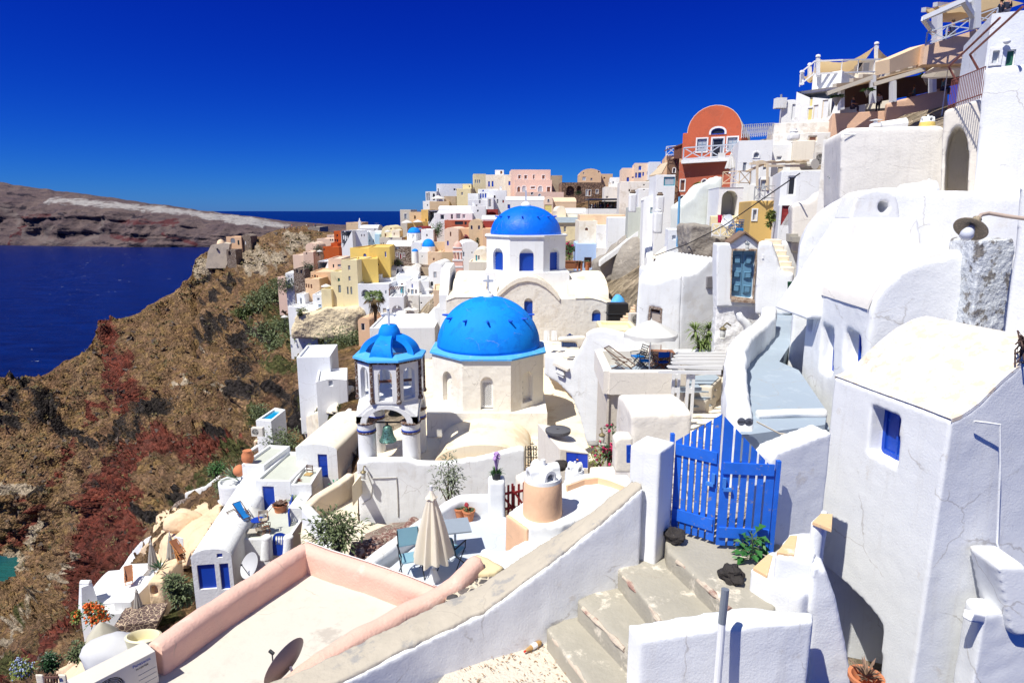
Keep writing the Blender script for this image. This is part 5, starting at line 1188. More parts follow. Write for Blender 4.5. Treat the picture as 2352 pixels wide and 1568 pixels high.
def round_table(label,p,r,h,mat,legmat=None,group=None):
 t=thing('round_table',label,'table',p,group); m=MB(); m.lathe([(0,h-.03),(r,h-.03),(r,h),(0,h)],p,24); m.build('tabletop',mat,t); m=MB(); m.tube([Vector(p),Vector(p)+UP*(h-.03)],.03,8); m.lathe([(r*.5,0),(r*.45,.03),(0,.04)],p,12); m.build('leg',legmat or mat,t); return t
def pot_plant(label,p,r,h,leafm,n=60,L=.15,lw=.04,spread=1.0,up=.8,potm=None,seed=1,name='pot_plant',group=None,flower=None,bowl=None,bare=False):
 """p: foot of the pot"""
 rnd=random.Random(seed); p=Vector(p); t=thing(name,label,'potted plant',p,group); m=MB()
 m.lathe(bowl or[(r*.68,0),(r*.95,h*.86),(r*1.06,h*.86),(r*1.06,h),(r*.85,h),(r*.8,h*.9),(0,h*.9)],p,20); m.build('pot',potm or TERR,t,smooth=40); m=MB(); c=p+UP*h*.9
 for q in range(n):
  az=rnd.uniform(0,6.28); el=rnd.uniform(-.1,1)*up+.15; d=Vector((math.cos(az),math.sin(az),el)); m.leaf(c+Vector((math.cos(az),math.sin(az),0))*r*.5*rnd.random(),d,L*rnd.uniform(.5,1.15)*spread,lw,.4)
 m.build('leaves',leafm,t)
 if flower:
  m=MB()
  for q in range(flower[1]):az=rnd.uniform(0,6.28); e=c+Vector((math.cos(az)*L*.5*rnd.random(),math.sin(az)*L*.5*rnd.random(),flower[2]*rnd.uniform(.75,1.1))); m.tube([c,e],.006,4); m.blob(e,flower[3],q,.4,6,4)
  m.build('flowers',flower[0],t)
 return t
G1=simple('leaf_mid',(.06,.15,.04),.5,var=.4,scale=12); G2=simple('leaf_olive',(.11,.14,.06),.6,var=.4,scale=12); G3=simple('leaf_yellow_green',(.18,.22,.05),.5,var=.4,scale=12); G4=simple('leaf_dark',(.025,.07,.025),.45,var=.4,scale=12); GA=simple('agave_leaf',(.16,.22,.12),.5,var=.3,scale=8)
MAG=simple('bougainvillea',(.45,.02,.10),.7,var=.3); STEM=simple('bark',(.13,.085,.05),.9,var=.3,scale=14)
def spiky(label,p,r,n=26,w=.05,mat=None,seed=1,name='agave',group=None):
 rnd=random.Random(seed); t=thing(name,label,'plant',p,group); m=MB(); p=Vector(p)
 for q in range(n):
  az=2.4*q; el=lerp(1.6,.15,q/n); d=Vector((math.cos(az),math.sin(az),el)); m.leaf(p+UP*.02,d,r*rnd.uniform(.8,1.1),w,.15)
 m.build('leaves',mat or GA,t); return t
def bush(label,c,size,n,L,w,mat,seed=1,name='bush',cat='plant',stems=5,flower=None,group=None,open_=.0,base=None):
 """leaf-filled shrub: c centre of the foliage, size half extents; clumped so that gaps show"""
 rnd=random.Random(seed); c=Vector(c); base=Vector(base)if base is not None else c-UP*size[2]
 t=thing(name,label,cat,base,group); m=MB(); s=MB(); cl=[]
 for q in range(max(4,n//38)):
  while True:
   v=Vector((rnd.uniform(-1,1),rnd.uniform(-1,1),rnd.uniform(-1,1)))
   if v.length<1:break
  cl.append(c+Vector((v.x*size[0],v.y*size[1],v.z*size[2]))*.85)
 for q in range(stems):
  e=cl[q%len(cl)]; mid=base.lerp(e,.5)+Vector((rnd.uniform(-.1,.1)*size[0],rnd.uniform(-.1,.1)*size[1],0)); s.tube([base,mid,e],[.02+.02*size[2],.015+.01*size[2],.006],5)
 if stems:s.build('stems',STEM,t)
 sp=min(size)*.38
 for q in range(n):
  k=cl[rnd.randrange(len(cl))]; o_=Vector((rnd.gauss(0,1)*sp,rnd.gauss(0,1)*sp,rnd.gauss(0,.8)*sp)); d=o_+Vector((rnd.uniform(-1,1),rnd.uniform(-1,1),rnd.uniform(-.4,1)))*sp
  m.leaf(k+o_,d,L*rnd.uniform(.6,1.2),w*rnd.uniform(.7,1.2),.6)
 m.build('foliage',mat,t)
 if flower:
  m=MB()
  for q in range(flower[1]):k=cl[rnd.randrange(len(cl))]; m.blob(k+Vector((rnd.gauss(0,1)*sp,rnd.gauss(0,1)*sp-.3*sp,rnd.gauss(.3,.8)*sp)),flower[2],q,.5,6,4)
  tag(m.build('flowers',flower[0],t),kind='stuff')
 return t
def ac_unit(label,p,yaw,w=.8,h=.56,d=.3,name='air_conditioner'):
 """p: front bottom-left corner"""
 pl=Pl(o=Vector(p),yaw=yaw); t=thing(name,label,'air conditioner',pl.w(w/2,0,d/2)); m=MB(); body=simple('ac_shell',(.66,.62,.54),.5); cx,cy,r=w*.36,h*.5,h*.40
 hole=[(cx+r*math.cos(2*math.pi*k/24),cy+r*math.sin(2*math.pi*k/24))for k in range(24)]
 m.prism([pl.w(a,q)for a,q in((0,0),(w,0),(w,h),(0,h))],-pl.n*d,[([pl.w(a,q)for a,q in hole],.1)]); o=m.build('casing',body,t); bev(o,.012,2)
 m=MB()
 for k in range(9):rr=r*(k+1)/9.2; pts=[pl.w(cx+rr*math.cos(2*math.pi*q/28),cy+rr*math.sin(2*math.pi*q/28),.012)for q in range(29)]; m.tube(pts,.004,4,cap=False)
 for k in range(8):a=2*math.pi*k/8; m.tube([pl.w(cx,cy,.012),pl.w(cx+r*math.cos(a),cy+r*math.sin(a),.012)],.004,4)
 m.build('grille',jm('K')if False else simple('grille',(.5,.48,.43),.5),t)
 m=MB(); m.prism([pl.w(a,q,.095)for a,q in hole],-pl.n*.004); m.build('fan_well',jm('k'),t); m=MB()
 for k in range(3):
  a=2.1*k; m.poly([pl.w(cx,cy,.06),pl.w(cx+r*.9*math.cos(a),cy+r*.9*math.sin(a),.05),pl.w(cx+r*.9*math.cos(a+1.1),cy+r*.9*math.sin(a+1.1),.08)])
 m.build('fan',simple('fan_grey',(.2,.2,.2),.5),t)
 for k in range(3):m=MB(); m.bar(pl.w(w*.74,h*(.2+.16*k),-.002),pl.w(w*.98,h*(.2+.16*k),-.002),.004,.004); m.build('seam',jm('g'),t)
 return t,pl
def dish(label,p,facing,r,mat=None,name='satellite_dish',mast=None):
 p=Vector(p); t=thing(name,label,'satellite dish',mast if mast is not None else p-UP*r*1.2); f=Vector(facing).normalized(); M=UP.rotation_difference(f).to_matrix(); m=MB()
 m.lathe([(0,0),(r*.5,r*.07),(r*.85,r*.2),(r,r*.28),(r*.98,r*.30),(r*.83,r*.23),(r*.48,r*.1),(0,.03*r)],p,28,M=M); m.build('reflector',mat or simple('dish_grey',(.5,.5,.5),.4),t,smooth=40)
 m=MB(); e=p+f*r*.95-UP*r*.05; m.tube([p+M@Vector((0,-r*.8,r*.2)),e],r*.03,5); m.tube([e-f*.03,e+f*.05],r*.07,8); m.build('feed_arm',BMET,t)
 m=MB(); b=Vector(mast)if mast is not None else p-UP*r*1.2; m.tube([b,p-f*r*.05],r*.05,6); m.build('mast',WMET,t); return t
def railing(name,label,pts,h,mat,n=None,kind='bars',cat='railing',t=.03,group=None):
 """pts: base points"""
 root=thing(name,label,cat,pts[0].lerp(pts[-1],.5),group)
 for k in(1,.12):
  m=MB()
  for a,b in zip(pts,pts[1:]):m.bar(a+UP*h*k,b+UP*h*k,t*1.4,t)
  m.build('rail',mat,root)
 m=MB()
 for a,b in zip(pts,pts[1:]):
  L=(b-a).length; k=max(1,round(L/(n or .13)))
  for q in range(k+1):
   p=a.lerp(b,q/k)
   if kind=='bars':m.bar(p,p+UP*h,t*.6,t*.6)
   else:
    m.bar(p,p+UP*h,t,t)
    if q<k:e=a.lerp(b,(q+1)/k); m.bar(p+UP*h*.12,e+UP*h,t*.8,t*.8); m.bar(p+UP*h,e+UP*h*.12,t*.8,t*.8)
 m.build('bars' if kind=='bars' else 'lattice',mat,root); return root
def wall_lantern(label,p,s=1.0,mat=None,out=Vector((0,-1,0))):
 t=thing('wall_lantern',label,'lamp',p); m=MB(); p=Vector(p); mat=mat or simple('lantern_bronze',(.22,.18,.1),.5,.5); o=Vector(out)
 m.tube([p,p+o*.12*s+UP*.06*s,p+o*.22*s],.014*s,6); m.build('bracket',mat,t); c=p+o*.22*s; m=MB(); m.lathe([(.02*s,0),(.07*s,-.04*s),(.06*s,-.06*s)],c,10); m.build('cap',mat,t)
 m=MB(); m.lathe([(.05*s,-.06*s),(.055*s,-.13*s),(.04*s,-.2*s),(.06*s,-.21*s),(0,-.24*s)],c,10); m.build('glass',simple('lantern_glass',(.6,.6,.55),.2),t); return t
def person(label,p,h=1.7,rz=0,shirt=(.5,.5,.5),legs=(.1,.1,.15),hair=(.04,.025,.015),pose='stand',group=None,sub=1):
 """one skinned figure: body is one mesh, hair and clothes are children; p feet (or seat for 'sit')"""
 t=thing('person',label,'person',p,group); f=at_rot(p,rz); s=h/1.75
 SK=simple('skin',(.45,.24,.16),.6)
 J={'pel':(0,0,.93),'wst':(0,0,1.08),'chs':(0,.01,1.32),'nck':(0,.0,1.5),'hdb':(0,-.02,1.58),'hdt':(0,-.01,1.74)}
 rad={'pel':.14,'wst':.125,'chs':.15,'nck':.055,'hdb':.085,'hdt':.08}
 E=[('pel','wst'),('wst','chs'),('chs','nck'),('nck','hdb'),('hdb','hdt')]
 for sd_,x in(('l',-1),('r',1)):
  J['sh'+sd_]=(x*.18,.01,1.43); J['hp'+sd_]=(x*.09,0,.9)
  if pose=='sit':J['kn'+sd_]=(x*.1,-.42,.93); J['an'+sd_]=(x*.1,-.44,.5); J['to'+sd_]=(x*.1,-.58,.46); J['el'+sd_]=(x*.26,-.06,1.15); J['wr'+sd_]=(x*.16,-.3,1.12); J['hn'+sd_]=(x*.12,-.38,1.14)
  else:J['kn'+sd_]=(x*.1,-.02,.5); J['an'+sd_]=(x*.1,.02,.08); J['to'+sd_]=(x*.11,-.13,.03); J['el'+sd_]=(x*.25,.02,1.15); J['wr'+sd_]=(x*.24,-.1,.93); J['hn'+sd_]=(x*.23,-.14,.84)
  rad.update({'sh'+sd_:.065,'hp'+sd_:.1,'kn'+sd_:.06,'an'+sd_:.042,'to'+sd_:.03,'el'+sd_:.042,'wr'+sd_:.03,'hn'+sd_:.035})
  E+=[('chs','sh'+sd_),('sh'+sd_,'el'+sd_),('el'+sd_,'wr'+sd_),('wr'+sd_,'hn'+sd_),('pel','hp'+sd_),('hp'+sd_,'kn'+sd_),('kn'+sd_,'an'+sd_),('an'+sd_,'to'+sd_)]
 dz=-.85 if pose=='sit' else 0
 def skin(name,joints,mat,grow,par):
  ids=[k for k in J if k in joints]; me=bpy.data.meshes.new(name); org=Vector(p)
  me.from_pydata([tuple(f(J[k][0]*s,J[k][1]*s,(J[k][2]+dz)*s)-org)for k in ids],[(ids.index(a),ids.index(b))for a,b in E if a in joints and b in joints],[])
  o=bpy.data.objects.new(name,me); C.objects.link(o); o.parent=par; sm=o.modifiers.new('skin','SKIN')
  for k,v in zip(ids,me.skin_vertices[0].data):v.radius=(rad[k]*s*grow,)*2
  me.skin_vertices[0].data[0].use_root=True; sb=o.modifiers.new('sub','SUBSURF'); sb.levels=sub; sb.render_levels=sub; me.materials.append(mat); sm.use_smooth_shade=True; return o
 skin('body',set(J),SK,1.0,t)
 skin('shirt',{'pel','wst','chs','shl','shr','ell','elr'},FAB('shirt_%d_%d_%d'%tuple(int(q*99)for q in shirt),shirt),1.16,t)
 skin('trousers',{'pel','hpl','hpr','knl','knr','anl','anr'},FAB('legs_%d_%d_%d'%tuple(int(q*99)for q in legs),legs),1.15,t)
 m=MB(); c=f(0,.01*s,(1.70+dz)*s); m.blob(c,.105*s,2,.12,12,8,(1,1.05,.95)); m.build('hair',simple('hair_%d'%int(hair[0]*99),hair,.7),t,smooth=90)
 return t

 # ---------------------------------------------------------------- pink roof, terrace with parasol, chimneys, church wall
PKP=plaster('pink_parapet',(.74,.47,.38),(.78,.62,.52),.6,1.6,thr=.58,bump=.012,bscale=22,lump=.006,var=.06)
CRF=plaster('cream_roof_floor',(.60,.56,.49),(.43,.39,.34),.8,1.3,thr=.57,bump=.004,lump=.004)
def swall(name,label,pts,w,h,mat,soft=None,cat='wall',n=5,taper=0.0,grp=None):
 """rounded wall: pts = (x, y, z) of the middle of its top"""
 q=resamp([PZ(x,y,z)for x,y,z in pts],n); m=MB(); a=w/2
 m.sweep(q,[(-a-taper,-h),(-a,-.07),(-a*.75,-.015),(0,.012),(a*.75,-.015),(a,-.07),(a+taper,-h)])
 o=single(name,label,cat,m,mat,grp)if label else m.build(name,mat)
 if soft:soften(o,*soft)
 else:o.data.polygons.foreach_set('use_smooth',[True]*len(o.data.polygons)); o.data.set_sharp_from_angle(angle=R(50))
 return o
fr('D')
ph=thing('house','house with a flat cream roof behind thick pink parapets in the left foreground','house',PZ(680,1400,-8.8))
m=MB(); deck(m,[(702,1262),(980,1362),(700,1580),(560,1680),(250,1680),(345,1500),(480,1412)],-6.63,.3); o=m.build('roof',CRF,ph)
def padd(pts,w,h):
 q=resamp([PZ(x,y,z)for x,y,z in pts],5); m=MB(); a=w/2
 m.sweep(q,[(-a,-h),(-a,-.1),(-a*.7,-.02),(0,.02),(a*.7,-.02),(a,-.1),(a,-h)]); o=m.build('parapet',PKP,ph); soften(o,.04,5,.06,.6); return o
padd([(702,1248,-6.14),(600,1312,-6.14),(470,1396,-6.16),(405,1440,-6.14),(352,1478,-6.15)],.34,3.5)
padd([(695,1247,-6.14),(850,1296,-6.14),(1000,1350,-6.16)],.32,1.6)
padd([(1096,1277,-5.95),(1050,1322,-6.04),(1010,1352,-6.14),(930,1392,-6.18),(820,1450,-6.2),(720,1515,-6.23),(620,1590,-6.25),(500,1680,-6.25)],.34,1.8)
m=MB(); m.tube([PZ(x,y,-6.09)for x,y in((700,1240),(760,1262),(850,1290),(930,1318),(995,1343))],.007,4); single('cable','thin white cable running along the top of the pink parapet','cable',m,jm('W'))
# air conditioner on that roof
f0=PZ(212,1652,-6.6); f1=PZ(366,1566,-6.6); f1.z=f0.z=-6.59; yw=math.degrees(math.atan2((f1-f0).y,(f1-f0).x)); f0=f1-(f1-f0).normalized()*.97
ac,apl=ac_unit('cream air conditioner with round fan grille standing on the cream roof corner',f0,yw,.97,.5,.35)
BT=simple('letter_blue',(.02,.06,.4),.5)
def lay(body,a,h,size,mat,sh=0):
 o=text_mesh('lettering',body,size,mat,ac,apl.w(a,h,-.006)-ac.location,(R(90),0,R(yw)),.001,shear=sh)
lay('Panasonic',.78,.43,.06,BT); lay('INVERTER',.78,.365,.036,jm('K'),.2)
# cloth-covered heap and yellow basin behind it
m=MB(); c=PZ(262,1500,-7.4); m.blob(c,.5,8,.25,26,14,(1.1,.8,.62),.9); single('covered_heap','heap covered with a white sheet behind the air conditioner','cover',m,FAB('sheet',(.76,.76,.76)),smooth=60)
m=MB(); c=PZ(330,1467,-7.0); m.lathe([(.2,-.2),(.23,.06),(.2,.08),(.18,.05),(.17,-.1),(0,-.1)],c,28,sx=1.3,sy=.8); single('basin','pale yellow oval basin beside the pink parapet corner','basin',m,simple('yellow_basin',(.74,.68,.45),.5),smooth=50)
dish('dark grey satellite dish at the bottom of the pink roof',P(665,1528,7.75),(-.62,.3,.25),.36,simple('dish_dark',(.22,.2,.2),.5),mast=PZ(690,1600,-6.5))

# ---- terrace
TFL=plaster('terrace_pale_blue',(.52,.565,.63),(.6,.62,.66),.6,1.0,thr=.52,bump=.003)
zt_=-8.2
m=MB(); deck(m,[(850,1330),(900,1300),(1027,1188),(1100,1172),(1165,1188),(1230,1240),(1110,1300),(1000,1380),(900,1390)],zt_,.4); tag(m.build('terrace_floor',TFL),kind='structure')
swall('terrace_wall','rough white wall on the left of the terrace with the closed parasol',[(838,1292,-7.9),(900,1245,-7.85),(962,1200,-7.8),(1030,1152,-7.72),(1060,1138,-7.68),(1135,1136,-7.66)],.34,2.6,WN,(.05,5,.05,.6))
m=MB(); p=P(1140,1104,16); m.box((p.x,p.y+.2,p.z-.9),(.46,.46,1.8)); soften(single('pillar','square white pillar carrying the pot of lilac flowers','pillar',m,WN),.04,5,.03,.5)
pot_plant('black pot with lilac society garlic flowers on the white pillar',P(1140,1103,16.15),.14,.24,G1,120,.22,.02,up=2.5,potm=simple('black_pot',(.03,.03,.035),.5),flower=(simple('lilac',(.45,.28,.55),.7),26,.52,.035),seed=4)
parasol_closed('tall closed cream parasol standing on the terrace between two blue chairs',P(990,1118,12.95),2.28,.37)
table('square pale grey metal table on the terrace behind the closed parasol',PZ(1046,1268,zt_),12,.72,.72,.72,simple('grey_tabletop',(.40,.46,.50),.35,.3))
SBL=FAB('aqua',(.30,.52,.62))
folding_chair('black folding chair with aqua seat under the grey terrace table',PZ(1038,1302,zt_),155,SBL,back_slats=False)
folding_chair('black folding recliner with pale aqua back beside the closed parasol',PZ(946,1322,zt_),20,SBL,back_slats=False,sc=1.05)
pot_plant('left terracotta pot of the pair on the terrace, with low green succulents',PZ(1056,1188,zt_),.17,.3,G2,90,.14,.03,seed=5,group='terracotta pots on the terrace')
pot_plant('right terracotta pot of the pair on the terrace, with one red bloom',PZ(1077,1194,zt_),.17,.3,G2,90,.14,.03,seed=6,group='terracotta pots on the terrace',flower=(simple('dark_red_bloom',(.3,.02,.03)),1,.2,.07))
# small red gate
REDP=simple('red_gate_paint',(.27,.022,.022),.6,var=.2); rg=thing('gate','small red wooden picket gate at the back of the terrace','gate',P(1172,1182,16.3))
pl=Pl(1147,1180,16.2,20)
for x0,x1,n in((1149,1177,4),(1180,1203,3)):
 for k in range(n):
  m=MB(); x=lerp(x0,x1,k/(n-1)); a,h=pl.at(x,1176); m.bar(pl.w(a,-.05),pl.w(a,.72+.1*k/n+.05),.06,.025,up=pl.n); m.build('picket',REDP,rg)
 a0=pl.at(x0,1176)[0]; a1=pl.at(x1,1176)[0]
 for h in(.12,.58):m=MB(); m.bar(pl.w(a0-.03,h,-.03),pl.w(a1+.03,h+.03,-.03),.025,.07); m.build('rail',REDP,rg)
 m=MB(); m.bar(pl.w(a0,.62,-.05),pl.w(a1,.12,-.05),.02,.06); m.build('brace',REDP,rg)
 # white roof block with two chimneys
PEA=plaster('peach_wall',(.78,.50,.32),(.72,.45,.28),.4,1.5,bump=.008,lump=.006)
wr=thing('house','low white roof with peach edges carrying the round peach chimney','house',PZ(1300,1190,-8))
m=MB(); m.prism([PZ(x,y,-6.45)for x,y in((1165,1178),(1213,1212),(1290,1205),(1400,1165),(1462,1112),(1440,1088),(1370,1090),(1300,1104),(1200,1150))],Vector((0,0,-2))); o=m.build('roof',WN,wr); soften(o,.05,3,.03,.6)
m=MB(); a_,b_=PZ(1166,1181,-6.47),PZ(1213,1214,-6.47); n_=Vector((b_-a_).cross(UP)).normalized(); n_=n_ if n_.y<0 else-n_
m.prism([a_+n_*.05,b_+n_*.05,b_+n_*.05-UP*.75,a_+n_*.1-UP*1.5],-n_*.12); o=m.build('peach_side',PEA,wr); soften(o,.03,4)
q=resamp([PZ(x,y,-6.25)for x,y in((1450,1112),(1405,1094),(1372,1086),(1340,1090),(1300,1104))],4); m=MB(); m.sweep(q,[(-.1,-.25),(-.1,0),(.1,0),(.1,-.25)]); soften(m.build('parapet',WN,wr),.04,4)
m=MB(); m.sweep([p+Vector((0,-.13,-.06))for p in q],[(-.03,-.22),(-.03,0),(.03,0),(.03,-.22)]); m.build('peach_band',PEA,wr)
q2=[(1112,1262),(1150,1262),(1216,1236),(1260,1216),(1330,1180),(1400,1150),(1470,1095),(1480,1120),(1340,1225),(1230,1285),(1150,1330),(1080,1330)]
m=MB(); m.prism([PZ(x,y,-6.75)for x,y in q2],Vector((0,0,-1.6))); soften(single('plaster_apron','wavy white plaster slope between the peach chimney roof and the stair wall','wall',m,WN),.05,8,.22,.7)
m=MB(); m.prism([PZ(x,y,-6.2)for x,y in((1095,1272),(1150,1298),(1180,1315),(1110,1372),(1010,1408),(1025,1360),(1060,1325))],Vector((0,0,-1.2))); o=single('cobble_patch','patch of dark cobbles set in mortar beside the stair wall coping','paving',m,stone('cobbles',(.06,.06,.065),(.25,.2,.18),(.62,.55,.43),7,.09,.03)); soften(o,.04,3,.05,.5)
m=MB(); m.prism([PZ(x,y,-6.12)for x,y in((1092,1270),(1120,1276),(1158,1300),(1140,1312),(1090,1318),(1082,1292))],Vector((0,0,-.5))); soften(single('mortar_patch','yellowish mortar lump at the end of the pink parapet','wall',m,plaster('yellow_mortar',(.72,.60,.36),(.5,.42,.3),.4,3)),.04,5,.05,.4)
def pot_chimney(label,base,r,h,name='chimney',capmat=None,body=None,yaw=0,s=1.0):
 t=thing(name,label,'chimney',base); m=MB(); b=Vector(base); m.lathe([(r*1.04,-.3),(r*1.03,0),(r*1.0,h*.5),(r*.98,h*.93),(r*.9,h),(0,h)],b,36); m.build('stack',body or PEA,t,smooth=50)
 m=MB(); m.lathe([(r*.97,h-.06),(r*.95,h+.03),(0,h+.06)],b,36); m.build('white_top',WN,t,smooth=50); f=at_rot(b+UP*(h+.03),yaw)
 for k,rz in enumerate((0,90)):
  M=Matrix.Rotation(R(rz+yaw),3,'Z'); W_,D_,H_=r*.62,r*1.7,r*.62
  out=[(-W_/2-.04*s,-.02),(-W_*.3,-.02)]+[(-W_*.3*math.cos(math.pi*q/8),H_*.35+W_*.3*math.sin(math.pi*q/8))for q in range(9)]+[(W_*.3,-.02),(W_/2+.04*s,-.02)]+[((W_/2)*math.cos(math.pi*q/8),H_*.4+(W_/2+.02)*math.sin(math.pi*q/8))for q in range(9)]
  m=MB(); m.prism([b+UP*(h+.03)+M@Vector((a,-D_/2,z))for a,z in out],M@Vector((0,D_,0))); o=m.build('vent_vault',WN,t); bev(o,.02*s,2)
 m=MB(); m.tube([f(0,0,H_*.75),f(0,0,H_*.75+r*.42)],[r*.15,r*.12],12); m.build('finial',WN,t); return t
pot_chimney('fat round peach chimney with a white crossed-vault cap',PZ(1246,1178,-6.45),.42,.84,yaw=25)
pot_chimney('small white crossed-vault chimney behind the fat peach one',P(1320,1090,15.0),.24,.12,yaw=35,body=WN,s=.6)

# ---- church forecourt: floor, long wall, iron gate, cupboard
fr('E')
zf=-12.86
m=MB(); deck(m,[(210,1560),(350,1385),(700,1420),(1540,1420),(1900,1420),(2260,1300),(2270,1150),(2170,1050),(2080,880),(1900,680),(1800,560),(760,560),(760,1000),(520,1130),(380,1240)],zf,1.0); struct(m.build('church_forecourt',CHT))
wp=Pl(600,1370,29.45,0); top=[(246,1370),(380,1352),(520,1350),(640,1350),(720,1378),(860,1382),(960,1378),(1080,1362),(1200,1345),(1330,1315),(1450,1278),(1520,1264),(1566,1268)]
t2=[wp.at(x,y)for x,y in top]; a0,a1=t2[0][0],t2[-1][0]; m=MB(); m.prism([wp.w(a,h)for a,h in[(a0,-6.5),(a1,-6.5)]+t2[::-1]],Vector((0,.55,0)))
o=single('church_wall','long plain white retaining wall below the bell tower and church','wall',m,plaster('church_retaining_white',(.76,.77,.77),(.58,.54,.48),.35,.8,thr=.6,bevel=.04)); soften(o,.09,3,.05,1.0)
p=wp.px(320,1418,-.35); wl_=wall_lantern('bronze bell-shaped wall lamp on a bracket below the bell tower',wp.px(316,1400,0),2.2)
m=MB(); m.tube([wp.px(x,y,-.03)for x,y in((336,1440),(370,1490),(470,1488),(560,1484),(568,1580),(572,1700),(574,1790))],.03,6); m.tube([wp.px(x,y,-.03)for x,y in((330,1450),(372,1560),(360,1650),(290,1690))],.02,5); single('conduit','grey pipe and cable fixed to the long church wall','pipe',m,simple('conduit_grey',(.5,.48,.44),.6))
ig=thing('gate','black wrought iron gate with a cross at the end of the church wall','gate',P(1622,1400,26.5)); pl=Pl(1572,1400,26.5,0)
for k in range(6):x=lerp(1572,1676,k/5); m=MB(); m.tube([pl.px(x,1404),pl.px(x,1240)],.022,5); m.build('bar',IRON,ig)
for y in(1392,1330,1268):m=MB(); m.bar(pl.px(1572,y),pl.px(1676,y),.03,.03); m.build('rail',IRON,ig)
m=MB(); m.bar(pl.px(1624,1268),pl.px(1624,1208),.03,.03); m.bar(pl.px(1606,1224),pl.px(1642,1224),.03,.03); m.build('cross',IRON,ig)
for cx_,cy_ in((1600,1300),(1648,1300),(1600,1362),(1648,1362),(1600,1250),(1648,1250)):m=MB(); m.tube([pl.px(cx_+13*math.cos(q*.5)*(1-q*.02),cy_+13*math.sin(q*.5)*(1-q*.02))for q in range(18)],.014,4,cap=False); m.build('scroll',IRON,ig)
# cupboard block
CRM=plaster('cream_wall_smooth',(.80,.74,.64),(.7,.6,.45),.3,.8,bevel=.03)
pl=Pl(1842,1300,19.5,14); m=MB(); cb=thing('store','low cream masonry store with blue double cupboard doors','store',pl.px(1950,1420))
q=[pl.at(x,y)for x,y in((1842,1420),(2068,1440),(2068,1296),(1842,1264))]; dh=[pl.px(x,y)for x,y in((1893,1398),(2062,1416),(2062,1306),(1893,1290))]
m.prism([pl.w(q[0][0],q[0][1]-1.2),pl.w(q[1][0],q[1][1]-1.2),pl.w(*q[2]),pl.w(*q[3])],-pl.n*2.6,[(dh,.06)]); o=m.build('wall',CRM,cb); bev(o,.05,3)
for k in(0,1):
 e=[dh[0].lerp(dh[1],.5*k+.01),dh[0].lerp(dh[1],.5*k+.49),dh[3].lerp(dh[2],.5*k+.49),dh[3].lerp(dh[2],.5*k+.01)]; m=MB(); m.prism([p-pl.n*.05 for p in e],pl.n*.03); dr=m.build('door',simple('cupboard_blue',(.008,.06,.62),.4),cb)
 m=MB(); kp=dh[0].lerp(dh[1],.47+.06*k).lerp(dh[3].lerp(dh[2],.5),.55); m.blob(kp+pl.n*.01,.03,k,.05,8,6); m.build('knob',simple('copper',(.55,.25,.12),.4,.5),dr)
m=MB(); m.lathe([(.42,0),(.44,.04),(.44,.12),(.40,.14),(.06,.14),(.05,.1),(0,.1)],pl.px(1916,1232,1.2),28); single('millstone','round dark millstone lying on the cream store','millstone',m,simple('millstone',(.10,.10,.11),.9,bump=.02,scale=20),smooth=40)
m=MB(); m.blob(PZ(1775,1268,-11.2),.25,3,.3,14,10,(1.2,.8,.8)); single('stone','pale stone lying on the cream ledge left of the millstone','rock',m,simple('pale_rock',(.36,.33,.29),.9),smooth=30)
m=MB(); m.blob(P(2104,1222,21),.15,5,.2,12,8,(1.4,.9,.6)); single('stone','small grey oval stone on the cream ledge below the lantern','rock',m,simple('grey_stone',(.3,.29,.27),.9),smooth=50)
m=MB(); m.blob(P(1850,1392,18.8),.22,9,.25,12,9,(1.1,.9,.8)); single('stone','dark square stone before the blue cupboard doors','rock',m,ROCK,smooth=20)
for nm,lab,pts,z,d in(('ledge','cream ramp wall leading from the iron gate to the cupboard store',((1490,1470),(1560,1430),(1700,1400),(1842,1276),(1842,1440),(1700,1500),(1600,1560)),-10.0,2.2),('ledge','white ledge right of the blue cupboard behind the small chimney',((2075,1395),(2260,1390),(2300,1200),(2420,1240),(2420,1480),(2080,1480)),-8.3,2)):
 m=MB(); deck(m,pts,z,d); soften(single(nm,lab,'wall',m,CRM),.07,4,.05,.8)
bush('yellow-green potted shrub with pink flowers beside the blue cupboard',PZ(2135,1320,-9.2),(.42,.4,.42),420,.11,.06,G3,3,stems=3,flower=(MAG,18,.05))
bush('dark green bougainvillea climbing the corner right of the cupboard',P(2235,1225,20.5),(.28,.25,.8),360,.13,.07,G4,4,stems=3,flower=(MAG,46,.06))
bush('thin grey-green shrub rising against the long white church wall',P(965,1500,22.5),(.52,.35,1.05),520,.2,.06,simple('olive_grey_leaf',(.17,.2,.13),.6,var=.3),7,stems=6)
fr('D')
# lower ground between church wall and terrace
m=MB(); deck(m,[(700,1160),(822,1080),(822,1195),(960,1215),(860,1300),(700,1290),(690,1230)],-15.2,.5); struct(m.build('paved_court',plaster('tan_paving',(.62,.54,.42),(.72,.66,.55),.8,.9,thr=.5)))
m=MB(); q=[(806,1262),(840,1225),(900,1200),(960,1196),(955,1215),(910,1250),(860,1285),(820,1290)]
bs=PZ(880,1240,-13.5); rnd=random.Random(4)
rr=thing('rubble_wall','rubble wall of reddish stones behind the terrace wall','wall',bs); m=MB(); deck(m,q,-13.6,1.5); m.build('core',stone('rubble_core',(.16,.10,.08),(.34,.25,.2),(.40,.34,.27),3.4,.05),rr)
m=MB()
for k in range(90):
 t=rnd.random(); s_=rnd.random(); p=PZ(lerp(815,958,t),lerp(lerp(1262,1200,t),lerp(1290,1222,t),s_),-13.5); m.blob(p+UP*rnd.uniform(-.1,.1),rnd.uniform(.14,.3),k,.35,7,5,(1,1,.8))
tag(m.build('stones',simple('red_stones',(.17,.085,.07),.95,var=.5,scale=2.5,col2=(.38,.3,.25)),rr),kind='stuff')
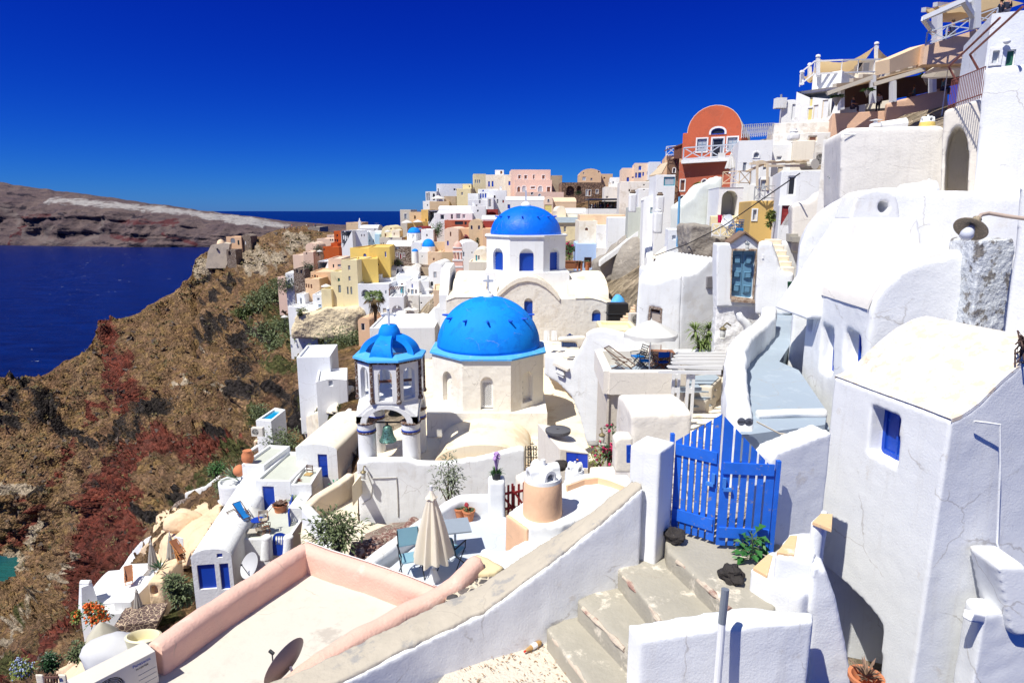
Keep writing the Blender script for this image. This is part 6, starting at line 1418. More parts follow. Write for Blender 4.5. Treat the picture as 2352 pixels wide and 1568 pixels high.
swall('court_wall','low cream wall with tan coping running down to the paved court',[(806,1085,-13.9),(775,1108,-14.0),(730,1135,-14.1),(702,1160,-14.2)],.5,2.2,plaster('tan_coping',(.72,.60,.45),(.8,.74,.64),.6,1.2),(.07,3))
swall('court_wall','white wall end with tan top beside the paved court',[(702,1160,-14.2),(735,1195,-14.3),(752,1235,-14.4),(748,1300,-14.5)],.5,2.4,WN,(.07,3))
bush('leafy olive bush before the paved court, left of the rubble wall',P(775,1218,23),(1.05,.7,.62),1100,.3,.085,G2,12,stems=8,base=P(780,1265,23))

# ---------------------------------------------------------------- tan terrace, pergola, stairs and the houses right of the church
fr('G')
TAN=plaster('tan_terrace_wall',(.63,.575,.495),(.55,.49,.41),.4,.7,bevel=.02,lump=.006); TANT=plaster('tan_terrace_cap',(.78,.73,.65),None,0,bevel=.03)
tb=thing('terrace_house','tan flat house whose roof is a terrace with deck chairs','house',P(1250,1300,24))
fz=-6.8; Yf=24.0
pl=Pl(866,745,Yf,0); L=pl.at(1690,745)[0]
m=MB(); a,h=pl.at(885,898); pan=[(pl.at(882,900)[0],-5),(L-.02,-5),(L-.02,h),(pl.at(885,895)[0],h)]
m.poly([pl.w(x,z)for x,z in((0,-6),(L,-6),(L,0),(0,0))],[[pl.w(x,z)for x,z in pan]]); m.niche([pl.w(x,z)for x,z in pan],Vector((0,.1,0)))
c2=PZ(766,560,pl.w(0,0).z); c2=Vector((c2.x,Yf+.75,pl.w(0,0).z)); m.face([pl.w(0,-6),pl.w(0,0),c2,c2-UP*6]); c3=Vector((c2.x+.1,27.8,c2.z)); m.face([c2-UP*6,c2,c3,c3-UP*6]); m.face([pl.w(L,-6),pl.w(L,0),Vector((pl.w(L,0).x,27.8,c2.z)),Vector((pl.w(L,0).x,27.8,c2.z-6))])
m.build('wall',TAN,tb)
ring=[pl.w(0,0),c2,c3,Vector((pl.w(L,0).x+.2,27.8,c2.z))]
m=MB(); m.sweep([pl.w(L*.82,0),pl.w(0.05,0)],[(-.18,-.9),(-.18,.0),(-.14,.04),(.14,.04),(.18,0),(.18,-.9)]); m.build('parapet',TANT,tb)
m=MB(); m.sweep([pl.w(0,0)+Vector((.0,-.1,.004)),c2+UP*.004,c3+UP*.004],[(-.18,-.9),(-.18,.0),(-.14,.04),(.14,.04),(.18,0),(.18,-.9)]); m.build('parapet',TANT,tb)
m=MB(); m.sweep([c3+UP*.008,ring[3]+UP*.008],[(-.18,-.9),(-.18,.0),(-.14,.04),(.14,.04),(.18,0),(.18,-.9)]); m.build('parapet',TANT,tb)
m=MB(); m.prism([Vector((p.x,p.y,fz))for p in(pl.w(0,0),c2,c3,Vector((pl.w(L,0).x+.6,27.8,0)),pl.w(L+.6,0)-Vector((0,.1,0)))],Vector((0,0,-.2))); m.build('terrace_floor',PATHB,tb)
deck_chair('dark wood deck chair with off-white sling at the left end of the tan terrace',PZ(985,742,fz),60,FAB('offwhite',(.66,.62,.54)))
CBL=FAB('cushion_blue',(.02,.22,.62))
folding_chair('black folding chair with blue cushion, rear of two left of the terrace table',PZ(1180,700,fz),-70,CBL,cush=1,sc=1.05)
folding_chair('black folding chair with blue cushion, nearer of two left of the terrace table',PZ(1245,735,fz),-95,CBL,cush=1,sc=.95)
director_chair('teak director chair with white canvas behind the terrace table',PZ(1375,690,fz),10,FAB('white',(.80,.79,.76)))
director_chair('teak director chair with blue canvas in front of the terrace table',PZ(1420,745,fz),190,FAB('royal_blue',(.01,.07,.4)))
table('slatted teak table on the tan terrace under the white parasol',PZ(1430,712,fz),-4,1.0,.95,.74,WOOD,'x')
parasol('open white parasol with scalloped valance shading the teak terrace table',P(1322,205,25.6),2.45,1.12,8,drop=.55,valance=.16)
# pergola
pg=thing('pergola','white timber pergola of parallel beams beside the tan terrace','pergola',P(1700,1100,22.5)); WP_=simple('white_timber',(.78,.78,.77),.5)
z0=P(1700,762,22).z
for x0,x1,y in((1400,2058,760),(1500,2075,708),(1540,2090,665),(1545,2098,630),(1572,2108,597),(1592,2112,567)):
 a_=PZ(x0,y,z0); b_=PZ(x1,y+6,z0); b_.y=a_.y; m=MB(); m.prism([a_-UP*.02,b_-UP*.08,b_+UP*.08,a_+UP*.08,a_-Vector((.06,0,-.04))],Vector((0,.07,0))); m.build('beam',WP_,pg)
for x in(1565,1715):
 b=P(x,1110,22.3 if x<1600 else 22.15); t=Vector((b.x,b.y,z0-.1))
 for s in(-1,1):m=MB(); m.bar(b+Vector((s*.1,0,-.5)),t+Vector((s*.1,0,0)),.07,.1); m.build('post',WP_,pg)
 m=MB(); m.box(b.lerp(t,.5),(.14,.06,.2)); m.box(b.lerp(t,.92),(.14,.06,.16)); m.build('spacer',WP_,pg)
director_chair('teak director chair partly hidden behind the pergola beams',P(1570,640,26.6)-UP*.5,100,FAB('white',(.80,.79,.76)))
m=MB(); rows=[[P(x,y,26.8)for x,y in((1730,560),(1790,556),(1840,560),(1885,558))],[P(x,y,26.7)for x,y in((1722,585),(1785,588),(1850,580),(1875,590))]]; m.grid(rows); m.grid([[p+Vector((0,.02,0))for p in r]for r in rows]); single('towel','bright blue towels hung over the wall behind the pergola','towel',m,FAB('towel',(.02,.25,.65)))
m=MB(); m.bar(P(1560,575,27.2),P(2125,560,27.2),.25,.5); soften(single('terrace_back_wall','low white wall behind the pergola under the yuccas','wall',m,WN),.06,3)
# stepped cream walls right of pergola
st3=thing('stair','curvy cream steps with blue-grey treads under the pergola','steps',P(1850,1050,22))
for k,(pts,z)in enumerate((([(1740,880),(1960,900),(2060,800),(2010,760),(1750,780)],-7.0),([(1740,950),(1930,960),(2010,930),(1990,880),(1740,885)],-7.25),([(1745,1030),(1890,1045),(2000,1000),(1930,960),(1740,950)],-7.5),([(1740,1120),(1960,1100),(2000,1050),(1900,1040),(1740,1040)],-7.8))):
 m=MB(); deck(m,pts,z,1.0); o=m.build('step',TAN,st3); soften(o,.06,4); m=MB(); deck(m,[(lerp(x,1850,.15),lerp(y,sum(p[1]for p in pts)/5,.2))for x,y in pts],z+.03,.05); m.build('tread',PATHB,st3)
m=MB(); deck(m,[(1690,1100),(1700,1500),(2300,1500),(2300,1000),(2100,760),(1740,760)],-8.0,1.5); soften(single('cream_slope','cream masonry slope under the pergola beside the path wall','wall',m,CHR),.1,5,.2,.8)
# barrel roof in front of it
bv=thing('house','short cream-white barrel vault roof behind the blue gate pier','house',P(1400,1480,17)); A=P(1160,1120,17.5)
m=MB(); pl=Pl(1110,1440,17.0,3); L=pl.at(1740,1440)[0]; rr=1.0; hgt=Pl(1110,1440,17.9,3).at(1250,1066); hgt=P(1250,1066,17.9).z-pl.o.z
pr=[(0,-3)]+[(rr-rr*math.cos(math.pi*q/14),hgt*.75+(hgt*.27)*math.sin(math.pi*q/14)**.6 if 0<q<14 else 0)for q in range(15)]+[(2*rr,-3)]
m.prism([pl.w(.0,h,d)for d,h in pr],pl.u*L); o=m.build('wall',plaster('vault_cream_white',(.79,.74,.66),(.68,.58,.46),.5,.9,thr=.55,bump=.012),bv); soften(o,.06,10,.06,.7)
m=MB(); m.prism([P(x,y,15.6)for x,y in((935,1800),(1130,1800),(1130,1440),(1060,1425),(985,1425),(940,1470))],Vector((0,.5,0))); soften(single('gate_wall','rounded cream wall stub left of the blue gate pier','wall',m,CRM),.05,5)
m=MB(); m.prism([P(x,y,13.5)for x,y in((1064,1700),(1112,1700),(1112,1520),(1064,1525))],Vector((0,.06,0))); single('shutter','narrow deep blue shutter in the gap left of the gate pier','shutter',m,simple('window_blue',(.008,.06,.42),.45))
wall_lantern('small caged lantern on the corner of the tan terrace house',P(790,1345,23.3),2.0)
# big sloping white wall left of the terrace and the court behind
fr('G'); pl=Pl(640,420,29.5,-28)
top=[(625,400),(632,345),(660,325),(700,308),(760,300),(830,305),(960,335),(1100,372),(1235,372),(1245,430),(1275,480),(1300,500),(1420,560)]
bot=[(1420,1500),(640,1500),(560,1200),(480,1010),(330,860),(200,790),(195,560),(310,570),(460,700),(520,590)]
m=MB(); m.prism([pl.px(x,y)for x,y in top+bot],-pl.n*.5); soften(single('ramp_wall','tall white curved wall sweeping down to the church forecourt','wall',m,plaster('ramp_white',(.775,.785,.78),(.68,.6,.5),.3,.6,thr=.6,bevel=.04)),.08,5,.05,1)
bl=thing('balustrade','short cream balustrade with turned balusters in the ramp wall','balustrade',pl.px(380,760)); m=MB(); m.bar(pl.px(315,655,-.1),pl.px(465,725,-.1),.3,.14); m.build('coping',CRM,bl); m=MB(); m.prism([pl.px(x,y,-.02)for x,y in((335,690),(412,725),(412,818),(335,770))],pl.n*.015); m.build('recess',pm('BG'),bl)
for k in range(5):x=350+14*k; y0=775+7*k; m=MB(); p=pl.px(x,y0,-.12); hh=(pl.px(x,y0-70,-.12)-p).z; m.lathe([(.05,0),(.04,hh*.15),(.09,hh*.4),(.05,hh*.7),(.035,hh*.85),(.06,hh)],p,10); m.build('baluster',pm('W'),bl)
m=MB(); deck(m,[(130,420),(560,440),(580,570),(460,690),(310,570),(200,545)],-9.9,1.2); m2=single('vault_roof','old low dirt-stained cream roof behind the ramp wall','roof',m,CHR); soften(m2,.08,6,.15,.8)
pot_chimney('tiny cream chimney pot on the old low roof',PZ(420,490,-9.85),.25,.18,body=CRM,s=.5)
g3=thing('gate','small weathered blue picket gate with a pointed top beside the white sheets','gate',P(465,480,42)); pl2=Pl(390,470,42,0)
for k in range(9):x=392+19*k; ht=350+abs(k-4)*13; m=MB(); m.bar(pl2.px(x,492),pl2.px(x,ht),.16,.04,up=pl2.n); m.build('picket',simple('old_blue',(.06,.1,.25),.7),g3)
m=MB(); m.bar(pl2.px(388,412,-.05),pl2.px(548,412,-.05),.05,.2); m.build('rail',simple('old_blue',(.06,.1,.25),.7),g3)
for k,x in enumerate((196,276)):m=MB(); m.grid([[P(x+q*15,318,44)+Vector((0,.04*math.sin(q*2),0))for q in range(5)],[P(x+q*15,422,43.6)+Vector((0,.04*math.sin(q*2+1),0))for q in range(5)]]); single('sheet',('left white sheet hung below the upper church wall','right white sheet hung below the upper church wall')[k],'sheet',m,FAB('sheet',(.76,.76,.76)))
m=MB(); m.prism([P(x,y,41)for x,y in((545,500),(640,500),(640,380),(560,382),(350,395),(350,440),(545,450))],Vector((0,.5,0))); soften(single('court_wall','cream wall holding the small weathered blue gate','wall',m,CRM),.1,3)
# white house with the broken brown window
fr('F'); pl=Pl(1242,705,29.0,-14);
def pwall(name,label,pl,pts,dep,mat,holes=(),soft=(.07,4,.04,.9),cat='wall',eh=None):
 m=MB(); m.prism([pl.px(x,y)for x,y in pts],-pl.n*dep,holes); o=single(name,label,cat,m,mat)
 if soft:soften(o,*soft)
 return o
hs=thing('house','plain white house with one broken brown window left of the yuccas','house',pl.px(1100,1440)); hole=[pl.px(x,y)for x,y in((935,1000),(1052,1022),(1046,1160),(925,1160))]
m=MB(); m.prism([pl.px(x,y)for x,y in((790,1500),(1220,1500),(1242,705),(1120,725),(1010,770),(940,768),(832,748))],-pl.n*5,[(hole,.25)]); o=m.build('wall',WM,hs); soften(o,.08,3,.04,1)
pr=Pl(1242,705,29.0,12); m=MB(); m.prism([pr.px(x,y)for x,y in((1200,1520),(1545,1520),(1560,900),(1568,535),(1490,575),(1430,625),(1385,675),(1345,692),(1242,708))],-pr.n*5); o=m.build('wall',WM,hs); soften(o,.08,3,.04,1)
m=MB(); c=sum(hole,Vector())/4; m.ring([p+(p-c)*.06+pl.n*.02 for p in hole],[p+(c-p)*.22+pl.n*.02 for p in hole],-pl.n*.12); w=m.build('window',simple('rotten_timber',(.2,.14,.11),.9,var=.4,col2=(.45,.4,.35)),hs)
m=MB(); m.prism([p-pl.n*.22 for p in hole],-pl.n*.02); m.build('pane',jm('n'),w); m=MB(); m.prism([(p*.86+c*.14)-pl.n*.1-UP*.18 for p in hole],-pl.n*.02); m.build('board',simple('board_grey',(.42,.36,.32),.8),w)
m=MB(); m.prism([pr.px(x,y,-.12)for x,y in((1468,718),(1556,712),(1550,825),(1462,825))],-pr.n*.12); m2=single('meter_box','grey metal meter box on the white wall left of the blue door','meter box',m,simple('box_grey',(.22,.21,.22),.5)); bev(m2,.02)
# yuccas
def yucca(label,p,heads):
 t=thing('yucca',label,'plant',p); rnd=random.Random(5); m=MB(); s_=MB()
 for hp in heads:
  s_.tube([p,Vector(p).lerp(hp,.5)+Vector((.06,0,0)),hp],[.07,.06,.06],7)
  for q in range(70):az=rnd.uniform(0,6.28); el=rnd.uniform(-.5,1.6); m.leaf(hp,(math.cos(az),math.sin(az),el),rnd.uniform(.5,.75),.055,.7)
  for q in range(20):az=rnd.uniform(0,6.28); m.leaf(hp-UP*.1,(math.cos(az),math.sin(az),-1.3),rnd.uniform(.3,.5),.05,.2)
 s_.build('trunk',STEM,t); m.build('leaves',simple('yucca_leaf',(.15,.21,.06),.5,var=.4,scale=10),t)
Yy=27.4
yucca('tall double-trunk yucca with spiky heads against the white wall',P(1400,1440,Yy),[P(1362,1230,Yy),P(1498,1220,Yy+.1),P(1410,1375,Yy-.3),P(1488,1320,Yy-.2)])
spiky('spiky grey-green agave right of the yucca',P(1580,1440,27.2),.75,26,.1)
wall_lantern('brass lantern on the rough white wall beside the agave',P(1700,1180,25.2),2.2,out=Vector((-.8,-.5,0)))
# rough white wall with slide and ledge, blue-door house
pl=Pl(1560,900,26.2,-8); pwall('rough_wall','rough-rendered white wall below the blue double door',pl,((1535,1560),(2050,1560),(2060,990),(1960,985),(1840,940),(1740,900),(1600,855),(1565,860)),.8,plaster('rough_white_render',(.79,.785,.78),(.66,.64,.62),.4,2.2,thr=.56,bump=.05,bscale=7,lump=.01),soft=(.07,3,.14,.45))
m=MB(); m.tube([P(x,y,25.2)for x,y in((1775,1060),(1790,1110),(1850,1170),(1880,1230),(1900,1300))],[.12,.16,.18,.2,.25],10); soften(single('plaster_rib','bulging white plaster rib on the rough wall under the blue door','wall',m,WN),.05,4)
dh=thing('house','white gabled entrance with a blue panelled double door in a stone frame','house',P(1820,920,26)); pl=Pl(1690,900,26.0,-6)
door=[pl.px(x,y)for x,y in((1702,905),(1905,928),(1940,478),(1718,476))]
m=MB(); m.prism([pl.px(x,y)for x,y in((1570,1000),(1930,1000),(1962,420),(1950,392),(1830,318),(1690,410),(1575,408),(1566,560))],-pl.n*.9,[(door,.3)]); o=m.build('wall',WN,dh); soften(o,.05,2)
c=sum(door,Vector())/4; m=MB(); ob=[p+(p-c)*Vector((.10,.1,.0)).length*0+(p-c)*.08+pl.n*.05 for p in door]; m.ring(ob,[p+pl.n*.05 for p in door],-pl.n*.2); m.build('surround',simple('tuff_frame',(.42,.33,.25),.9,col2=(.2,.12,.08),thr=.5,scale=5,bump=.03),dh)
DB_=simple('door_blue_grey',(.115,.25,.37),.5,var=.1);
for k in(0,1):
 e=[door[0].lerp(door[1],.5*k+.01),door[0].lerp(door[1],.5*k+.49),door[3].lerp(door[2],.5*k+.49),door[3].lerp(door[2],.5*k+.01)]; m=MB(); m.prism([p-pl.n*.2 for p in e],-pl.n*.05); lf=m.build('door_leaf',DB_,dh)
 for t0,t1 in((.06,.30),(.38,.58),(.66,.95)):
  q=[lerp(e[0],e[3],t0),lerp(e[1],e[2],t0),lerp(e[1],e[2],t1),lerp(e[0],e[3],t1)]; cc=sum(q,Vector())/4; m=MB(); o_=[p+(cc-p)*.28-pl.n*.195 for p in q]; m.ring(o_,[p+(cc-p)*.2 for p in o_],pl.n*.025); m.prism([p+(cc-p)*.35 for p in o_],pl.n*.02); m.build('panel',DB_,lf)
m=MB(); m.bar(pl.px(1700,936,-.1),pl.px(1915,950,-.1),.3,.12); m.build('threshold',simple('tuff_frame',(.42,.33,.25),.9),dh)
m=MB()
for(x0,y0),(x1,y1)in(((1690,410),(1832,312)),((1832,312),(1962,412))):m.prism([pl.px(x0,y0,-.14),pl.px(x1,y1,-.14),pl.px(x1,y1-17,-.14),pl.px(x0,y0-17,-.14)],-pl.n*1.1)
m.build('roof',simple('tile_brown',(.20,.13,.09),.9,var=.4,scale=5,bump=.03),dh); wall_lantern('hanging grey lantern over the blue double door',pl.px(1832,395,-.02),1.4,simple('lantern_grey',(.16,.18,.2),.5))
pl=Pl(1945,700,25.0,-24); pwall('side_wall','smooth white wall right of the blue double door',pl,((1925,1080),(2275,1080),(2290,690),(2180,670),(2085,400),(2050,388),(1968,386),(1950,480)),.8,WM)
m=MB(); m.prism([pl.px(x,y,-.03)for x,y in((1995,515),(2012,515),(2012,552),(1995,552))],-pl.n*.03); single('house_number','small framed number plaque on the smooth white wall','sign',m,jm('W'))
stp=thing('stair','cream steps rising behind the smooth white wall','steps',P(2200,680,24.8)); PCR=plaster('cream_steps',(.82,.72,.56),(.8,.76,.7),.5,1)
for k in range(6):
 y=680-52*k; x0=2205-24*k; p0,p1=P(x0-20,y,24.8+.36*k),P(x0+95,y,24.8+.36*k); m=MB(); m.prism([p0,p1,p1+Vector((0,.6,0)),p0+Vector((0,.6,0))],Vector((0,0,-1.2))); o=m.build('step',PCR,stp); o.location.z+=P(2200,y-48,24.8+.36*k).z-p0.z; bev(o,.03,2)
pl=Pl(2215,500,27,4); pwall('stair_wall','white wall right of the cream steps topped by grey blocks',pl,((2150,1000),(2500,1000),(2500,400),(2215,388)),.6,WM)
for k,(x0,y0,x1,y1)in enumerate(((2250,318,2335,392),(2285,345,2352,395))):m=MB(); m.prism([P(x,y,26.8-.3*k)for x,y in((x0,y1),(x1,y1),(x1,y0),(x0,y0))],Vector((0,.3,0))); single('block',('grey concrete blocks stacked on the wall, rear one','grey concrete blocks stacked on the wall, front one')[k],'block',m,simple('cement_block',(.40,.38,.33),.9))
gg=thing('gate','tall narrow green iron gate at the head of the blue-grey path','gate',P(2258,1050,22.6)); pl=Pl(2238,1050,22.6,55); gm=simple('green_gate',(.01,.10,.045),.5)
for k in range(6):m=MB(); x=lerp(2240,2286,k/5); m.bar(pl.px(x,1050),pl.px(x,768),.03,.03); m.build('bar',gm,gg)
m=MB(); m.prism([pl.px(x,y,-.02)for x,y in((2240,1050),(2270,1045),(2272,935),(2246,940))],-pl.n*.03); m.build('panel',gm,gg)
fr('D')

# ---------------------------------------------------------------- the village behind
STD=stone('dark_stone_wall',(.10,.065,.05),(.22,.15,.11),(.42,.36,.30),2.2,.05,.05)
STB=stone('brown_stone_wall',(.20,.12,.08),(.30,.19,.12),(.10,.06,.045),1.6,.08,.05)
GRY=plaster('grey_rough_wall',(.30,.27,.235),(.52,.47,.41),.8,.45,thr=.58,bump=.14,bscale=2.2,lump=.05,var=.2)
def hz(name,label,x0,yt,x1,yb,Y,yaw,dep,mat,roof='flat',rpx=20,wins=(),**k):
 az=math.degrees(math.atan((_f[0]+(x0+x1)/2*_f[2]-1290)/FL)); yaw=yaw-max(0,az)
 return house(name,label,x0,yt,x1,yb,Y,yaw,dep,mat,roof,rpx*_f[2]*Y/FL,[w if isinstance(w[0],str)else('f',)+w for w in wins],**{'ext':9.0,**k})
fr('A')
VA=[('house','white house with tall arched porches at the far end of the ridge',218,355,312,470,218,-5,9,'W','flat',0,[(225,366,239,432,'o'),(242,362,255,432,'o'),(280,372,300,430,'a-k'),(225,445,235,460,'w-k')]),('house','long plain grey-white block with a cantilevered side on the ridge',312,290,535,400,222,4,12,'WB','flat',0,[(322,330,332,370,'w-k'),(458,330,476,350,'wWk'),(478,334,486,348,'wWk')]),('house','tall white corner wall below the arched porch house',195,438,258,520,205,-8,8,'W','flat',0,[(232,465,240,480,'w-k')]),('house','tan flat-roofed house under the white ridge parasol',252,440,420,520,196,0,8,'TA','flat',0,[]),('house','brown-tan sloping terrace wall beside the ridge parasol',375,395,478,470,200,0,7,'TD','flat',0,[]),('house','low pale yellow house with one small window',483,330,605,420,190,-6,8,'YL','flat',0,[(523,362,540,388,'wPg')]),('house','pale yellow stepped tower house with tiny battlements',535,290,612,410,194,0,7,'YL','flat',0,[(590,305,598,320,'w-k')]),('house','cream-yellow cube house with grey windows on the skyline',628,204,735,330,200,5,8,'CY','flat',0,[(640,255,652,285,'wWg'),(657,255,669,285,'wWg'),(674,255,686,285,'wWg')]),('house','cream house with pale blue trim and two blue balcony doors',733,212,902,345,182,-4,8,'C','flat',0,[(754,268,769,314,'dBb'),(784,266,800,314,'dBb')]),('house','white cream wing with one blue window beside the pink mansion',900,212,958,345,181,2,8,'C','flat',0,[(928,268,945,302,'wBb')]),('house','small white rooftop room with one dark window',813,172,888,215,186,0,5,'W','flat',0,[(858,180,876,206,'w-n')]),('house','big pink mansion with white trim and four brown shuttered windows',952,168,1288,275,176,3,10,'PL','flat',0,[(1010,215,1034,249,'wWn='),(1063,215,1088,250,'wWn='),(1136,212,1153,250,'wWn='),(1215,215,1240,250,'wWn=')]),('house','lower storey of the pink mansion with three white arched doors',985,256,1300,372,172,3,8,'PL','flat',0,[(1002,312,1030,360,'DWn='),(1044,306,1078,360,'DWc='),(1118,312,1156,332,'wWn='),(1180,308,1218,358,'DWc='),(1256,315,1287,358,'dWn=')]),('house','low pink terrace house with a small arched window below the mansion',988,360,1402,440,165,0,7,'PL','flat',0,[(1183,375,1205,411,'aWc='),(1120,350+12,1138,385,'wWk=')]),('house','weathered brown stone block behind the pink mansion',1290,218,1388,310,186,0,7,'TD','flat',0,[(1292,222,1300,228,'w-k')]),('house','brown stone arcaded house with pink brick trim below the domed mansion',1385,278,1750,420,165,3,9,STB,'flat',0,[(1422,308,1490,388,'o-k'),(1512,308,1548,372,'o-k'),(1590,340,1606,392,'wPc='),(1612,342,1632,392,'wPn='),(1676,340,1696,372,'wPg=')]),('house','orange-tan mansion with a rounded gable and white vault on the skyline',1535,215,1722,300,170,0,9,'SA','v',50,[(1566,190,1576,208,'aWg'),(1695,178,1708,196,'wWk'),(1560,230,1590,262,'wWc'),(1630,240,1645,262,'w-g')],),('house','tan side wing with a small oval window beside the rounded gable',1720,205,1820,290,171,3,8,'SA','flat',0,[(1740,232,1755,248,'a-n')]),('house','pale peach house with an arched blue window and three blue doors',2008,112,2132,240,128,0,8,'PC','flat',0,[(2040,134,2066,176,'aWb'),(2013,195,2026,238,'dBb'),(2038,193,2062,238,'dBb'),(2074,190,2086,222,'dBb'),(2112,185,2126,212,'wBb')]),('house','lower pale peach wing left of the arched blue window',1900,155,2010,300,130,0,8,'PC','flat',0,[(1940,235,1958,278,'dBb'),(1984,230,2004,242,'w-b')]),('house','plain white side block right of the pale peach house',2130,103,2232,225,126,4,8,'WB','flat',0,[]),('house','white flat house with three small windows under the peach wing',1797,235,1902,320,140,-2,7,'W','flat',0,[(1818,270,1830,290,'w-g'),(1876,265,1890,288,'w-g')]),('house','white house wall with a garden terrace beside the brown arcade',1748,315,1905,440,135,0,7,'W2','flat',0,[(1762,395,1782,415,'wPg'),(1865,398,1892,430,'a-r')]),('house','white house with three tall blue shuttered windows in a row',668,335,842,430,168,0,8,'W','flat',0,[(685,374,698,411,'wBb'),(704,374,718,411,'wBb'),(726,372,739,411,'wBb'),(704,337+5,718,356,'wBb')]),('house','sloping white house left of the three blue windows',580,372,670,470,166,-4,8,'W','flat',0,[(610,430,622,450,'w-k')]),('house','white house with a small arched window and red-brown shutters',755,345,912,470,160,0,8,'W','flat',0,[(802,388,818,412,'aNk'),(828,422,841,458,'wNg'),(876,428,890,452,'wNr')]),('house','low white house with one tall grey door in the middle rows',582,425,760,510,156,0,8,'W','flat',0,[(676,432,690,458,'wNg'),(650,470,662,490,'w-k')]),('house','white house front with a tall grey-green panel door',744,405,800,505,155,0,8,'W','flat',0,[(757,422,780,487,'dPg')]),('house','long white barrel-vaulted chapel below the pink terrace',905,430,1235,520,150,0,6,'W','vs',32,[(920,467,943,502,'dBb')]),('house','faded pink house with a scalloped gable and barred yellow door',1228,450,1308,575,128,-8,7,'PC','v',48,[(1262,420,1277,445,'aNg='),(1236,468,1300,540,'dPy%')]),('house','plain tan vaulted house behind the upper blue dome',1302,445,1508,545,130,2,9,'SN','vs',40,[]),('house','white vaulted roof with a round gable right of the upper dome',1340,530,1420,600,110,0,10,'C','v',48,[]),('house','long white vault behind the pale blue parapet',1420,540,1600,600,112,3,6,'W','vs',40,[]),('house','cream-yellow house with pale blue top band and one narrow window',1320,572,1538,770,106,0,8,'CY','flat',0,[(1402,655,1421,702,'wPg')]),('house','white house with blue-rimmed low roof under the cafe awning',1570,520,1900,600,108,0,7,'W','flat',0,[(1590,530,1630,545,'w-b')]),('house','cream house with a tan parapet band and one round hole',1532,605,1690,815,76,0,8,'C','flat',0,[(1583,665,1608,688,'a-n')]),('house','tan flat parapet roof above the cream round-hole house',1540,552,1925,640,80,0,8,'SN','flat',0,[]),('house','worn white house with a blue-grey double door in a red stone frame',1684,640,1990,850,74.5,0,6,'W2','flat',0,[(1832,672,1908,832,'dGs#')]),('house','lilac-blue house with flaked paint and a dark doorway',1510,800,1682,1040,73,0,6,'LB','flat',0,[(1577,920,1637,1010,'wNk')]),('house','white ledge wall beside the lilac-blue house',1680,835,1850,1000,72.4,0,3,'W2','flat',0,[]),('house','white vaulted house with a dark window over its right gable end',533,812,668,955,100,8,8,'W','v',28,[(537,872,552,910,'wGg'),(612,870,620,885,'w-k')]),('house','pale cream vaulted house with two teal window slits',632,895,745,1050,92,0,8,'C','v',46,[(647,898,662,965,'wTt'),(668,902,682,938,'w-g')]),('house','cream flat house with a terrace left of the upper church drum',588,955,748,1080,88,0,5,'CG','flat',0,[]),('house','dark red house wall beside the potted trees',710,605,800,690,125,0,7,'MR','flat',0,[]),('house','white vault roof above the dark red house',700,592,842,640,128,0,7,'W','vs',30,[]),('house','orange peach house below the dark red wall with one window',705,672,790,810,118,0,7,'PE','flat',0,[(730,715,755,750,'wNg')]),('house','tan ruined gable house with two arched blue windows',588,640,706,780,122,0,7,'TA','v',44,[(605,645,621,678,'aBk'),(668,645,684,678,'aBk')]),('house','peach house with one tall window and a small blue door',380,690,500,850,122,-6,8,'PC','v',26,[(427,700,439,738,'w-n'),(402,777,417,815,'dBb')]),('house','salmon house wing between the peach house and the ruined gable',478,670,590,760,124,4,7,'PE','flat',0,[(490,702,501,715,'w-n')]),('house','long mauve-brown terrace house with a dark pergola',380,600,640,680,132,0,7,'RB','flat',0,[(470,610,540,640,'w-k'),(552,612,572,640,'wNk')]),('house','white terrace house with open porches and dark shutters',290,540,620,605,138,0,6,'W','flat',0,[(345,552,380,595,'wWk'),(435,550,455,590,'dWk'),(480,545,520,590,'wWg'),(535,552,560,585,'wWg')]),('house','white double-vaulted upper floor above the open porches',330,505,600,550,142,0,7,'W','vs',26,[]),('house','white house with a small square window right of the porches',598,480,730,600,141,2,7,'W','flat',0,[(660,512,674,530,'w-k')]),('house','dark maroon arched house right of the white porches',736,507,836,570,146,0,6,'MR','flat',0,[(746,530,822,562,'o-k')]),('house','pale grey house with a grey door at the left end of the rows',0,510,92,605,165,-3,8,'BG','flat',0,[(36,545,60,590,'dWg=')]),('house','golden ochre house with a rounded roof near the parasols',180,510,245,660,150,-4,8,'OC','flat',0,[(218,590,228,618,'w-k')]),('house','white house with a blue door left of the green trees',240,515,330,660,146,0,7,'W','flat',0,[(240,612,252,636,'dBb')]),('house','golden yellow terrace wall below the white parasols',60,612,200,680,146,-4,7,'OC','flat',0,[]),('house','tan terrace house with steps and white trim near the parasols',80,530,185,630,152,0,7,'TA','flat',0,[(120,560,135,590,'o-k')]),('house','dark red shop front with a small white board',140,655,235,715,138,0,6,'MR','flat',0,[(145,660,187,680,'w-c')]),('house','white wall house with curved steps right of the small dome',180,680,285,760,130,0,6,'W','flat',0,[(225,720,236,740,'w-k')]),]
for r in VA:hz(*r)
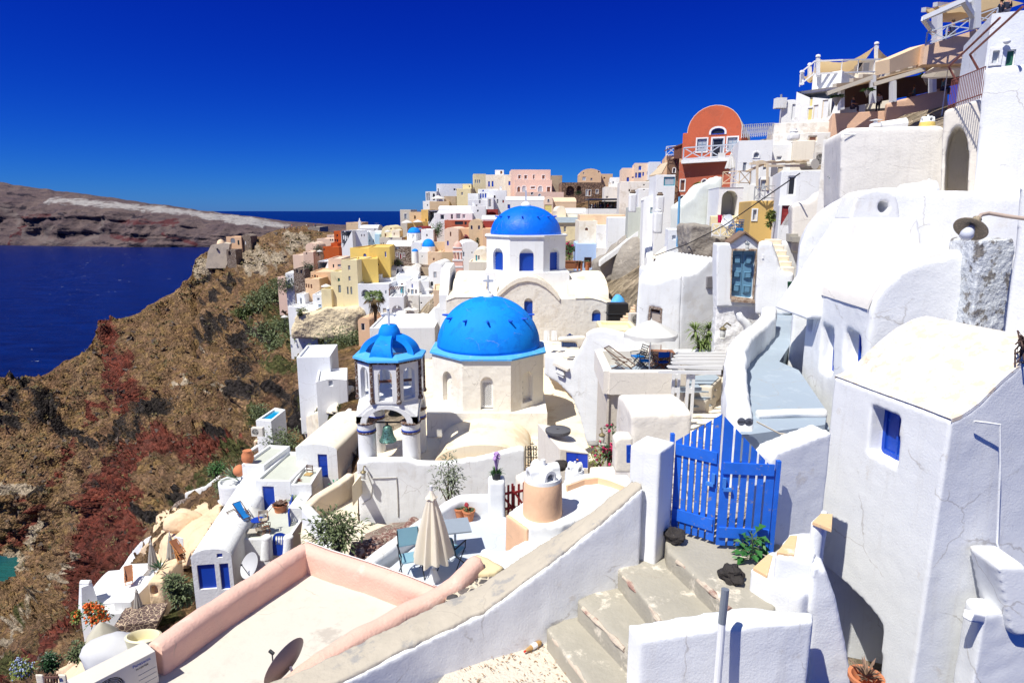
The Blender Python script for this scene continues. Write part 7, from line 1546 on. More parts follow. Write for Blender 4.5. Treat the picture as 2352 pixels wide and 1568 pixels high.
# pale blue band, parapets and coping trims
pl=Pl(1320,572,105.8,0); m=MB(); m.prism([pl.px(x,y,-.05)for x,y in((1330,622),(1536,622),(1536,574),(1330,574))],pl.n*.03); single('painted_band','pale blue painted parapet band of the cream-yellow house','parapet',m,pm('GP'))
fr('B')
VB=[('house','tan flat house below the tall white belfry',835,265,1020,360,178,0,8,'TA','flat',0,[(900,285,908,292,'w-k')]),('house','white vaulted house with a dark window right of the belfry',1000,335,1212,400,170,3,8,'W','vs',36,[(1168,318+20,1184,355,'w-k')]),('house','tall orange-red house with small black windows',690,365,775,525,160,-6,7,'OR','flat',0,[(724,405,740,432,'w-k'),(704,462,718,488,'w-k'),(726,462,744,518,'d-k')]),('house','low orange-red cube house with one black window',565,548,752,690,150,-8,8,'OR','flat',0,[(570,572,584,596,'w-k')]),('house','small orange-red step between the two orange houses',655,505,735,560,155,0,5,'OR','flat',0,[]),('house','white house with teal shutters and a small teal balcony',775,360,908,570,148,-12,8,'W','flat',0,[(800,420,814,462,'wTt'),(820,420,836,480,'dTt'),(842,424,854,462,'wTg'),(815,360+6,828,378,'w-k'),(758+20,510,806,558,'o-k')]),('house','white cube house with a tan roof and two small grey windows',905,375,1088,560,149,6,9,'WB','flat',0,[(1012,402,1027,430,'wPg'),(1042,402,1058,430,'wPg'),(893+18,478,920,525,'wTt')]),('house','white flat house with two small shuttered windows',1086,370,1252,510,152,0,8,'W','flat',0,[(1148,465,1164,500,'w-g'),(1105,465,1120,490,'w-g')]),('house','sky blue house wall beside the white shuttered house',1170,400,1232,545,150,2,5,'SK','flat',0,[]),('house','cream-yellow vaulted house with a white parasol terrace',1252,385,1415,450,148,-3,8,'CY','v',80,[(1355,330,1375,345,'w-n'),(1290,395,1310,430,'d-n')]),('house','small cream vaulted annex right of the parasol terrace',1370,375,1465,450,147,3,6,'C','v',25,[(1395,385,1408,410,'w-n')]),('house','beige terrace house with three dark windows below the cream vault',1228,440,1492,550,142,0,7,'BG','flat',0,[(1232,505,1240,535,'w-k'),(1250,505,1258,535,'w-k'),(1270,500,1280,530,'w-k')]),('house','dark stone house with a red door and white arched fanlight',1350,550,1602,705,128,0,8,STD,'flat',0,[(1465,627,1491,692,'dWr='),(1425,618,1444,664,'wWr='),(1508,622,1526,668,'wWr='),(1425,500+52,1456,575,'w-c')]),('house','white barrel vault over the dark stone house',1310,545,1600,575,133,0,7,'W','vs',60,[]),('house','white vaulted church nave with a round gable beside the small domes',1600,540,1722,640,127,0,9,'W','v',45,[]),('house','plain white house block with one tiny window below the second small dome',1685,605,1798,770,122,0,8,'W','flat',0,[(1725,657,1736,672,'w-k')]),('house','tan flat house with two small windows right of the small domes',1796,610,1960,780,121,0,8,'SN','flat',0,[(1860,683,1878,712,'w-n')]),('house','tan house corner with a buttress behind the pink bell tower',1958,610,2105,775,121,10,8,'TA','flat',0,[(1998,690,2010,725,'w-g')]),('house','tan curved wall above the tan flat houses',1870,490,2110,625,126,5,5,'TA','lean',-30,[]),('house','white vaulted house with a tiny blue railed balcony',1805,815,1968,1010,106,-6,8,'W','v',80,[(1865,845,1900,915,'dNc'),(1830,960,1860,1010,'w-k')]),('house','white side wing with two grey windows right of the balcony house',1966,790,2070,1010,107,14,7,'WB','flat',0,[(2016,775+20,2040,815,'wPg'),(1980,835,2002,900,'wPg')]),('house','white house with blue-painted door and two arched brown windows',1540,950,1690,1145,104,-4,8,'W','flat',0,[(1605,985,1622,1035,'wWb'),(1560,1045,1584,1090,'aNg'),(1598,1052,1632,1120,'dNs'),(1646,1052,1672,1100,'aNg')]),('house','plain grey-white side wall of the brown window house',1688,950,1812,1145,105,8,7,'WB','flat',0,[]),('house','worn white house with a blocked arch under the brown window house',1510,1120,1690,1280,101,0,6,'W2','flat',0,[(1545,1185,1622,1255,'o-k',.15)]),('house','white terrace wall with plants right of the blocked arch',1700,1130,1862,1230,101,5,6,'W','flat',0,[(1650+60,1232-30,1730,1220,'w-k')]),('house','tan cream block with a cable line beside the upper church',1862,1060,2032,1340,90,6,8,'SN','flat',0,[]),('house','white vault roof left of the front blue dome',1870,1300,2010,1420,76,0,8,'W','v',40,[]),('house','white low vault below the tan cream block',1788,1370,1880,1460,80,0,7,'W','v',20,[]),('house','cream vaulted house with a rounded end beside the yellow tower',1030,850,1162,985,112,-8,8,'CY','vs',55,[(1120,866,1142,898,'wNr'),(1142,880,1164,905,'w-w')]),('house','grey-cream row house with three shuttered windows',1160,830,1425,990,112,5,8,'W2','vs',35,[(1195,835,1222,880,'wNg='),(1250,835,1268,918,'dNg'),(1318,825+4,1352,882,'wNd=')]),('house','half-ruined white house with a black doorway on the terraces',1422,785,1600,900,114,0,7,'W2','flat',0,[(1437,810,1452,868,'d-k'),(1492,816,1508,838,'w-k'),(1560,850,1575,870,'wWg')]),('house','jagged ruined white gable among the terraces',1590,800,1700,940,113,4,6,'W2','gable',28,[(1625,880,1640,905,'w-e')]),('house','earth-brown ruin with two dark openings under the stone terrace',1665,790,1820,910,116,0,6,'TD','flat',0,[(1712,840,1735,862,'w-k'),(1712,875,1738,915,'d-k')]),('house','long grey-white retaining house wall in the middle of the terraces',1425,880,1680,1020,108,4,6,'WB','flat',0,[(1480,980,1508,1005,'w-n')]),('house','white stepped terrace block beside the yellow tower',1205,920,1390,1010,108,0,6,'W','flat',0,[]),('house','blue-white house with a big arched balcony by the palm',972,985,1338,1360,103,-3,9,'WB','flat',0,[(1012,1055,1112,1135,'a-g',.8),(1296,1062,1312,1102,'wGg'),(1268,1272,1310,1322,'w-o')]),('house','white house with one wide arched entrance right of the palm',1336,1135,1515,1365,99,2,8,'WB','flat',0,[(1372,1242,1502,1356,'o-k',.35),(1424,1246,1448,1276,'w-n')]),('house','white back house with blue doors under the brown pergola',1338,1010,1525,1150,105,0,5,'WB','flat',0,[(1355,1055,1372,1128,'dBs'),(1396,1055,1412,1128,'dBs'),(1472,1006+6,1516,1095,'dTt')]),('house','yellow terrace block with an arched blue door and outside steps',880,562,1102,720,112,-10,9,'Y','flat',0,[(1037,630,1076,690,'DBb')]),('house','bright yellow square house with one narrow blue window',1100,552,1348,800,111,5,9,'Y','flat',0,[(1292,607,1311,670,'wWb'),(1206,750,1222,768,'w-k')]),('house','tall pale yellow tower house with green-framed windows',775,703,962,1290,104,-8,7,'YL','flat',0,[(857,770,888,826,'wPg'),(862,895,890,952,'wPg'),(845,1020,868,1106,'wEg'),(885,1020,910,1107,'wEg')]),('house','lower pale yellow wing with two green-framed windows',650,838,792,1290,104.5,-8,6,'YL','flat',0,[(738,920,763,957,'wEe'),(742,1003,776,1088,'wEg')]),('house','bright yellow side wall stepping down from the tower',958,692,1210,960,105.5,12,6,'Y','flat',0,[]),('house','pale yellow garden wall house with a sloping top',540,1045,660,1290,104,-8,5,'YL','flat',0,[]),('house','orange-tan house with a glass-railed balcony at the village edge',416,845,652,1080,118,2,8,'SA','flat',0,[(434,885,450,925,'w-n'),(460,880,482,930,'d-k'),(488,890,506,925,'w-n')]),('house','lower orange-tan storey with three brown windows',350,925,520,1130,114,-4,6,'SA','flat',0,[(360,985,378,1028,'w-n'),(388,988,407,1035,'w-n'),(418,992,438,1040,'w-n')]),('house','pink-tan house with one arched window left of the yellow tower',625,690,780,830,124,2,8,'PC','flat',0,[(676,752,699,798,'aWk'),(736,755,775,782,'w-s')]),('house','small white stepped house under the pink-tan house',500,722,625,840,126,0,6,'WB','flat',0,[(480+25,822,520,835,'w-b'),(545,812,580,830,'w-c')]),('house','peach house row at the cliff edge below the castle',207,645,345,800,168,0,8,'PC','flat',0,[]),('house','peach stepped roofs right of the cliff edge row',330,610,450,760,165,4,7,'PC','flat',0,[(365,590+25,378,640,'w-k')]),('house','peach barrel vault with a row of slits',358,560,500,640,178,0,8,'PC','v',55,[(365,598,375,615,'w-k'),(385,598,395,615,'w-k'),(405,598,415,615,'w-k')]),('house','peach terraced house below the castle with dark doors',492,455,700,560,190,0,8,'PC','flat',0,[(645,435+22,658,480,'w-k'),(668,458,682,480,'w-k')]),('house','peach upper terrace block behind the terraced house',610,412,695,500,200,3,7,'PC','flat',0,[(645,430,657,470,'o-k')]),('house','dark stone hut with two black doorways on the cliff edge',215,810,345,900,138,0,6,STD,'flat',0,[(298,825,322,865,'d-k'),(250,820,270,860,'w-k')]),('house','low pink house with a red flower wall at the cliff path',25,905,125,985,178,0,6,'PL','flat',0,[]),('house','white stair wall descending the cliff edge',120,860,218,960,150,0,5,'W','lean',10,[]),('house','white house with an arched porch at the cliff corner',252,1105,345,1260,112,-4,7,'WB','flat',0,[(290,1148,318,1228,'o-k')]),('house','white house with louvered shutters and a garden at the cliff corner',440,1110,548,1330,108,3,7,'WB','flat',0,[(498,1152,526,1180,'wGg'),(510,1228,548,1265,'wGs')]),('house','white upper room with pale blue windows behind the garden',380,1062,545,1180,114,0,6,'WB','flat',0,[(388,1065+8,430,1100,'w-c'),(498,1085,530,1105,'w-c')]),('house','white terraced foot of the cliff corner houses',150,1250,300,1390,108,-6,6,'W','flat',0,[]),('house','white planter terrace with flower borders at the cliff corner',250,1290,480,1400,105,0,6,'W','flat',0,[]),('house','brown plaster vault hut with a dark blue door under the palm',975,1440,1110,1560,93,-6,6,'PE','v',60,[(1012,1450,1058,1530,'dWk')]),('house','pinkish ruined wall hut right of the palm trunk',1150,1400,1300,1500,95,0,5,'PC','flat',0,[(1228,1468,1268,1500,'w-n')]),('house','small salmon gabled shrine with an arched door',1495,1440,1610,1510,90,0,4,'PE','v',50,[(1540,1428,1590,1500,'DNr')]),('house','white low house with air conditioner right of the shrine',1610,1400,1680,1500,92,0,4,'W','flat',0,[]),('house','white rounded terrace wall left of the salmon shrine',1380,1370,1500,1500,92,0,4,'W','v',20,[]),('house','white flat roof in front of the palm huts',1112,1500,1880,1640,72,2,10,'W','flat',0,[]),]
for r in VB:hz(*r)

# ---------------------------------------------------------------- village details: domes, towers, palm, cafe, castle, trees
fr('B'); u1=lambda Y:_f[2]*Y/FL
def drum_dome(label,xc,y0,y1,w,ap,Y,dmat=BLUE,n=8,wins=0,name='domed_chapel'):
 b=P(xc,y1,Y); zt=P(xc,y0,Y).z; W=w*u1(Y); c=(b.x,Y+W/2); t=thing(name,label,'chapel',(c[0],c[1],b.z)); m=MB()
 if n==8:octo_wall(m,c,W,b.z-3,zt,{k:(W*.07,lerp(b.z,zt,.25),lerp(b.z,zt,.85),.15)for k in(4,5,6)})
 else:m.lathe([(W/2,b.z-4),(W/2,zt),(0,zt)],(c[0],c[1],0),24)
 m.build('drum',pm('W'),t,smooth=40); rr=W*.47; dome('dome',c,rr,zt,P(xc,ap,Y+W/2).z-zt,dmat,t,32)
 if wins:
  for k in(5,6,4):mid=Vector((c[0]+W/2*math.cos(R(45*k-225+180+0)),0,0));
 return t
drum_dome('small blue-domed chapel with an octagonal white drum among the far houses',1628,390,470,160,320,136)
drum_dome('small blue dome on a round drum beside the tan curved wall',1796,550,615,160,455,124,n=0)
drum_dome('tiny blue cap dome on a slim round white turret',1645,606,750,80,572,119,n=0,name='turret')
def stack(name,label,cat,xc,Y,levels,mats):
 b=P(xc,levels[0][0],Y); t=thing(name,label,cat,b)
 for(y0,y1,w,nm,mk)in levels:
  z0,z1=P(xc,y0,Y).z,P(xc,y1,Y).z; W=w*u1(Y); m=MB()
  if nm=='cap':m.lathe([(W/2,z0),(W*.45,lerp(z0,z1,.5)),(W*.2,lerp(z0,z1,.9)),(0,z1)],(b.x,Y,0),16); m.build(nm,pm(mk),t,smooth=60)
  elif nm=='openings':
   for sx in(-1,0,1):
    for sy in(-1,1):m=MB(); m.tube([Vector((b.x+sx*W*.42,Y+sy*W*.42,z0)),Vector((b.x+sx*W*.42,Y+sy*W*.42,z1))],W*.09,8); m.build('column',pm(mk),t)
  else:m.box((b.x,Y,(z0+z1)/2),(W,W,z1-z0)); m.build(nm,pm(mk),t)
 return t
stack('belfry','tall slim white obelisk belfry against the sea','belfry',1000,172,[(340,300,34,'base','W'),(300,245,28,'stage','W'),(245,212,16,'cap','W')],0)
stack('bell_tower','slender pink bell tower with white bands and columns','bell tower',2156,94,[(900,790,116,'base','PK'),(790,770,124,'band','W'),(770,712,112,'stage','PK'),(712,695,122,'band','W'),(695,610,92,'openings','PK'),(612,596,112,'band','W'),(596,560,98,'stage','PK'),(562,552,110,'band','W'),(552,482,98,'cap','PK')],0)
# palm
def palm(label,base,h,r):
 t=thing('palm_tree',label,'palm',base); rnd=random.Random(8); b=Vector(base); top=b+UP*h; m=MB(); m.tube([b-UP,b+UP*h*.5+Vector((.06,0,0)),top],[.24,.2,.22],9); m.build('trunk',STEM,t); g=MB(); d=MB()
 for q in range(46):
  az=rnd.uniform(0,6.28); el=rnd.uniform(-.5,1.4); dr=Vector((math.cos(az),math.sin(az),el)).normalized(); e=top+dr*r*rnd.uniform(.45,.6); mt=g if el>-.1 else d
  mt.tube([top,e],.02,3)
  for k in range(16):a2=lerp(-1.3,1.3,k/15); sd_=dr.cross(UP).normalized(); mt.leaf(e,dr*math.cos(a2)+sd_*math.sin(a2),r*.5,.1,1.2)
 for q in range(150):az=rnd.uniform(0,6.28); rr=rnd.uniform(.1,.45)*r; d.leaf(top+Vector((math.cos(az)*rr,math.sin(az)*rr,rnd.uniform(-.9,-.1)*h*.6)),(math.cos(az)*.3,math.sin(az)*.3,-1),r*.5,.14,0)
 g.build('fronds',simple('palm_green',(.10,.15,.035),.5,var=.4),t); d.build('dead_fronds',simple('palm_dead',(.13,.085,.035),.8,var=.4),t)
palm('fan palm with a shaggy skirt of dead fronds before the white arched house',P(1180,1440,92),(1440-1150)*u1(92),140*u1(92))
# trees and shrubs
def bsh(label,x0,y0,x1,y1,Y,n,mat,seed,name='bush',flower=None,dz=.5,L=.35):
 c=P((x0+x1)/2,(y0+y1)/2,Y); s=u1(Y); return bush(label,c,(abs(x1-x0)/2*s,abs(x1-x0)/2*s*dz,abs(y1-y0)/2*s),n,L,L*.5,mat,seed,name,'tree' if name=='tree' else 'plant',4,flower)
bsh('dark green round tree on the cliff edge by the stone hut',320,690,480,880,142,700,G4,1,'tree')
bsh('dark green tree left of the low orange-red house',430,520,592,650,160,500,G4,2,'tree')
bsh('rounded olive shrub on the dry stone terrace',1395,700,1485,785,115,260,G2,3)
bsh('small potted greenery by the salmon shrine',1660,1420,1725,1475,89,120,G1,4)
bsh('low yellow and green flower border on the cliff corner terrace',260,1275,370,1315,103,160,G3,5)
bsh('dense olive shrub below the flower border terrace',240,1310,320,1370,103,160,G2,6)
bsh('long dusty green scrub mass on the cliff below the stone hut',-20,900,250,1080,150,900,G2,7,L=.5)
bsh('green scrub slope under the white cliff corner houses',0,1380,220,1560,112,700,G2,8,L=.4)
fr('A')
bsh('big bright green creeper mass beside the mauve terrace house',262,590,378,750,133,800,G1,9,'tree',L=.3)
bsh('pink oleander in front of the ruined gable',522,718,590,786,117,260,G1,10,flower=(MAG,50,.12),L=.25)
bsh('green potted tree by the dark red steps',640,750,692,835,112,260,G4,11,L=.25)
bsh('garden with magenta flowers right of the upper church drum',1400,785,1512,905,76,700,G1,12,flower=(MAG,40,.1),L=.25)
bsh('dry yellowish shrub on the ledge right of the drum',1418,895,1485,955,72,200,G3,13,L=.2)
bsh('dark palm-like bush under the brown arcade',1495,352,1552,392,160,160,G4,14,L=.4)
for x,y,r,lab,gr in((60,598,50,'white parasol on the golden terrace, left of two',None),(152,596,42,'white parasol on the golden terrace, right of two',None),(325,388,62,'wide white parasol on the skyline terrace',None),(262,650,24,'small white parasol by the dark red shop',None),(2150,258,50,'white fringed parasol under the awning slope',None)):
 Y=146 if y>500 else(200 if x<500 else 115); parasol(lab,P(x,y,Y),3.2,r*u1(Y),8,drop=r*u1(Y)*.42)
for k,(x,w)in enumerate(((1519,11),(1550,13),(1601,24),(1666,24))):pot_plant(('smallest terracotta pot at the left end of the church ledge','small terracotta pot second on the church ledge','round terracotta pot before the dark doorway on the ledge','long terracotta planter with cactus at the ledge end')[k],P(x,1030,70.5),w*u1(70),.95,G2 if k else STEM,50,.5,.08,seed=k+3,group='terracotta pots on the church ledge')
m=MB(); p=P(1475,1025,71); m.box(p+UP*.5,(2.0,.7,.7)); m.box(p+UP*.95,(2.1,.8,.1)); single('chest','brown wooden chest on the ledge right of the upper drum','chest',m,WOOD)
fr('B')
for x,y,r,Y,lab in((1742,1322,78,88,'cream square parasol right of the salmon shrine'),(1572,1258,60,94,'white parasol in the terrace row, left of two'),(1640,1262,55,93,'white parasol in the terrace row, right of two'),(1812,1030,54,97,'white parasol beside the brown window house'),(525,586,35,150,'white parasol by the low orange-red house'),(112,1352,42,112,'white parasol at the cliff foot above the blue pool rail'),(1325,352,38,142,'white parasol on the cream vault terrace'),(600,985,60,106,'white awning parasol beside the pale yellow wing')):parasol(lab,P(x,y,Y),2.6,r*u1(Y),8,drop=r*u1(Y)*.42)
pg=thing('pergola','open brown timber pergola over the blue doors','pergola',P(1430,1130,101)); BRW=simple('brown_timber',(.16,.08,.06),.7)
for k in range(7):m=MB(); m.bar(P(lerp(1338,1500,k/6),1052,100.5),P(lerp(1375,1515,k/6),1018,104.5),.09,.14); m.build('beam',BRW,pg)
for x in(1345,1505):m=MB(); m.bar(P(x,1135,100.5),P(x,1050,100.5),.12,.12); m.build('post',BRW,pg)
PTC=plaster('patched_cliff_plaster',(.70,.58,.38),(.36,.31,.28),.9,.16,thr=.56,bump=.12,bscale=1.2,lump=.1)
pl=Pl(600,1250,102.6,-6); pwall('cliff_wall','old cream plaster revetment with grey patches under the yellow tower',pl,((190,1570),(195,1480),(240,1350),(460,1330),(590,1260),(780,1270),(960,1265),(1010,1300),(1050,1350),(1000,1400),(960,1480),(960,1640),(190,1640)),3,PTC,soft=(.3,6,1.0,3))
pwall('dry_stone_terrace','dry stone terrace wall below the dark stone house',Pl(1500,760,118,3),((1350,695),(1480,735),(1815,775),(1815,840),(1660,830),(1350,790)),2,STD,soft=None)
# castle: church, ruined walls, visitors
fr('O')
CST=plaster('castle_plaster',(.70,.60,.46),(.52,.45,.36),.6,.25,thr=.5,bump=.1,bscale=1.5)
t=thing('domed_church','weathered stone church with a small grey dome on the castle headland','church',P(1510,630,322)); m=MB(); pl=Pl(1440,620,322,14); s=u1(322)
m.prism([pl.px(x,y)for x,y in((1432,650),(1580,650),(1600,480),(1560,472),(1470,490),(1450,530))],-pl.n*7); m.build('wall',CST,t); c=pl.px(1530,490,4); m=MB(); r=28*s; m.lathe([(r,-1),(r,8*s),(r*.95,12*s),(r*.75,28*s),(r*.4,36*s),(0,40*s)],c,20); m.build('dome',pm('SN'),t,smooth=60)
m=MB(); m.prism([pl.px(x,y,-.5)for x,y in((1510,510),(1519,510),(1519,525),(1510,525))],-pl.n*.4); m.build('window',jm('k'),t)
for r in(('house','peach ruin with arched and green-framed openings on the headland',1575,430,1680,490,335,0,10,'PE','flat',0,[(1605,440,1640,475,'a-g'),(1655,455,1670,488,'dEk')]),('house','dark stone roofless ruin beside the peach ruin',1680,425,1745,490,336,0,9,STD,'gable',14,[(1688,460,1698,488,'a-k'),(1705,460,1715,485,'a-w')]),('house','low ruined stone outbuilding under the headland church',1575,520,1640,580,318,0,8,STD,'flat',0,[(1590,530,1610,560,'o')])):hz(*r)
fr('B')
hz('castle','flat-topped ruined stone castle platform crowded with visitors',385,318,525,420,326,4,20,GRY,cat='castle',wins=[(420,424-40,438,415,'w-w')])
hz('ruin','grey rough stone buttress wall of the ruined castle',355,388,470,560,318,14,6,GRY,'lean',-20,cat='ruin')
cols=((.6,.08,.06),(.05,.1,.3),(.7,.7,.7),(.1,.1,.12),(.5,.4,.2))
p0=None
for k,x in enumerate((200,255,285,297,312,322,336,372,398,410,455,478,515,112)):
 y=(318,345,350,352,352,350,352,314,312,378,308,306,380,340)[k]
 person('tiny standing visitor on the ruined castle headland',P(x,y+12,322 if x>360 else 328),1.8,(k*47)%360,cols[k%5],cols[(k+2)%5],sub=0,group='visitors on the castle')
 # cafe beside the tan vault
fr('A'); cf=thing('cafe','black-framed cafe awning with seated guests below the brown arcade','cafe',P(1750,545,104)); Y=104
for x in(1614,1752,1862,1888):m=MB(); m.bar(P(x,552,Y),P(x,434,Y),.14,.14); m.build('post',BMET,cf)
a_,b_=P(1610,434,Y),P(1892,430,Y); m=MB(); m.prism([a_,b_,b_+Vector((0,5,.2)),a_+Vector((0,5,.2))],UP*.18); m.build('roof',BMET,cf)
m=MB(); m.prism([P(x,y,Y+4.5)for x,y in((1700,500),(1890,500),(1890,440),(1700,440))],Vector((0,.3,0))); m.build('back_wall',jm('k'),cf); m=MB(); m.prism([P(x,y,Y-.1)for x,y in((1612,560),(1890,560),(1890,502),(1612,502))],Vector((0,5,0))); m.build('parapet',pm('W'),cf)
for k,x in enumerate((1625,1650,1672,1690,1715,1738,1775,1800,1830,1850)):person('dark-clothed guest seated under the black cafe awning',P(x,500,Y+1.2+.4*(k%3)),1.7,(k*70)%360,cols[(k*2+3)%5],cols[3],pose='sit',sub=0,group='guests in the cafe')
# grey rough stair wall, its kerb, white stairs
pl=Pl(1705,1100,62,6); GW=[(1705,1250),(1703,965),(1730,940),(1830,870),(1950,770),(2080,660),(2178,572),(2225,600),(2225,700),(2120,870),(2090,1080),(2040,1110),(2010,1340),(1985,1420),(1830,1420),(1770,1300)]
pwall('rough_wall','huge rough grey cement wall rising beside the white stairs',pl,GW,3,GRY,soft=(.22,2,.7,1.4))
m=MB(); m.sweep([pl.px(x,y,-.1)for x,y in GW[1:7]],[(-.25,-.3),(-.25,.2),(.4,.2),(.4,-.3)]); single('coping','white coping along the sloping edge of the grey wall','coping',m,pm('W'))
m=MB(); m.blob(pl.px(1960,1130,-.6),2.2,4,.3,20,14,(.9,.7,1.9),.5); single('buttress','bulging grey plaster buttress on the rough cement wall','wall',m,GRY,smooth=60)
fr('F'); sr=thing('stair','long flight of whitewashed steps climbing past the grey wall','steps',P(1040,740,55)); n=30
for k in range(n):
 t=k/(n-1); y=lerp(740,10,t); x=1025+70*math.sin(t*2.1)+40*t; w=lerp(62,55,t); Y=lerp(55,66,t); a_=P(x-w,y,Y); b_=P(x+w,y,Y); m=MB(); zt_=P(x,y-730/n,Y+.35).z; m.prism([Vector((a_.x,Y,zt_)),Vector((b_.x,Y,zt_)),Vector((b_.x,Y+.6,zt_)),Vector((a_.x,Y+.6,zt_))],Vector((0,0,-1.5))); m.build('step',pm('W'),sr)
swp=[P(x,y,Y)for x,y,Y in((915,735,53),(935,640,54),(950,560,55),(925,460,57),(940,410,58),(1000,320,60),(1020,300,61))]; m=MB(); m.sweep(resamp(swp,4),[(-.35,-3),(-.3,.1),(.3,.1),(.35,-3)]); soften(single('stair_parapet','curvy white parapet along the long white stair','wall',m,pm('W')),.12,4)
pwall('rough_wall','dark brown unplastered wall below the little blue furniture terrace',Pl(1310,690,38,0),((1312,720),(1690,720),(1700,380),(1690,345),(1520,340),(1520,235),(1315,228)),3,GRY,soft=(.15,2,.3,1))
hz('house','pale blue-white house end with meter boxes under the blue pole',1115,280,1312,690,42,0,4,'WB',wins=[(1150,333,1182,372,'w-w'),(1240,375,1285,445,'w-o'),(1210,500,1272,570,'w-c')],ext=5)
parasol('cream parasol on the small landing of the white stair',P(1100,432,44),2.6,140*u1(44),8,FAB('cream',(.72,.60,.44)),drop=.75); round_table('small blue round table under the cream stair parasol',P(1165,665,43.5),.5,.75,CBL)
hz('house','low grey rendered landing wall with a blue box on top',1030,655,1330,760,43,0,4,GRY); m=MB(); m.box(P(1230,690,42.6),(1.2,.6,.45)); single('box','bright blue box on the grey landing wall','box',m,CBL)
m=MB(); m.tube([P(1205,350,41.5),P(1212,120,41.5),P(1218,-30,41.5)],.08,8); m.tube([P(1200,440,41.5),P(1205,345,41.5)],.1,8); single('pole','tall pale blue metal pole beside the white stair','pole',m,simple('pole_blue',(.12,.35,.6),.5)); m=MB(); m.tube([P(975,750,44),P(990,512,44)],.09,8); single('post','rusty wooden post at the foot of the long white stair','post',m,STEM)
m=MB(); m.blob(P(632,1085,49.5),1.0,2,.1,24,16,(.8,.8,1.6)); single('blue_apse','bright blue painted rounded wall by the tan steps','wall',m,BLUE2,smooth=60)
m=MB(); m.box(P(630,1110,46.5),(1.5,.9,2.3)); m.box(P(630,1068,46.5),(1.6,1,.15)); bev(single('bin','dark wheeled rubbish bin beside the upper church','bin',m,BMET),.06)
st5=thing('stair','tan steps between the upper church and the white house','steps',P(730,1150,44))
for k in range(7):m=MB(); y=1155-27*k; m.prism([P(x,y,44+.5*k)for x in(655+24*k,805)]+[P(x,y,44+.5*k)+Vector((0,.8,0))for x in(805,655+24*k)],Vector((0,0,-.8))); m.build('step',pm('SN'),st5)
hz('house','low pale roof with an air conditioner behind the white parasol',480,1215,830,1330,32,3,2.6,'CY',ext=3,rmat='CY'); ac_unit('cream air conditioner on the pale roof behind the white parasol',P(755,1180,36),10,1.1,.7,.4)

# ---------------------------------------------------------------- upper right: red house, terraces, restaurants
fr('C')
VC=[('house','red-orange house with a round gable and white-framed blue windows',735,390,1372,740,58,-10,11,'RD','v',278,[(852,460,957,608,'wGc+='),(1210,443,1315,592,'wGc+='),(1032,455,1145,690,'dGk='),(1015,335,1170,410,'aBk=')],{'rmat':'C'}),('house','red shoulder wing at the left of the round gable',682,392,760,740,58.2,-10,9,'RD','flat',0,[],{}),('house','brick-red lower storey under the white cornice with arched doors',640,735,1345,1300,57,-10,4,'RB','flat',0,[(655,940,700,1068,'wWn='),(905,935,965,995,'aWg='),(640,1128,712,1262,'o=='.replace('==','--=')),(738,1135,792,1190,'aWk=')],{'par':0}),('house','brown stone house edge beside the red house',500,690,640,900,64,-4,8,STB,'flat',0,[(565,800,590,860,'aWk=')],{}),('house','salmon terrace block with a white trellis rail',475,655,690,800,72,0,7,'PE','flat',0,[],{}),('house','tiny salmon step block with a white balustrade',415,750,500,900,78,0,6,'PE','flat',0,[],{}),('house','white house with a sky-blue framed opening beside the white steps',370,880,595,1180,56,3,6,'W','flat',0,[(460,905,585,1010,'wTc')],{}),('house','white house below the awning slope with a brown window',160,1040,380,1200,66,0,7,'W','flat',0,[(302,1078,345,1140,'wNn'),(218,1028+20,232,1065,'w-k')],{}),('house','row of worn white walls below the peach houses',-60,960,300,1260,88,0,7,'W2','flat',0,[(45,1050,60,1080,'w-k'),(218,990,232,1010,'w-k')],{}),('house','white house with a round shoulder and small turquoise shutter',220,1180,360,1420,58,0,4,'W','v',40,[(300,1263,341,1333,'wTc')],{}),('house','grey-green stepped terrace left of the turquoise shutter',40,1260,230,1450,62,0,4,'GS','flat',0,[],{}),('house','white roofs behind the cream round-hole house',-200,1380,360,1520,70,0,5,'W','flat',0,[],{}),('house','pale plastered vault house with a tall open arch',1110,1030,1395,1520,42,6,5,'W','vs',0,[(1145,1065,1305,1460,'o--',2.2)],{}),('house','white house with an arched window and three slim doors',1340,480,1745,1010,50,3,7,'W','flat',0,[(1515,615,1575,685,'aWg='),(1390,735,1425,838,'wWg'),(1490,735,1570,995,'dWw'),(1625,785,1662,825,'wWg')],{}),('house','white rear block with a chimney right of the arched window',1735,520,1990,900,51,0,6,'W','flat',0,[(1785,668,1842,710,'wWg'),(1800,780,1855,860,'w-o')],{}),('house','tan-stained white house beside the air conditioners',1980,480,2240,850,50,4,6,'C','flat',0,[],{}),('house','cream wall house with a pair of small brown shutters',1745,400,2420,560,54,3,5,'W2','flat',0,[(2160,425,2255,488,'wPn')],{}),('house','long cream parapet wall above the brown shutters',1745,275,2420,420,58,5,5,'W2','flat',0,[],{}),('house','small white entrance block behind the ochre house',1600,905,1850,1080,44,0,4,'W','flat',0,[(1600,940,1655,1060,'dPc=')],{}),('house','golden ochre house with a small white window and drain pipe',1490,1185,1790,1640,36,6,5,'OC','flat',0,[(1507,1290,1540,1410,'wWc=')],{}),('house','white house with a tall dark slit window above the brown shutter',1842,830,2420,1320,33,4,5,'W','flat',0,[(1928,900,1992,1118,'wWk'),(2330,880,2352,1020,'w-k')],{}),('house','white bay with a louvred brown shutter and balusters',1820,1235,1975,1640,31.5,0,4,'W','flat',0,[(1850,1240,1962,1478,'wRr%')],{}),]
for r in VC:hz(*r[:-1],**{**{'ext':5},**r[-1]})
pl=Pl(670,720,56.6,-22); m=MB(); m.bar(pl.px(668,730),pl.px(1345,690),.7,.3); single('cornice','white cornice ledge between the two red storeys','cornice',m,pm('W'))
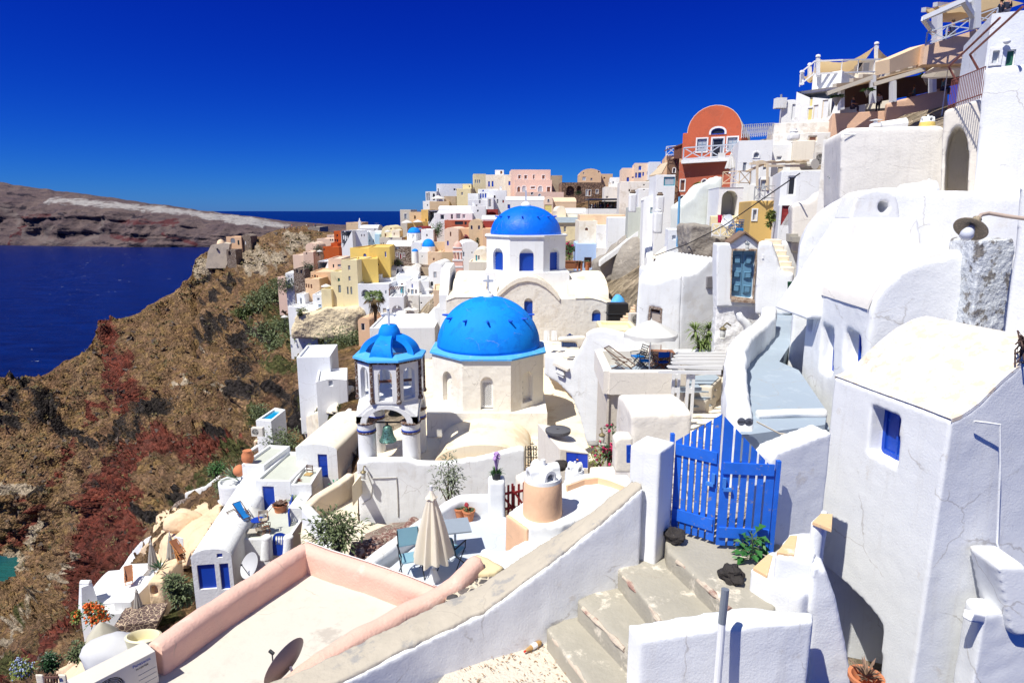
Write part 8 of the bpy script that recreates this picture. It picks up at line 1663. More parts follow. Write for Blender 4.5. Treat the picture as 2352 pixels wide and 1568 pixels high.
railing('railing','pale grey crossed railing along the red house balcony',[pl.px(685,715,-.1),pl.px(1345,672,-.1)],1.05,simple('rail_grey',(.5,.54,.6),.5),1.5,'x',t=.1)
m=MB(); m.grid([[pl.px(x,y,-.25)for x in(1098,1140,1182)]for y in(625,684)]); m.grid([[pl.px(x,y,-.0)for x in(1098,1140,1182)]for y in(625,655)]); single('towel','white towel drying on the red house balcony railing','towel',m,FAB('white',(.8,.79,.76)))
parasol_closed('closed white parasol in front of the red house',P(1252,618,52),230*.1953*52/FL,50*.1953*52/FL,FAB('white',(.8,.79,.76)))
railing('railing','white trellis railing on the salmon terrace',[P(482,662,71.8),P(600,650,71.8),P(690,650,75)],1.0,jm('W'),.8,'x',t=.07)
pg=thing('pergola','dark brown timber pergola beside the red round gable','pergola',P(640,680,62))
for x in(590,615,640,668):m=MB(); m.bar(P(x,690,62),P(x,545-(x-590)*.4,62),.2,.2); m.build('post',BRW,pg)
m=MB(); m.prism([P(x,y,61.8)for x,y in((583,560),(680,525),(680,512),(583,545))],Vector((0,4,0))); m.build('slats',BRW,pg)
m=MB(); m.prism([P(285,905,64),P(430,880,64),P(505,745,70),P(440,760,70)],UP*.12); single('awning','long cream awning slope beside the brown stone house','awning',m,FAB('awning_cream',(.70,.60,.46)))
for x,y0,y1,w,Y,lab in((92,1100,1320,42,55,'square white chimney left of the turquoise shutter'),(412,1128,1330,44,54,'square white chimney with a dark clay top by the steps'),(390,1320,1567,48,50,'broad white gate pier at the foot of the white stair'),(1985,390,480,55,50.8,'white double chimney on the rear block')):
 t=thing('chimney',lab,'chimney',P(x,y1,Y)); m=MB(); a_,b_=P(x,y1,Y),P(x,y0,Y); s=w*2*.1953*Y/FL; m.box((b_.x,Y,(a_.z+b_.z)/2),(s,s,b_.z-a_.z)); o=m.build('shaft',pm('W'),t); soften(o,.1,3); m=MB(); m.lathe([(s*.35,0),(s*.45,.12),(s*.3,.2),(s*.3,.3),(0,.3)],b_,10); m.build('cap',pm('W')if 'double' in lab or 'pier' in lab else simple('clay_cap',(.2,.15,.11),.9),t)
pwall('terrace_wall','tall greenish-white curved wall in front of the red house',Pl(800,1300,47,5),((640,1640),(640,1255),(720,1200),(800,1125),(870,1030),(935,975),(1040,960),(1110,905),(1145,885),(1150,1640)),2,plaster('greenish_white',(.70,.73,.68),(.55,.56,.5),.4,.4,thr=.56),soft=(.12,3,.1,2))
railing('railing','tan crossed railing above the tall open arch',[P(1145,1000,44),P(1340,990,43.6),P(1465,995,44)],.85,simple('rail_tan',(.65,.5,.33),.6),1.0,'x',t=.05)
railing('railing','grey crossed railing on top of the golden ochre house',[P(1518,1178,36),P(1640,1172,35.6),P(1835,1170,35.6)],.72,simple('rail_grey2',(.36,.36,.36),.6),1.0,'x',t=.045)
aw=thing('awning','rolled cream canvas awning on white beams above the doors','awning',P(1700,960,44))
for a_,b_ in(((1470,750),(2160,715)),((1430,840),(1690,730)),((1640,775),(2100,775))):m=MB(); m.bar(P(*a_,44),P(*b_,44.5),.2,.14); m.build('beam',jm('P'),aw)
m=MB(); m.grid([[P(x,y+8*math.sin(x*.05),Y)for x in range(1500,2160,40)]for y,Y in((715,44),(745,45.5),(720,47))]); m.build('canvas',FAB('awning_cream',(.70,.60,.46)),aw)
for x,y in((1555,1040),(1675,1060)):m=MB(); m.bar(P(x,y,43.8),P(x,750,43.8),.13,.13); m.build('post',jm('P'),aw)
railing('trellis','white square trellis screen right of the red gable',[P(1368,450,52),P(1742,420,55)],1.0,jm('W'),.3,'x',t=.04)
m=MB(); a_,b_=P(2100,770,46),P(2235,755,45); m.tube([a_,b_],[.36,.36],18); single('water_tank','round white metal water tank lying on the roof edge','tank',m,simple('tank_white',(.6,.58,.52),.4)); ac_unit('tan air conditioner on brackets beside the water tank',P(2240,770,47),8,.95,.9,.4)
for k,(x,c,w)in enumerate(((1115,(.75,.03,.17),24),(1185,(.75,.76,.78),36))):m=MB(); m.grid([[P(x-w+w*q*.4,y,40)+Vector((0,.08*math.sin(q*2),0))for q in range(6)]for y in(1350,1400,1445-12*k)]); single('laundry',('bright pink vest hanging on the washing line','white cloth hanging on the washing line')[k],'laundry',m,FAB('cloth%d'%k,c))
dish('big pale satellite dish on the blue furniture terrace',P(1212,1425,37.5),(-.75,-.5,.35),.38,simple('dish_white',(.62,.64,.66),.4),mast=P(1230,1560,38))
fr('F')
railing('railing','white crossed railing around the blue furniture terrace',[P(1520,345,37.6),P(1600,350,37.4),P(1735,350,37.6)],.75,jm('W'),.8,'x',t=.05)
hz('house','cream back wall of the little blue furniture terrace',1515,150,1900,360,41,0,2,'CY',wins=[(1760,170,1840,215,'dPc')],ext=2)
for k,(x,y)in enumerate(((1700,335),(1730,345),(1790,340))):folding_chair(('blue chair left of the carved brown table','blue chair in front of the carved brown table','blue chair right of the carved brown table')[k],P(x,y,38.5),90*k,CBL,CBL,sc=1.05)
table('carved brown wooden table on the blue furniture terrace',P(1790,330,39),0,1.0,.7,.8,WOOD,'x'); m=MB(); m.box(P(1790,290,38.4),(.6,.4,.3)); bev(single('chest','bright blue barrel chest on the carved brown table','chest',m,CBL),.06,3)
m=MB(); m.tube([P(*q)for q in((990,522,43),(1290,415,38),(1640,240,34),(1980,5,30),(2350,-250,26))],.03,4); single('cable','black overhead cable crossing above the terraces','cable',m,BMET)
fr('C')
pwall('curved_wall','big off-white wall with a wavy stepped top above the vaults',Pl(1960,1400,26.9,-18),((1960,1800),(1960,1245),(2000,1225),(2080,1192),(2180,1182),(2215,1150),(2260,1095),(2310,1068),(2480,1060),(2480,1800)),1.5,plaster('offwhite_wall',(.74,.70,.64),(.66,.6,.5),.4,.5),soft=(.09,4,.05,1))
bsh('vine growing on white wires beside the ochre house',1680,1270,1760,1520,34,260,G3,21,L=.22); bsh('leafy plant before the brick-red lower storey',820,985,900,1050,53,160,G3,22,L=.3)
# arch wall, restaurants
fr('U'); US=1.5
pwall('block_wall','large worn white wall with a hanging cable left of the tall arch',Pl(800,1140,22,-16),((770,1800),(780,1160),(800,1125),(835,1098),(1000,1092),(1650,1078),(1680,1120),(1680,1800)),3,plaster('block_white',(.76,.73,.68),(.52,.46,.4),.6,.5,thr=.66),soft=(.08,4,.05,1))
hz('house','worn white side house with a round-headed niche left of the block wall',630,1200,790,1650,25,-20,3,'W2',wins=[(665,1335,702,1475,'o--',.3)],ext=3)
m=MB(); m.tube([P(x,y,21.9)for x,y in((805,1155),(1000,1158),(1200,1150),(1400,1142),(1650,1132))],.015,4); single('cable','thin cable drooping along the worn white block wall','cable',m,WM)
pl=Pl(1650,1100,19.5,-36); arc=[(1668,1800),(1672,1560),(1680,1330),(1702,1190),(1740,1105),(1785,1072),(1830,1100),(1862,1180),(1876,1330),(1868,1560),(1866,1800)]
m=MB(); m.prism([pl.px(x,y)for x,y in((1625,1850),(1660,1000),(1670,945),(1985,845),(2010,1850))],-pl.n*2.5,[([pl.px(x,y)for x,y in arc[:1]+arc[1:]],1.6)]); soften(single('arch_wall','beige-white wall pierced by one tall pointed arch recess','wall',m,plaster('arch_beige',(.70,.65,.58),(.6,.55,.48),.4,.6)),.06,3,.04,1)
pwall('corner_house','tall plain white wall at the upper right edge',Pl(1960,900,17,-38),((1905,1850),(1950,1300),(1985,830),(1998,825),(2010,580),(3100,480),(3100,1850)),1,WM,soft=(.08,3,.04,1))
hz('house','weathered pale house with a green shutter at the top right corner',2078,120,3000,640,19.5,12,4,'WB',wins=[(2208,430,2264,572,'wWe'),(2080+5,440,2128,545,'wWc=')],ext=2)
m=MB(); m.blob(P(2205,358,19.2),.09,1,.02,14,10,(1.1,1,.8)); single('wall_light','round white bulkhead light on the weathered pale house','lamp',m,jm('W'),smooth=90)
railing('railing','rusty red iron railing beside the beige arch wall',[P(1700,938,19.6),P(1985,842,18.2)],.8,simple('rust_red',(.22,.07,.05),.7),.075,'bars',t=.022)
m=MB(); RST=simple('rust_red',(.22,.07,.05),.7)
m=MB(); m.tube([P(*q)for q in((1775,705,20),(1705,575,20),(2145,155,17.5))],.03,6); m.tube([P(*q)for q in((1960,600,19),(1888,470,19),(2340,60,16))],.03,6); single('flue_pipes','pair of bent rusty pipes leaning over the restaurant','pipe',m,RST)
PEACH=plaster('restaurant_peach',(.66,.43,.30),(.6,.38,.26),.4,.6,thr=.55,bump=.02)
hz('restaurant','peach restaurant terrace with dark open interior and white posts',708,975,1185,1200,36,3,9,PEACH,cat='restaurant',par=0,ext=4)
pwall('terrace_wall','rising peach terrace wall of the restaurant',Pl(1175,900,34.5,-10),((1175,1200),(1178,885),(1510,800),(1705,735),(1700,1200)),.6,PEACH,soft=(.12,2,.08,1))
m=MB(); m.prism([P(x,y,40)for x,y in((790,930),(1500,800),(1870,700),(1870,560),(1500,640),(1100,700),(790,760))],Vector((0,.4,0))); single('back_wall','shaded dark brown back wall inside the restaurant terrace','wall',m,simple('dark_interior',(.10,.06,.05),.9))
m=MB(); m.prism([P(*q)for q in((700,800,35),(1060,690,35),(1560,560,33),(1900,480,31),(1950,520,40),(1500,600,42),(1000,690,42),(760,780,42))],UP*.08); single('canopy','flat slatted canopy of tan canvas over the restaurant terrace','awning',m,FAB('tan_canvas',(.55,.42,.28)))
rw=simple('grey_white_post',(.62,.64,.68),.5)
for k,(x,y0,y1,Y)in enumerate(((782,945,780,35.5),(1052,890,650,35),(1225,880,690,34.5),(1565,795,600,33))):m=MB(); m.bar(P(x,y0,Y),P(x,y1,Y),.5,.3); single('post',('leftmost grey-white post of the restaurant terrace','second grey-white post by the man in white','third grey-white post of the restaurant terrace','rightmost grey-white post by the hanging plant')[k],'post',m,rw)
bw=thing('awning','row of white beams and rolled cream blinds over the restaurant','awning',P(1200,700,34))
for a_,b_ in(((660,805,34.8),(1050,665,34.4)),((1060,725,34),(1500,595,33.4)),((725,735,36),(900,720,38)),((870,690,36),(1090,690,38)),((950,655,37),(1090,660,39)),((1180,630,36),(1330,628,38)),((1270,600,36),(1420,598,38)),((1375,570,36),(1500,570,38))):m=MB(); m.bar(P(*a_),P(*b_),.32,.28); m.build('beam',FAB('blind_cream',(.68,.63,.55)),bw)
for k,(x,y,r)in enumerate(((738,870,.62),(1002,790,.45),(1512,690,.66))):
 pot_plant(('flowering hanging basket at the left corner of the restaurant','small wicker hanging basket behind the second post','big leafy hanging basket by the rightmost post')[k],P(x,y+50,33.5),r*.6,r*1.2,G1 if k else G4,110,.5,.16,up=.6,seed=k,potm=simple('wicker',(.33,.3,.27),.9),bowl=[(0,0),(r*.3,r*.6),(r*.55,r*1.2),(0,r*1.2)])
parasol('cream octagonal parasol behind the rusty pipes',P(1710,500,30),4.4,180*_f[2]*45/FL,8,FAB('cream',(.72,.60,.44)),drop=.9)
person('waiter in a white shirt standing on the restaurant terrace',P(1090,985,37.5),1.78,160,(.72,.74,.78),sub=1); person('seated guest in a dark top behind the terrace wall',P(880,925,37.5),1.75,40,(.08,.1,.2),pose='sit'); person('seated woman with bare arms behind the rising peach wall',P(1400,835,36),1.7,250,(.10,.22,.26),pose='sit',hair=(.16,.08,.03)); person('seated guest in a blue vest at the right end of the restaurant',P(1655,765,34),1.75,80,(.15,.3,.45),pose='sit',hair=(.14,.07,.03))
pwall('terrace_wall','smooth peach upper terrace wall catching the sun',Pl(1500,500,29,-12),((1478,555),(1500,395),(1800,300),(2085,208),(2065,500),(1885,545)),1,plaster('upper_peach',(.74,.52,.37),None,0),soft=None)
pwall('terrace_wall','tan upper terrace wall folding away to the left',Pl(1480,500,29.5,24),((1198,625),(1200,508),(1500,380),(1480,545)),1,plaster('upper_tan',(.70,.52,.34),None,0),soft=None)
up=thing('pergola','white pergola with cream canvas blinds on the top terrace','pergola',P(1700,300,29))
for x,y0,y1,Y in((1605,370,108,29.5),(1932,250,-40,28)):m=MB(); m.bar(P(x,y0,Y),P(x,y1,Y),.55,.35); m.build('post',rw,up)
for a_,b_ in(((1490,160,28),(1850,0,27)),((1610,110,28.5),(1900,0,28)),((1490,85,30),(1600,92,36)),((1590,40,30),(1760,45,36)),((1640,80,30),(1680,85,36)),((1490,160,28),(1580,285,29)),((1830,10,27.5),(1920,150,28))):m=MB(); m.bar(P(*a_),P(*b_),.26,.26); m.build('beam',rw,up)
m=MB(); m.grid([[P(x,y+14*math.sin(q*1.3),Y)for q,(x,y,Y)in enumerate(r)]for r in(((1500,90,30),(1650,35,30),(1800,-10,29),(1960,-60,28)),((1580,190,36),(1800,150,36),(2000,140,36),(2350,40,36)))]); m.grid([[P(1545,195,31),P(1900,192,34),P(2100,180,34)],[P(1600,125,31),P(1900,95,34),P(2150,60,34)]]); m.build('canvas',FAB('canvas_cream',(.72,.56,.35)),up)
railing('railing','pale blue-grey railing of the top terrace',[P(1508,395,28.6),P(1680,340,28.4),P(1900,262,28.2),P(2110,190,28)],.8,simple('rail_pale',(.5,.55,.62),.5),2.6,'x',t=.07)
person('dark-haired guest in navy seated by the top terrace railing',P(1730,300,29.6),1.75,200,(.06,.08,.2),pose='sit'); person('dark-haired guest leaning at the right end of the top railing',P(2145,130,28.8),1.75,200,(.04,.05,.09),pose='sit'); person('reddish-haired guest at the far right of the top terrace',P(2200,105,29.4),1.75,160,(.05,.06,.1),pose='sit',hair=(.2,.08,.04))
hz('house','white house with yellow doors under the sail-shaded roof terrace',400,790,790,1050,44,-26,6,'W',wins=[(497,930,530,1032,'dWy'),(515,840,532,915,'wWy'),(548,905,576,1028,'dPw'),(625,862,662,1022,'dPw'),(672,850,690,1000,'dWy')],ext=3); hz('house','white upper floor below the cream sails',540,640,790,800,44.5,-20,6,'W',ext=2)
hz('house','small white vaulted house left of the yellow doors',278,890,420,1060,46,0,5,'W','v',36,[(365,895,392,1030,'d-w')],ext=3)
t=thing('chimney','white boxy chimney with a tin cowl against the sky','chimney',P(258,925,46)); m=MB(); m.box(P(258,888,46),(1.05,.8,1.0)); m.build('box',pm('W'),t); m=MB(); m.tube([P(268,850,46),P(268,812,46)],.11,8); m.build('cowl',simple('tin',(.4,.4,.42),.4,.5),t); m=MB(); m.bar(P(285,1040,46.3),P(285,880,46.3),.25,.3); m.build('shaft',pm('W'),t)
sl_=thing('sail_shade','cream shade sails stretched over the white roof terrace','awning',P(800,640,46)); SF=FAB('sail',(.76,.58,.33))
for tri in(((595,510,44),(1065,405,46),(900,560,50),(600,600,48)),((1100,415,45),(1340,455,50),(1230,510,46),(1110,500,46)),((450,640,44),(590,515,45),(600,610,49),(500,620,49)),((600,590,48),(900,540,50),(890,620,52),(600,630,51))):
 a_,b_,c_,d_=[P(*q)for q in tri]; m=MB(); m.grid([[a_.lerp(b_,u).lerp(d_.lerp(c_,u),v)-UP*(1.6*math.sin(math.pi*u)*.5+.5*math.sin(math.pi*v))for u in[q/8 for q in range(9)]]for v in[q/6 for q in range(7)]]); m.build('sail',SF,sl_,smooth=90)
for x,y0,y1,Y in((583,660,500,44),(1085,600,390,46),(445,730,635,44),(512,680,570,46)):m=MB(); m.bar(P(x,y0,Y),P(x,y1,Y),.3,.3); m.lathe([(0,.0),(.25,.12),(.18,.3),(0,.35)],P(x,y1,Y),8); m.build('mast',pm('W'),sl_)
railing('railing','white post railing around the sail-shaded terrace',[P(425,745,43.8),P(545,650,43.5),P(780,640,43.5),P(1190,628,45)],1.3,jm('W'),1.9,'bars',t=.12)
hz('store','white bar counter with glass fridges under the sails',900,525,1140,650,47,0,2,'W',cat='bar',wins=[(915,535,965,630,'wWk'),(970,535,1025,630,'wWc')],ext=1,par=0)
hz('house','cream side wall between the sail terrace and the restaurant',780,640,1230,780,46,0,3,'C',ext=2,par=0)
hz('house','white backing block below the yellow doors',430,1040,720,1200,47,0,6,'W2',ext=3)
pot_chimney('small yellow-ochre arched vent on the block wall roof',P(1520,1075,23),.24,.1,body=pm('Y'),s=.5); m=MB(); m.tube([P(1115,1082,23),P(1330,1062,23)],[.14,.2],10); single('duct','fat white duct lying on the block wall roof','duct',m,WM); m=MB(); m.lathe([(.19,0),(.18,.09),(.09,.13),(.04,.2),(.2,.22),(0,.26)],P(1075,1090,22.8),14); single('vent','round white roof vent with a tin hat','vent',m,WM)
wall_lantern('green iron lantern on the white house by the block wall',P(668,1520,24),1.1,simple('green_gate',(.01,.1,.045),.5))
US=1.0; fr('M'); m=MB(); m.tube([P(1370,135,18.5),P(1650,100,18.5)],.22,10); soften(single('ridge_roll','white plaster roll with a tiny arched vent on the big vault','wall',m,WM),.05,3); pot_chimney('tiny arched white vent at the top of the big vault',P(1590,120,18.6),.22,.1,body=WM,s=.5)
fr('D')

# ---------------------------------------------------------------- lower left: cave houses and terraces on the slope
def dz(x,y,k=.97):
 a,b=_f[0]+x*_f[2],_f[1]+y*_f[2]
 return float(depth(np.array([a]),np.array([b]))[0])*k
def DP(x,y,k=.97):return P(x,y,dz(x,y,k))
def inpoly(x,y,p):
 c=False
 for(ax,ay),(bx,by)in zip(p,p[1:]+p[:1]):
  if(ay>y)!=(by>y)and x<(bx-ax)*(y-ay)/(by-ay)+ax:c=not c
 return c
def drape(name,label,cat,poly,mat,k=.97,st=10,amp=.0,kind=None,th=.5):
 xs=[p[0]for p in poly]; ys=[p[1]for p in poly]; nx=int((max(xs)-min(xs))/st)+2; ny=int((max(ys)-min(ys))/st)+2; m=MB(); g={}
 for a in range(nx):
  for b in range(ny):
   x,y=min(xs)+a*st,min(ys)+b*st; p=DP(x,y,k); g[a,b]=p+UP*amp*mn.fractal(p/2.5,.8,2,4)
 for a in range(nx-1):
  for b in range(ny-1):
   if inpoly(min(xs)+(a+.5)*st,min(ys)+(b+.5)*st,poly):
    q=[g[a,b],g[a+1,b],g[a+1,b+1],g[a,b+1]]; m.face(q)
 o=m.build(name,mat,smooth=180); s=o.modifiers.new('thick','SOLIDIFY'); s.thickness=th; s.offset=-1
 return tag(o,label,cat,kind=kind)
def dwall(label,pts,w,h,mat,k=.965,soft=(.12,4,.12,.8),name='wall'):
 m=MB(); m.sweep(resamp([DP(x,y,k)for x,y in pts],5),[(-w/2,-h),(-w/2,-.08),(-w*.3,0),(w*.3,0),(w/2,-.08),(w/2,-h)]); o=single(name,label,'wall',m,mat)
 if soft:soften(o,*soft)
 return o
fr('I'); WH=plaster('white_slope',(.775,.785,.785),(.66,.62,.56),.35,.8,thr=.6,bump=.03,bscale=8)
VL=[('house','white vaulted cave house with a dark blue panelled door and rush chair',1258,245,1690,560,45,-6,8,WH,'v',60,[(1490,306,1602,542,'dBB%')],{'rmat':'C'}),('house','white terrace house with a blue half-glazed door and grey roof floor',835,572,1206,885,42,-4,5.5,WH,'flat',0,[(912,645,1052,915,'dBBc'[:3])],{'rmat':'GS'}),('house','white block with a grey terrace floor and a clay jar',695,405,930,640,44,-8,4,WH,'flat',0,[],{'rmat':'GS'}),('house','white planter block right of the half-glazed blue door',1212,618,1428,820,41.5,3,3,WH,'flat',0,[],{'rmat':'GS'}),('house','long white barrel-roofed house with big bright blue double doors',165,1400,592,1700,34,8,15,WH,'v',110,[(226,1462,440,1720,'d-b'),(460,1448,582,1720,'d-b'),(432,1342,497,1385,'w-b')],{'ext':4}),('house','grey-green floored lower terrace block with the blue gate',700,1190,1190,1420,37,0,5,WH,'flat',0,[],{'rmat':'GS','par':.12}),('house','white terrace block with blue railing and grey-green floor',1180,860,1330,1200,39.5,0,4,WH,'flat',0,[(1065+120,965,1190,1035,'w-b')],{'rmat':'GS'}),]
for r in VL:hz(*r[:-1],**{**{'ext':4},**r[-1]})
kd=MATS['joinery_pane_b']
pg=thing('gate','arched blue wooden gate with white slits on the lower terrace','gate',P(1090,1350,36.6)); pl=Pl(1018,1350,36.6,-4); o_=[pl.at(*q)for q in((1018,1360),(1166,1360),(1164,1170),(1150,1142),(1120,1128),(1092,1124),(1058,1130),(1032,1148),(1018,1175))]
sl_=[[pl.px(x,y)for x,y in((a,1252),(a+20,1252),(a+20,1158),(a,1162))]for a in(1048,1074,1100,1126)]
m=MB(); m.poly([pl.w(*q)for q in o_],sl_); m.poly([pl.w(*q,.05)for q in o_],[[p-pl.n*.05 for p in h]for h in sl_]); m.build('panel',jm('B'),pg)
for x in(960,1190):m=MB(); m.tube([P(x,1400,36.5),P(x,1150,36.5)],[.42,.3],10); soften(single('gate_pier',('rounded white pier left of the arched blue gate','white pier right of the arched blue gate')[x>1000],'pier',m,WH),.08,4)
parasol('big white parasol over the loungers below the half-glazed door',P(800,850,39.5),2.6,140*u1(39.5),8,drop=.62)
for x,y,rz,lab,c in((700,950,50,'wooden deck chair with blue sling half under the white parasol',CBL),(650,1030,60,'wooden deck chair with cream sling beside the white parasol',FAB('offwhite',(.66,.62,.54)))):deck_chair(lab,P(x,y,38.5)-UP*.2,rz,c)
for x,y,rz,lab in((930,1045,20,'director chair with cream canvas behind the round blue table'),(960,1130,100,'director chair with tan canvas right of the round blue table'),(910,1180,190,'director chair with cream canvas before the round blue table')):director_chair(lab,P(x,y,37.8),rz,FAB('canvas',(.62,.55,.42)))
round_table('small round dark blue table among the director chairs',P(872,1095,37.8),.42,.74,jm('B'),BMET); table('low pale table beside the director chairs',P(815,1190,37.6),10,.7,.6,.6,FAB('offwhite',(.66,.62,.54)))
pot_plant('big ribbed terracotta pot with purple succulents by the blue door',P(1108,940,41),.48,.85,simple('purple_succulent',(.14,.08,.06),.6,var=.4),150,.5,.14,seed=3); pot_plant('blue trough with spiky aloe on the white terrace block',P(1272,855,41),.45,.45,GA,40,.8,.12,seed=4,potm=jm('B')); pot_plant('dry red succulent in a low bowl under the rush chair',P(1265,606,42.5),.35,.15,simple('dry_red',(.25,.1,.06),.8),80,.35,.1,seed=5)
m=MB(); b=P(765,395,44.5); m.lathe([(.3,0),(.45,.35),(.42,.7),(.3,.9),(.33,1.0),(.26,1.0),(0,.9)],b,20); single('jar','round clay storage jar on the terrace corner','jar',m,TERR,smooth=60); m=MB(); m.blob(P(672,475,45),.45,2,.08,14,10); single('jar','clay ball jar half hidden by the agave','jar',m,TERR,smooth=60)
spiky('spiky agave in a white round planter at the cliff side',P(630,560,45.5),1.3,34,.16); m=MB(); m.lathe([(1.2,-1.6),(1.25,0),(1.05,0),(1.0,-.3),(0,-.3)],P(630,575,45.5),24); soften(single('planter','round whitewashed planter holding the agave','planter',m,WH),.1,3)
railing('railing','blue wooden railing along the grey-green terrace',[P(1195,1060,38.8),P(1235,860,41.5)],.95,jm('B'),.3,'x',t=.06)
ch=thing('chair','dark ladder-back chair with rush seat beside the blue panelled door','chair',P(1400,580,43.6)); f=at_rot(P(1400,580,43.6),-12)
for x in(-.24,.24):
 for y,h in((-.22,.5),(.22,1.15)):m=MB(); m.tube([f(x,y,0),f(x,y,h)],.03,6); m.build('leg',DWOOD,ch)
m=MB(); m.prism([f(-.26,-.24,.5),f(.26,-.24,.5),f(.26,.24,.5),f(-.26,.24,.5)],UP*.05); m.build('seat',simple('rush',(.45,.3,.12),.8),ch)
for z in(.75,.95,1.1):m=MB(); m.bar(f(-.24,.22,z),f(.24,.22,z),.03,.07); m.build('slat',DWOOD,ch)
for lab,pts,w,h,mt in(('thick white wall curling round the vaulted cave house',((1780,120),(1775,230),(1735,320),(1700,450),(1640,560)),.9,3,WH),('white wall stepping from the cave house down to the paved court',((1560,650),(1480,720),(1400,790),(1370,900),(1345,1000),(1290,1100),(1255,1200)),.8,3.5,WH),('tan-topped wall beside the paved court',((1830,320),(1830,480),(1810,640),(1680,740),(1540,850),(1420,860)),.55,2.5,pm('SN')),('white sloping wall above the blue-railed terrace',((1300,120),(1200,190),(1060,260),(960,300)),.5,2.5,WH),('white cave shoulder behind the long barrel roof',((1000,560),(820,640),(700,640),(640,740)),1.2,3,WH)):dwall(lab,pts,w,h,mt)
drape('white_slope','smooth whitewashed slope around the cave house terraces','terrace',[(480,840),(700,640),(900,600),(1300,560),(1560,640),(1400,900),(1280,1250),(1150,1450),(600,1600),(560,1300),(700,1000)],WH,.985,18,.1)
dish('grey satellite dish on the white roof beside the blue double doors',P(805,1470,33.5),(-.5,-.6,.5),.75,simple('dish_grey',(.5,.5,.5),.4)); t=bush('scruffy green net and shrub on the tan court wall',P(1640,670,41),(.9,.4,.7),220,.3,.12,simple('green_net',(.04,.25,.13),.7),6,stems=2)
drape('stone_steps','cobbled stone steps descending past the bell tower','steps',[(1720,0),(1900,0),(1905,300),(1780,420),(1640,600),(1720,300)],stone('cobble_steps',(.40,.35,.28),(.58,.52,.44),(.5,.45,.37),3,.05),.97,14,.1)
# peach cave house
fr('J'); SAW=plaster('cave_peach',(.74,.55,.36),(.62,.45,.28),.5,.5,thr=.5,bump=.03,bscale=3,lump=.04)
drape('cave_slope','smooth peach cave house slope with rounded overhangs','house',[(1345,130),(1500,60),(1900,20),(1880,120),(1640,480),(1625,560),(1420,600),(1440,940),(1100,1060),(1160,900),(1240,700),(1200,560),(1210,400),(1340,330)],SAW,.965,14,.25)
m=MB(); m.blob(DP(1590,190,.965),1.3,4,.35,26,18,(1.2,.8,.8),.9); single('overhang','bulging peach rock overhang above the cave terrace','rock',m,SAW,smooth=90)
dwall('wavy peach parapet curling down past the closed parasols',((1310,335),(1235,400),(1195,470),(1185,560),(1205,640),(1235,690),(1200,780),(1165,880),(1120,960),(1060,1040)),.55,1.4,SAW,.955)
dwall('peach inner wall between the two cave terraces',((1345,200),(1335,330),(1345,450),(1385,560),(1400,600)),.6,1.3,SAW,.955); dwall('peach retaining ledge with small holes above the stone wall',((1410,800),(1300,880),(1200,950),(1140,980)),.5,1.0,SAW,.95)
hz('house','small peach cave room with an arched opening',1262,700,1400,900,37,5,3,SAW,wins=[(1290,740,1355,820,'o--',.5)],ext=2,soft=(.1,6,.1,1))
pwall('rubble_wall','dark rubble retaining wall with peach mortar edge',Pl(970,1150,34,12),((965,1300),(968,1095),(1130,1062),(1355,1040),(1330,1130),(1250,1200),(1200,1300)),2,stone('dark_rubble',(.08,.05,.045),(.20,.13,.11),(.55,.42,.3),4,.06),soft=None)
for x,y,Y,h,lab in((1452,275,40,2.6,'closed grey-white parasol before the cave lattice'),(1290,340,39,2.7,'closed grey-white parasol behind the wavy parapet'),(1165,748,36,2.7,'closed grey-white parasol at the bend of the wavy parapet'),(932,1148,31,2.0,'closed grey-white parasol beside the grey boulder')):parasol_closed(lab,P(x,y,Y),h,.3,FAB('grey_white',(.58,.55,.5)))
parasol('large open cream parasol at the foot of the white slope house',P(860,1040,33),2.6,150*u1(33),6,FAB('ecru',(.66,.63,.52)),drop=1.0)
for x,y,rz,lab in((1545,510,40,'orange wood deck chair on the peach cave terrace, nearer of two'),(1530,460,55,'orange wood deck chair on the peach cave terrace, farther of two'),(1110,690,30,'orange wood deck chair on the white roof left of the parapet')):deck_chair(lab,P(x,y,38.5),rz,WOOD,simple('orange_wood',(.42,.17,.05),.5),sc=.85)
m=MB(); pl=Pl(1490,400,39.5,-10); m.prism([pl.px(x,y)for x,y in((1490,408),(1570,420),(1568,328),(1492,310))],-pl.n*.06); sc_=single('lattice_screen','white lattice screen leaning on the cave wall','screen',m,jm('W'))
for r in(('house','low white house with an arched blue window and roof chimney',690,985,1040,1120,36,4,6,'W','flat',0,[(832,998,885,1042,'aWb='),(1042-12,985,1058-22,1010,'w-n')]),('house','white rounded roof above the arched blue window',715,900,1110,985,37,10,4,'W','vs',45,[]),('house','small white roof block by the wavy parapet',970,870,1125,985,36.5,0,3,'W','flat',0,[])):hz(*r,ext=3)
t=thing('chimney','tapered white chimney with small vents on the low white roof','chimney',P(765,900,37)); m=MB(); a_=P(765,905,37); m.lathe([(.75,-.3),(.42,1.6),(0,1.6)],a_,4); m.build('shaft',pm('W'),t); m=MB(); m.tube([a_+Vector((-.3,0,1.7)),a_+Vector((.3,0,1.7))],.16,8); m.build('vents',pm('W'),t)
for lab,pts,w,h,mt in(('white boundary wall stepping down the cliff edge',((600,1060),(520,1150),(440,1260),(350,1340),(290,1440),(180,1568),(100,1660)),.7,1.6,WH),('white planter wall inside the boundary wall',((570,1235),(500,1290),(420,1340),(350,1440),(300,1560)),.6,1.4,WH),('peach garden wall below the boulder',((960,1130),(880,1180),(780,1250),(700,1330),(600,1400),(500,1450),(430,1500)),.6,1.8,SAW),('white roof edge running up to the cliff',((960,740),(1010,690),(1040,610),(1090,540),(1160,430),(1230,350),(1310,300)),.8,1.6,WH)):dwall(lab,pts,w,h,mt)
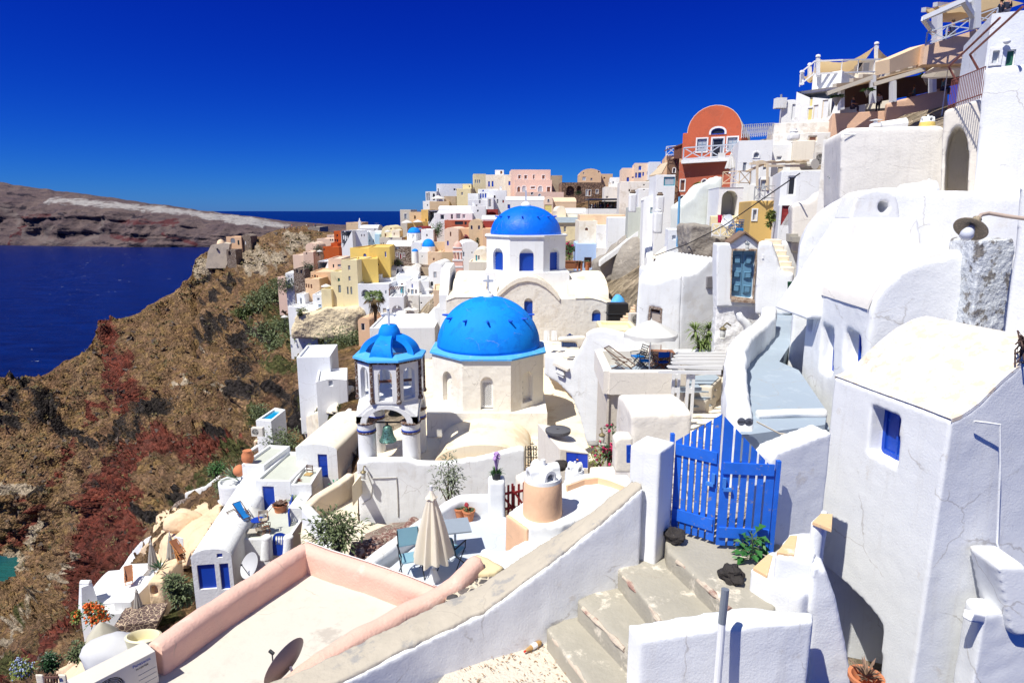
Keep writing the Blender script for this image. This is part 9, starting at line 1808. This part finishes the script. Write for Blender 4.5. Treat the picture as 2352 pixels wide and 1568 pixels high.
drape('garden_terrace','sandy peach garden terraces at the bottom left','terrace',[(560,1110),(700,1080),(960,1100),(960,1250),(800,1330),(780,1600),(300,1600),(420,1500),(480,1250)],plaster('sandy_terrace',(.70,.55,.38),(.76,.68,.55),.7,.4),.98,16,.2)
g=thing('gate','low dark brown picket gate between white posts at the bottom left','gate',P(440,1560,27)); m=MB()
for k in range(5):m=MB(); x=390+25*k; m.bar(P(x,1600,27),P(x,1490,27),.1,.04); m.build('picket',BRW,g)
m=MB(); m.bar(P(380,1520,26.9),P(500,1515,26.9),.05,.1); m.build('rail',BRW,g)
for x,lab in((335,'left white post of the brown picket gate'),(530,'right white post of the brown picket gate')):m=MB(); m.prism([P(x+a,1490,Y)for a,Y in((-32,27),(38,27),(38,28),(-32,28))],Vector((0,0,-3))); soften(single('gate_post',lab,'post',m,pm('C')),.08,3)
m=MB(); m.blob(DP(870,1245,.93),.85,6,.4,16,12,(.8,.7,1.2)); single('boulder','tall grey boulder in the peach garden','rock',m,simple('pale_rock',(.36,.33,.29),.9),smooth=30)
bsh('tall feathery green shrub left of the blue double doors',1420,560,1650,950,35,1100,G2,31,L=.28,dz=.6); bsh('green flowering shrub in the peach garden',560,1180,750,1400,31,520,G2,32,L=.22); bsh('dark green rounded shrub beside the white planter wall',340,1320,520,1480,31,600,G4,33,L=.22); OF=simple('orange_flower',(.75,.16,.03),.6)
bsh('orange bougainvillea climbing the low white house',690,850,945,1090,34.5,420,G1,34,flower=(OF,190,.075),L=.2); bsh('trailing green creeper with orange flowers at the house corner',600,930,700,1090,35,300,G3,35,flower=(OF,30,.07),L=.22); bsh('pale blue plumbago spilling over the boundary wall',90,1330,290,1560,30,700,G3,36,flower=(simple('plumbago',(.4,.47,.7),.7),260,.045),L=.18); spiky('dark agave on the peach inner wall',P(1375,600,37.5),.9,24,.12,G4)
fr('D')
# pool house and white walls between the cliff and the bell tower
fr('O')
for r in(('house','white windowless house block at the cliff side left of the bell tower',2066,1270,2300,1480,62,8,6,'WB','flat',0,[]),('house','white lower step block with a power box',2200,1440,2420,1560,58,14,5,'W','flat',0,[(2290,1420,2320,1470,'w-c')])):hz(*r,ext=5)
fr('Q'); m=MB(); t=thing('pool','narrow turquoise plunge pool in a white surround above the cliff','pool',P(1690,400,56)); q=[P(x,y,Y)for x,y,Y in((1605,438,53),(1640,440,53),(1752,365,60),(1725,362,60))]
z=q[0].z; q=[Vector((p.x,p.y,z))for p in(PZ(1605,440,z),PZ(1700,445,z),PZ(1790,372,z),PZ(1725,360,z))]; c=sum(q,Vector())/4; i_=[p+(c-p)*.3 for p in q]; m.ring(q,i_,Vector((0,0,-3.5))); m.build('surround',WH,t); m=MB(); m.prism([p-UP*.15 for p in i_],Vector((0,0,-.5))); m.build('water',simple('pool_water',(.01,.30,.52),.08,spec=.8),t)
ac_unit('white air conditioner on the wall below the plunge pool',P(1578,540,51),-5,1.0,.75,.4)
for lab,pts,w,h,mt in(('cream parapet running up from the pool to the bell tower',((1600,570),(1680,480),(1760,400),(1860,320),(1960,260)),.5,2.2,pm('SN')),('white garden wall above the olive scrub',((1545,640),(1620,590),(1700,540),(1800,500)),.5,1.6,WH),('cream stepped wall left of the bell tower',((1780,470),(1880,430),(2000,380),(2120,300),(2200,220)),.8,3,pm('C')),('rough white wall beside the cobbled steps',((2090,560),(2110,470),(2150,400),(2200,360)),.6,2,pm('W2')),('dry stone path edge with reddish stones on the slope',((1080,1000),(1120,945),(1200,915),(1300,905),(1360,915)),.7,1.2,STD),('pale path wall crossing the green scrub',((1170,890),(1290,850),(1380,780),(1450,730)),.5,.9,pm('W2'))):dwall(lab,pts,w,h,mt)
drape('pool_terrace','pale cream terrace beside the plunge pool','terrace',[(1600,560),(1700,440),(1800,370),(1960,300),(2120,300),(2100,380),(1950,440),(1780,500),(1640,600)],pm('C'),.985,14,.05)
bsh('long olive scrub bank between the pool terrace and cave house',1620,500,1900,640,52,800,G2,41,L=.3); bsh('wide dark scrub under the windowless block',1560,330,1690,470,72,500,G2,42,L=.4); bsh('bright green bush on the slope above the rubble path',1290,700,1420,800,62,500,G1,43,L=.3); bsh('olive bush row beside the peach cave roof',1340,800,1460,980,52,600,G2,44,L=.3)
fr('D')
for k,(x,y,r,Y)in enumerate(((720,765,34,112),(780,790,40,100),(660,790,36,130),(640,830,24,128),(830,780,22,98),(620,760,26,150),(690,745,22,125),(640,675,26,195),(600,690,30,225),(570,720,18,230))):s=r*Y/FL; bush(('wide olive scrub clump below the patched cliff revetment','large dusty green bush left of the bell tower crown','green scrub clump on the cliff above the black rocks','small dark bush under the scrub clump','dark green bush beside the palm hut','low green scrub at the left end of the clumps','brown-green scrub under the planter terrace','green scrub below the stone hut terraces','dull green scrub patch far along the cliff','small scrub patch at the far cliff edge')[k],P(x,y,Y*.985),(s*1.7,s*1.2,s*.85),1000,.5*Y/100,.28*Y/100,G2 if k%3 else simple('scrub_green',(.075,.105,.03),.7,var=.4,scale=3),50+k,stems=2)
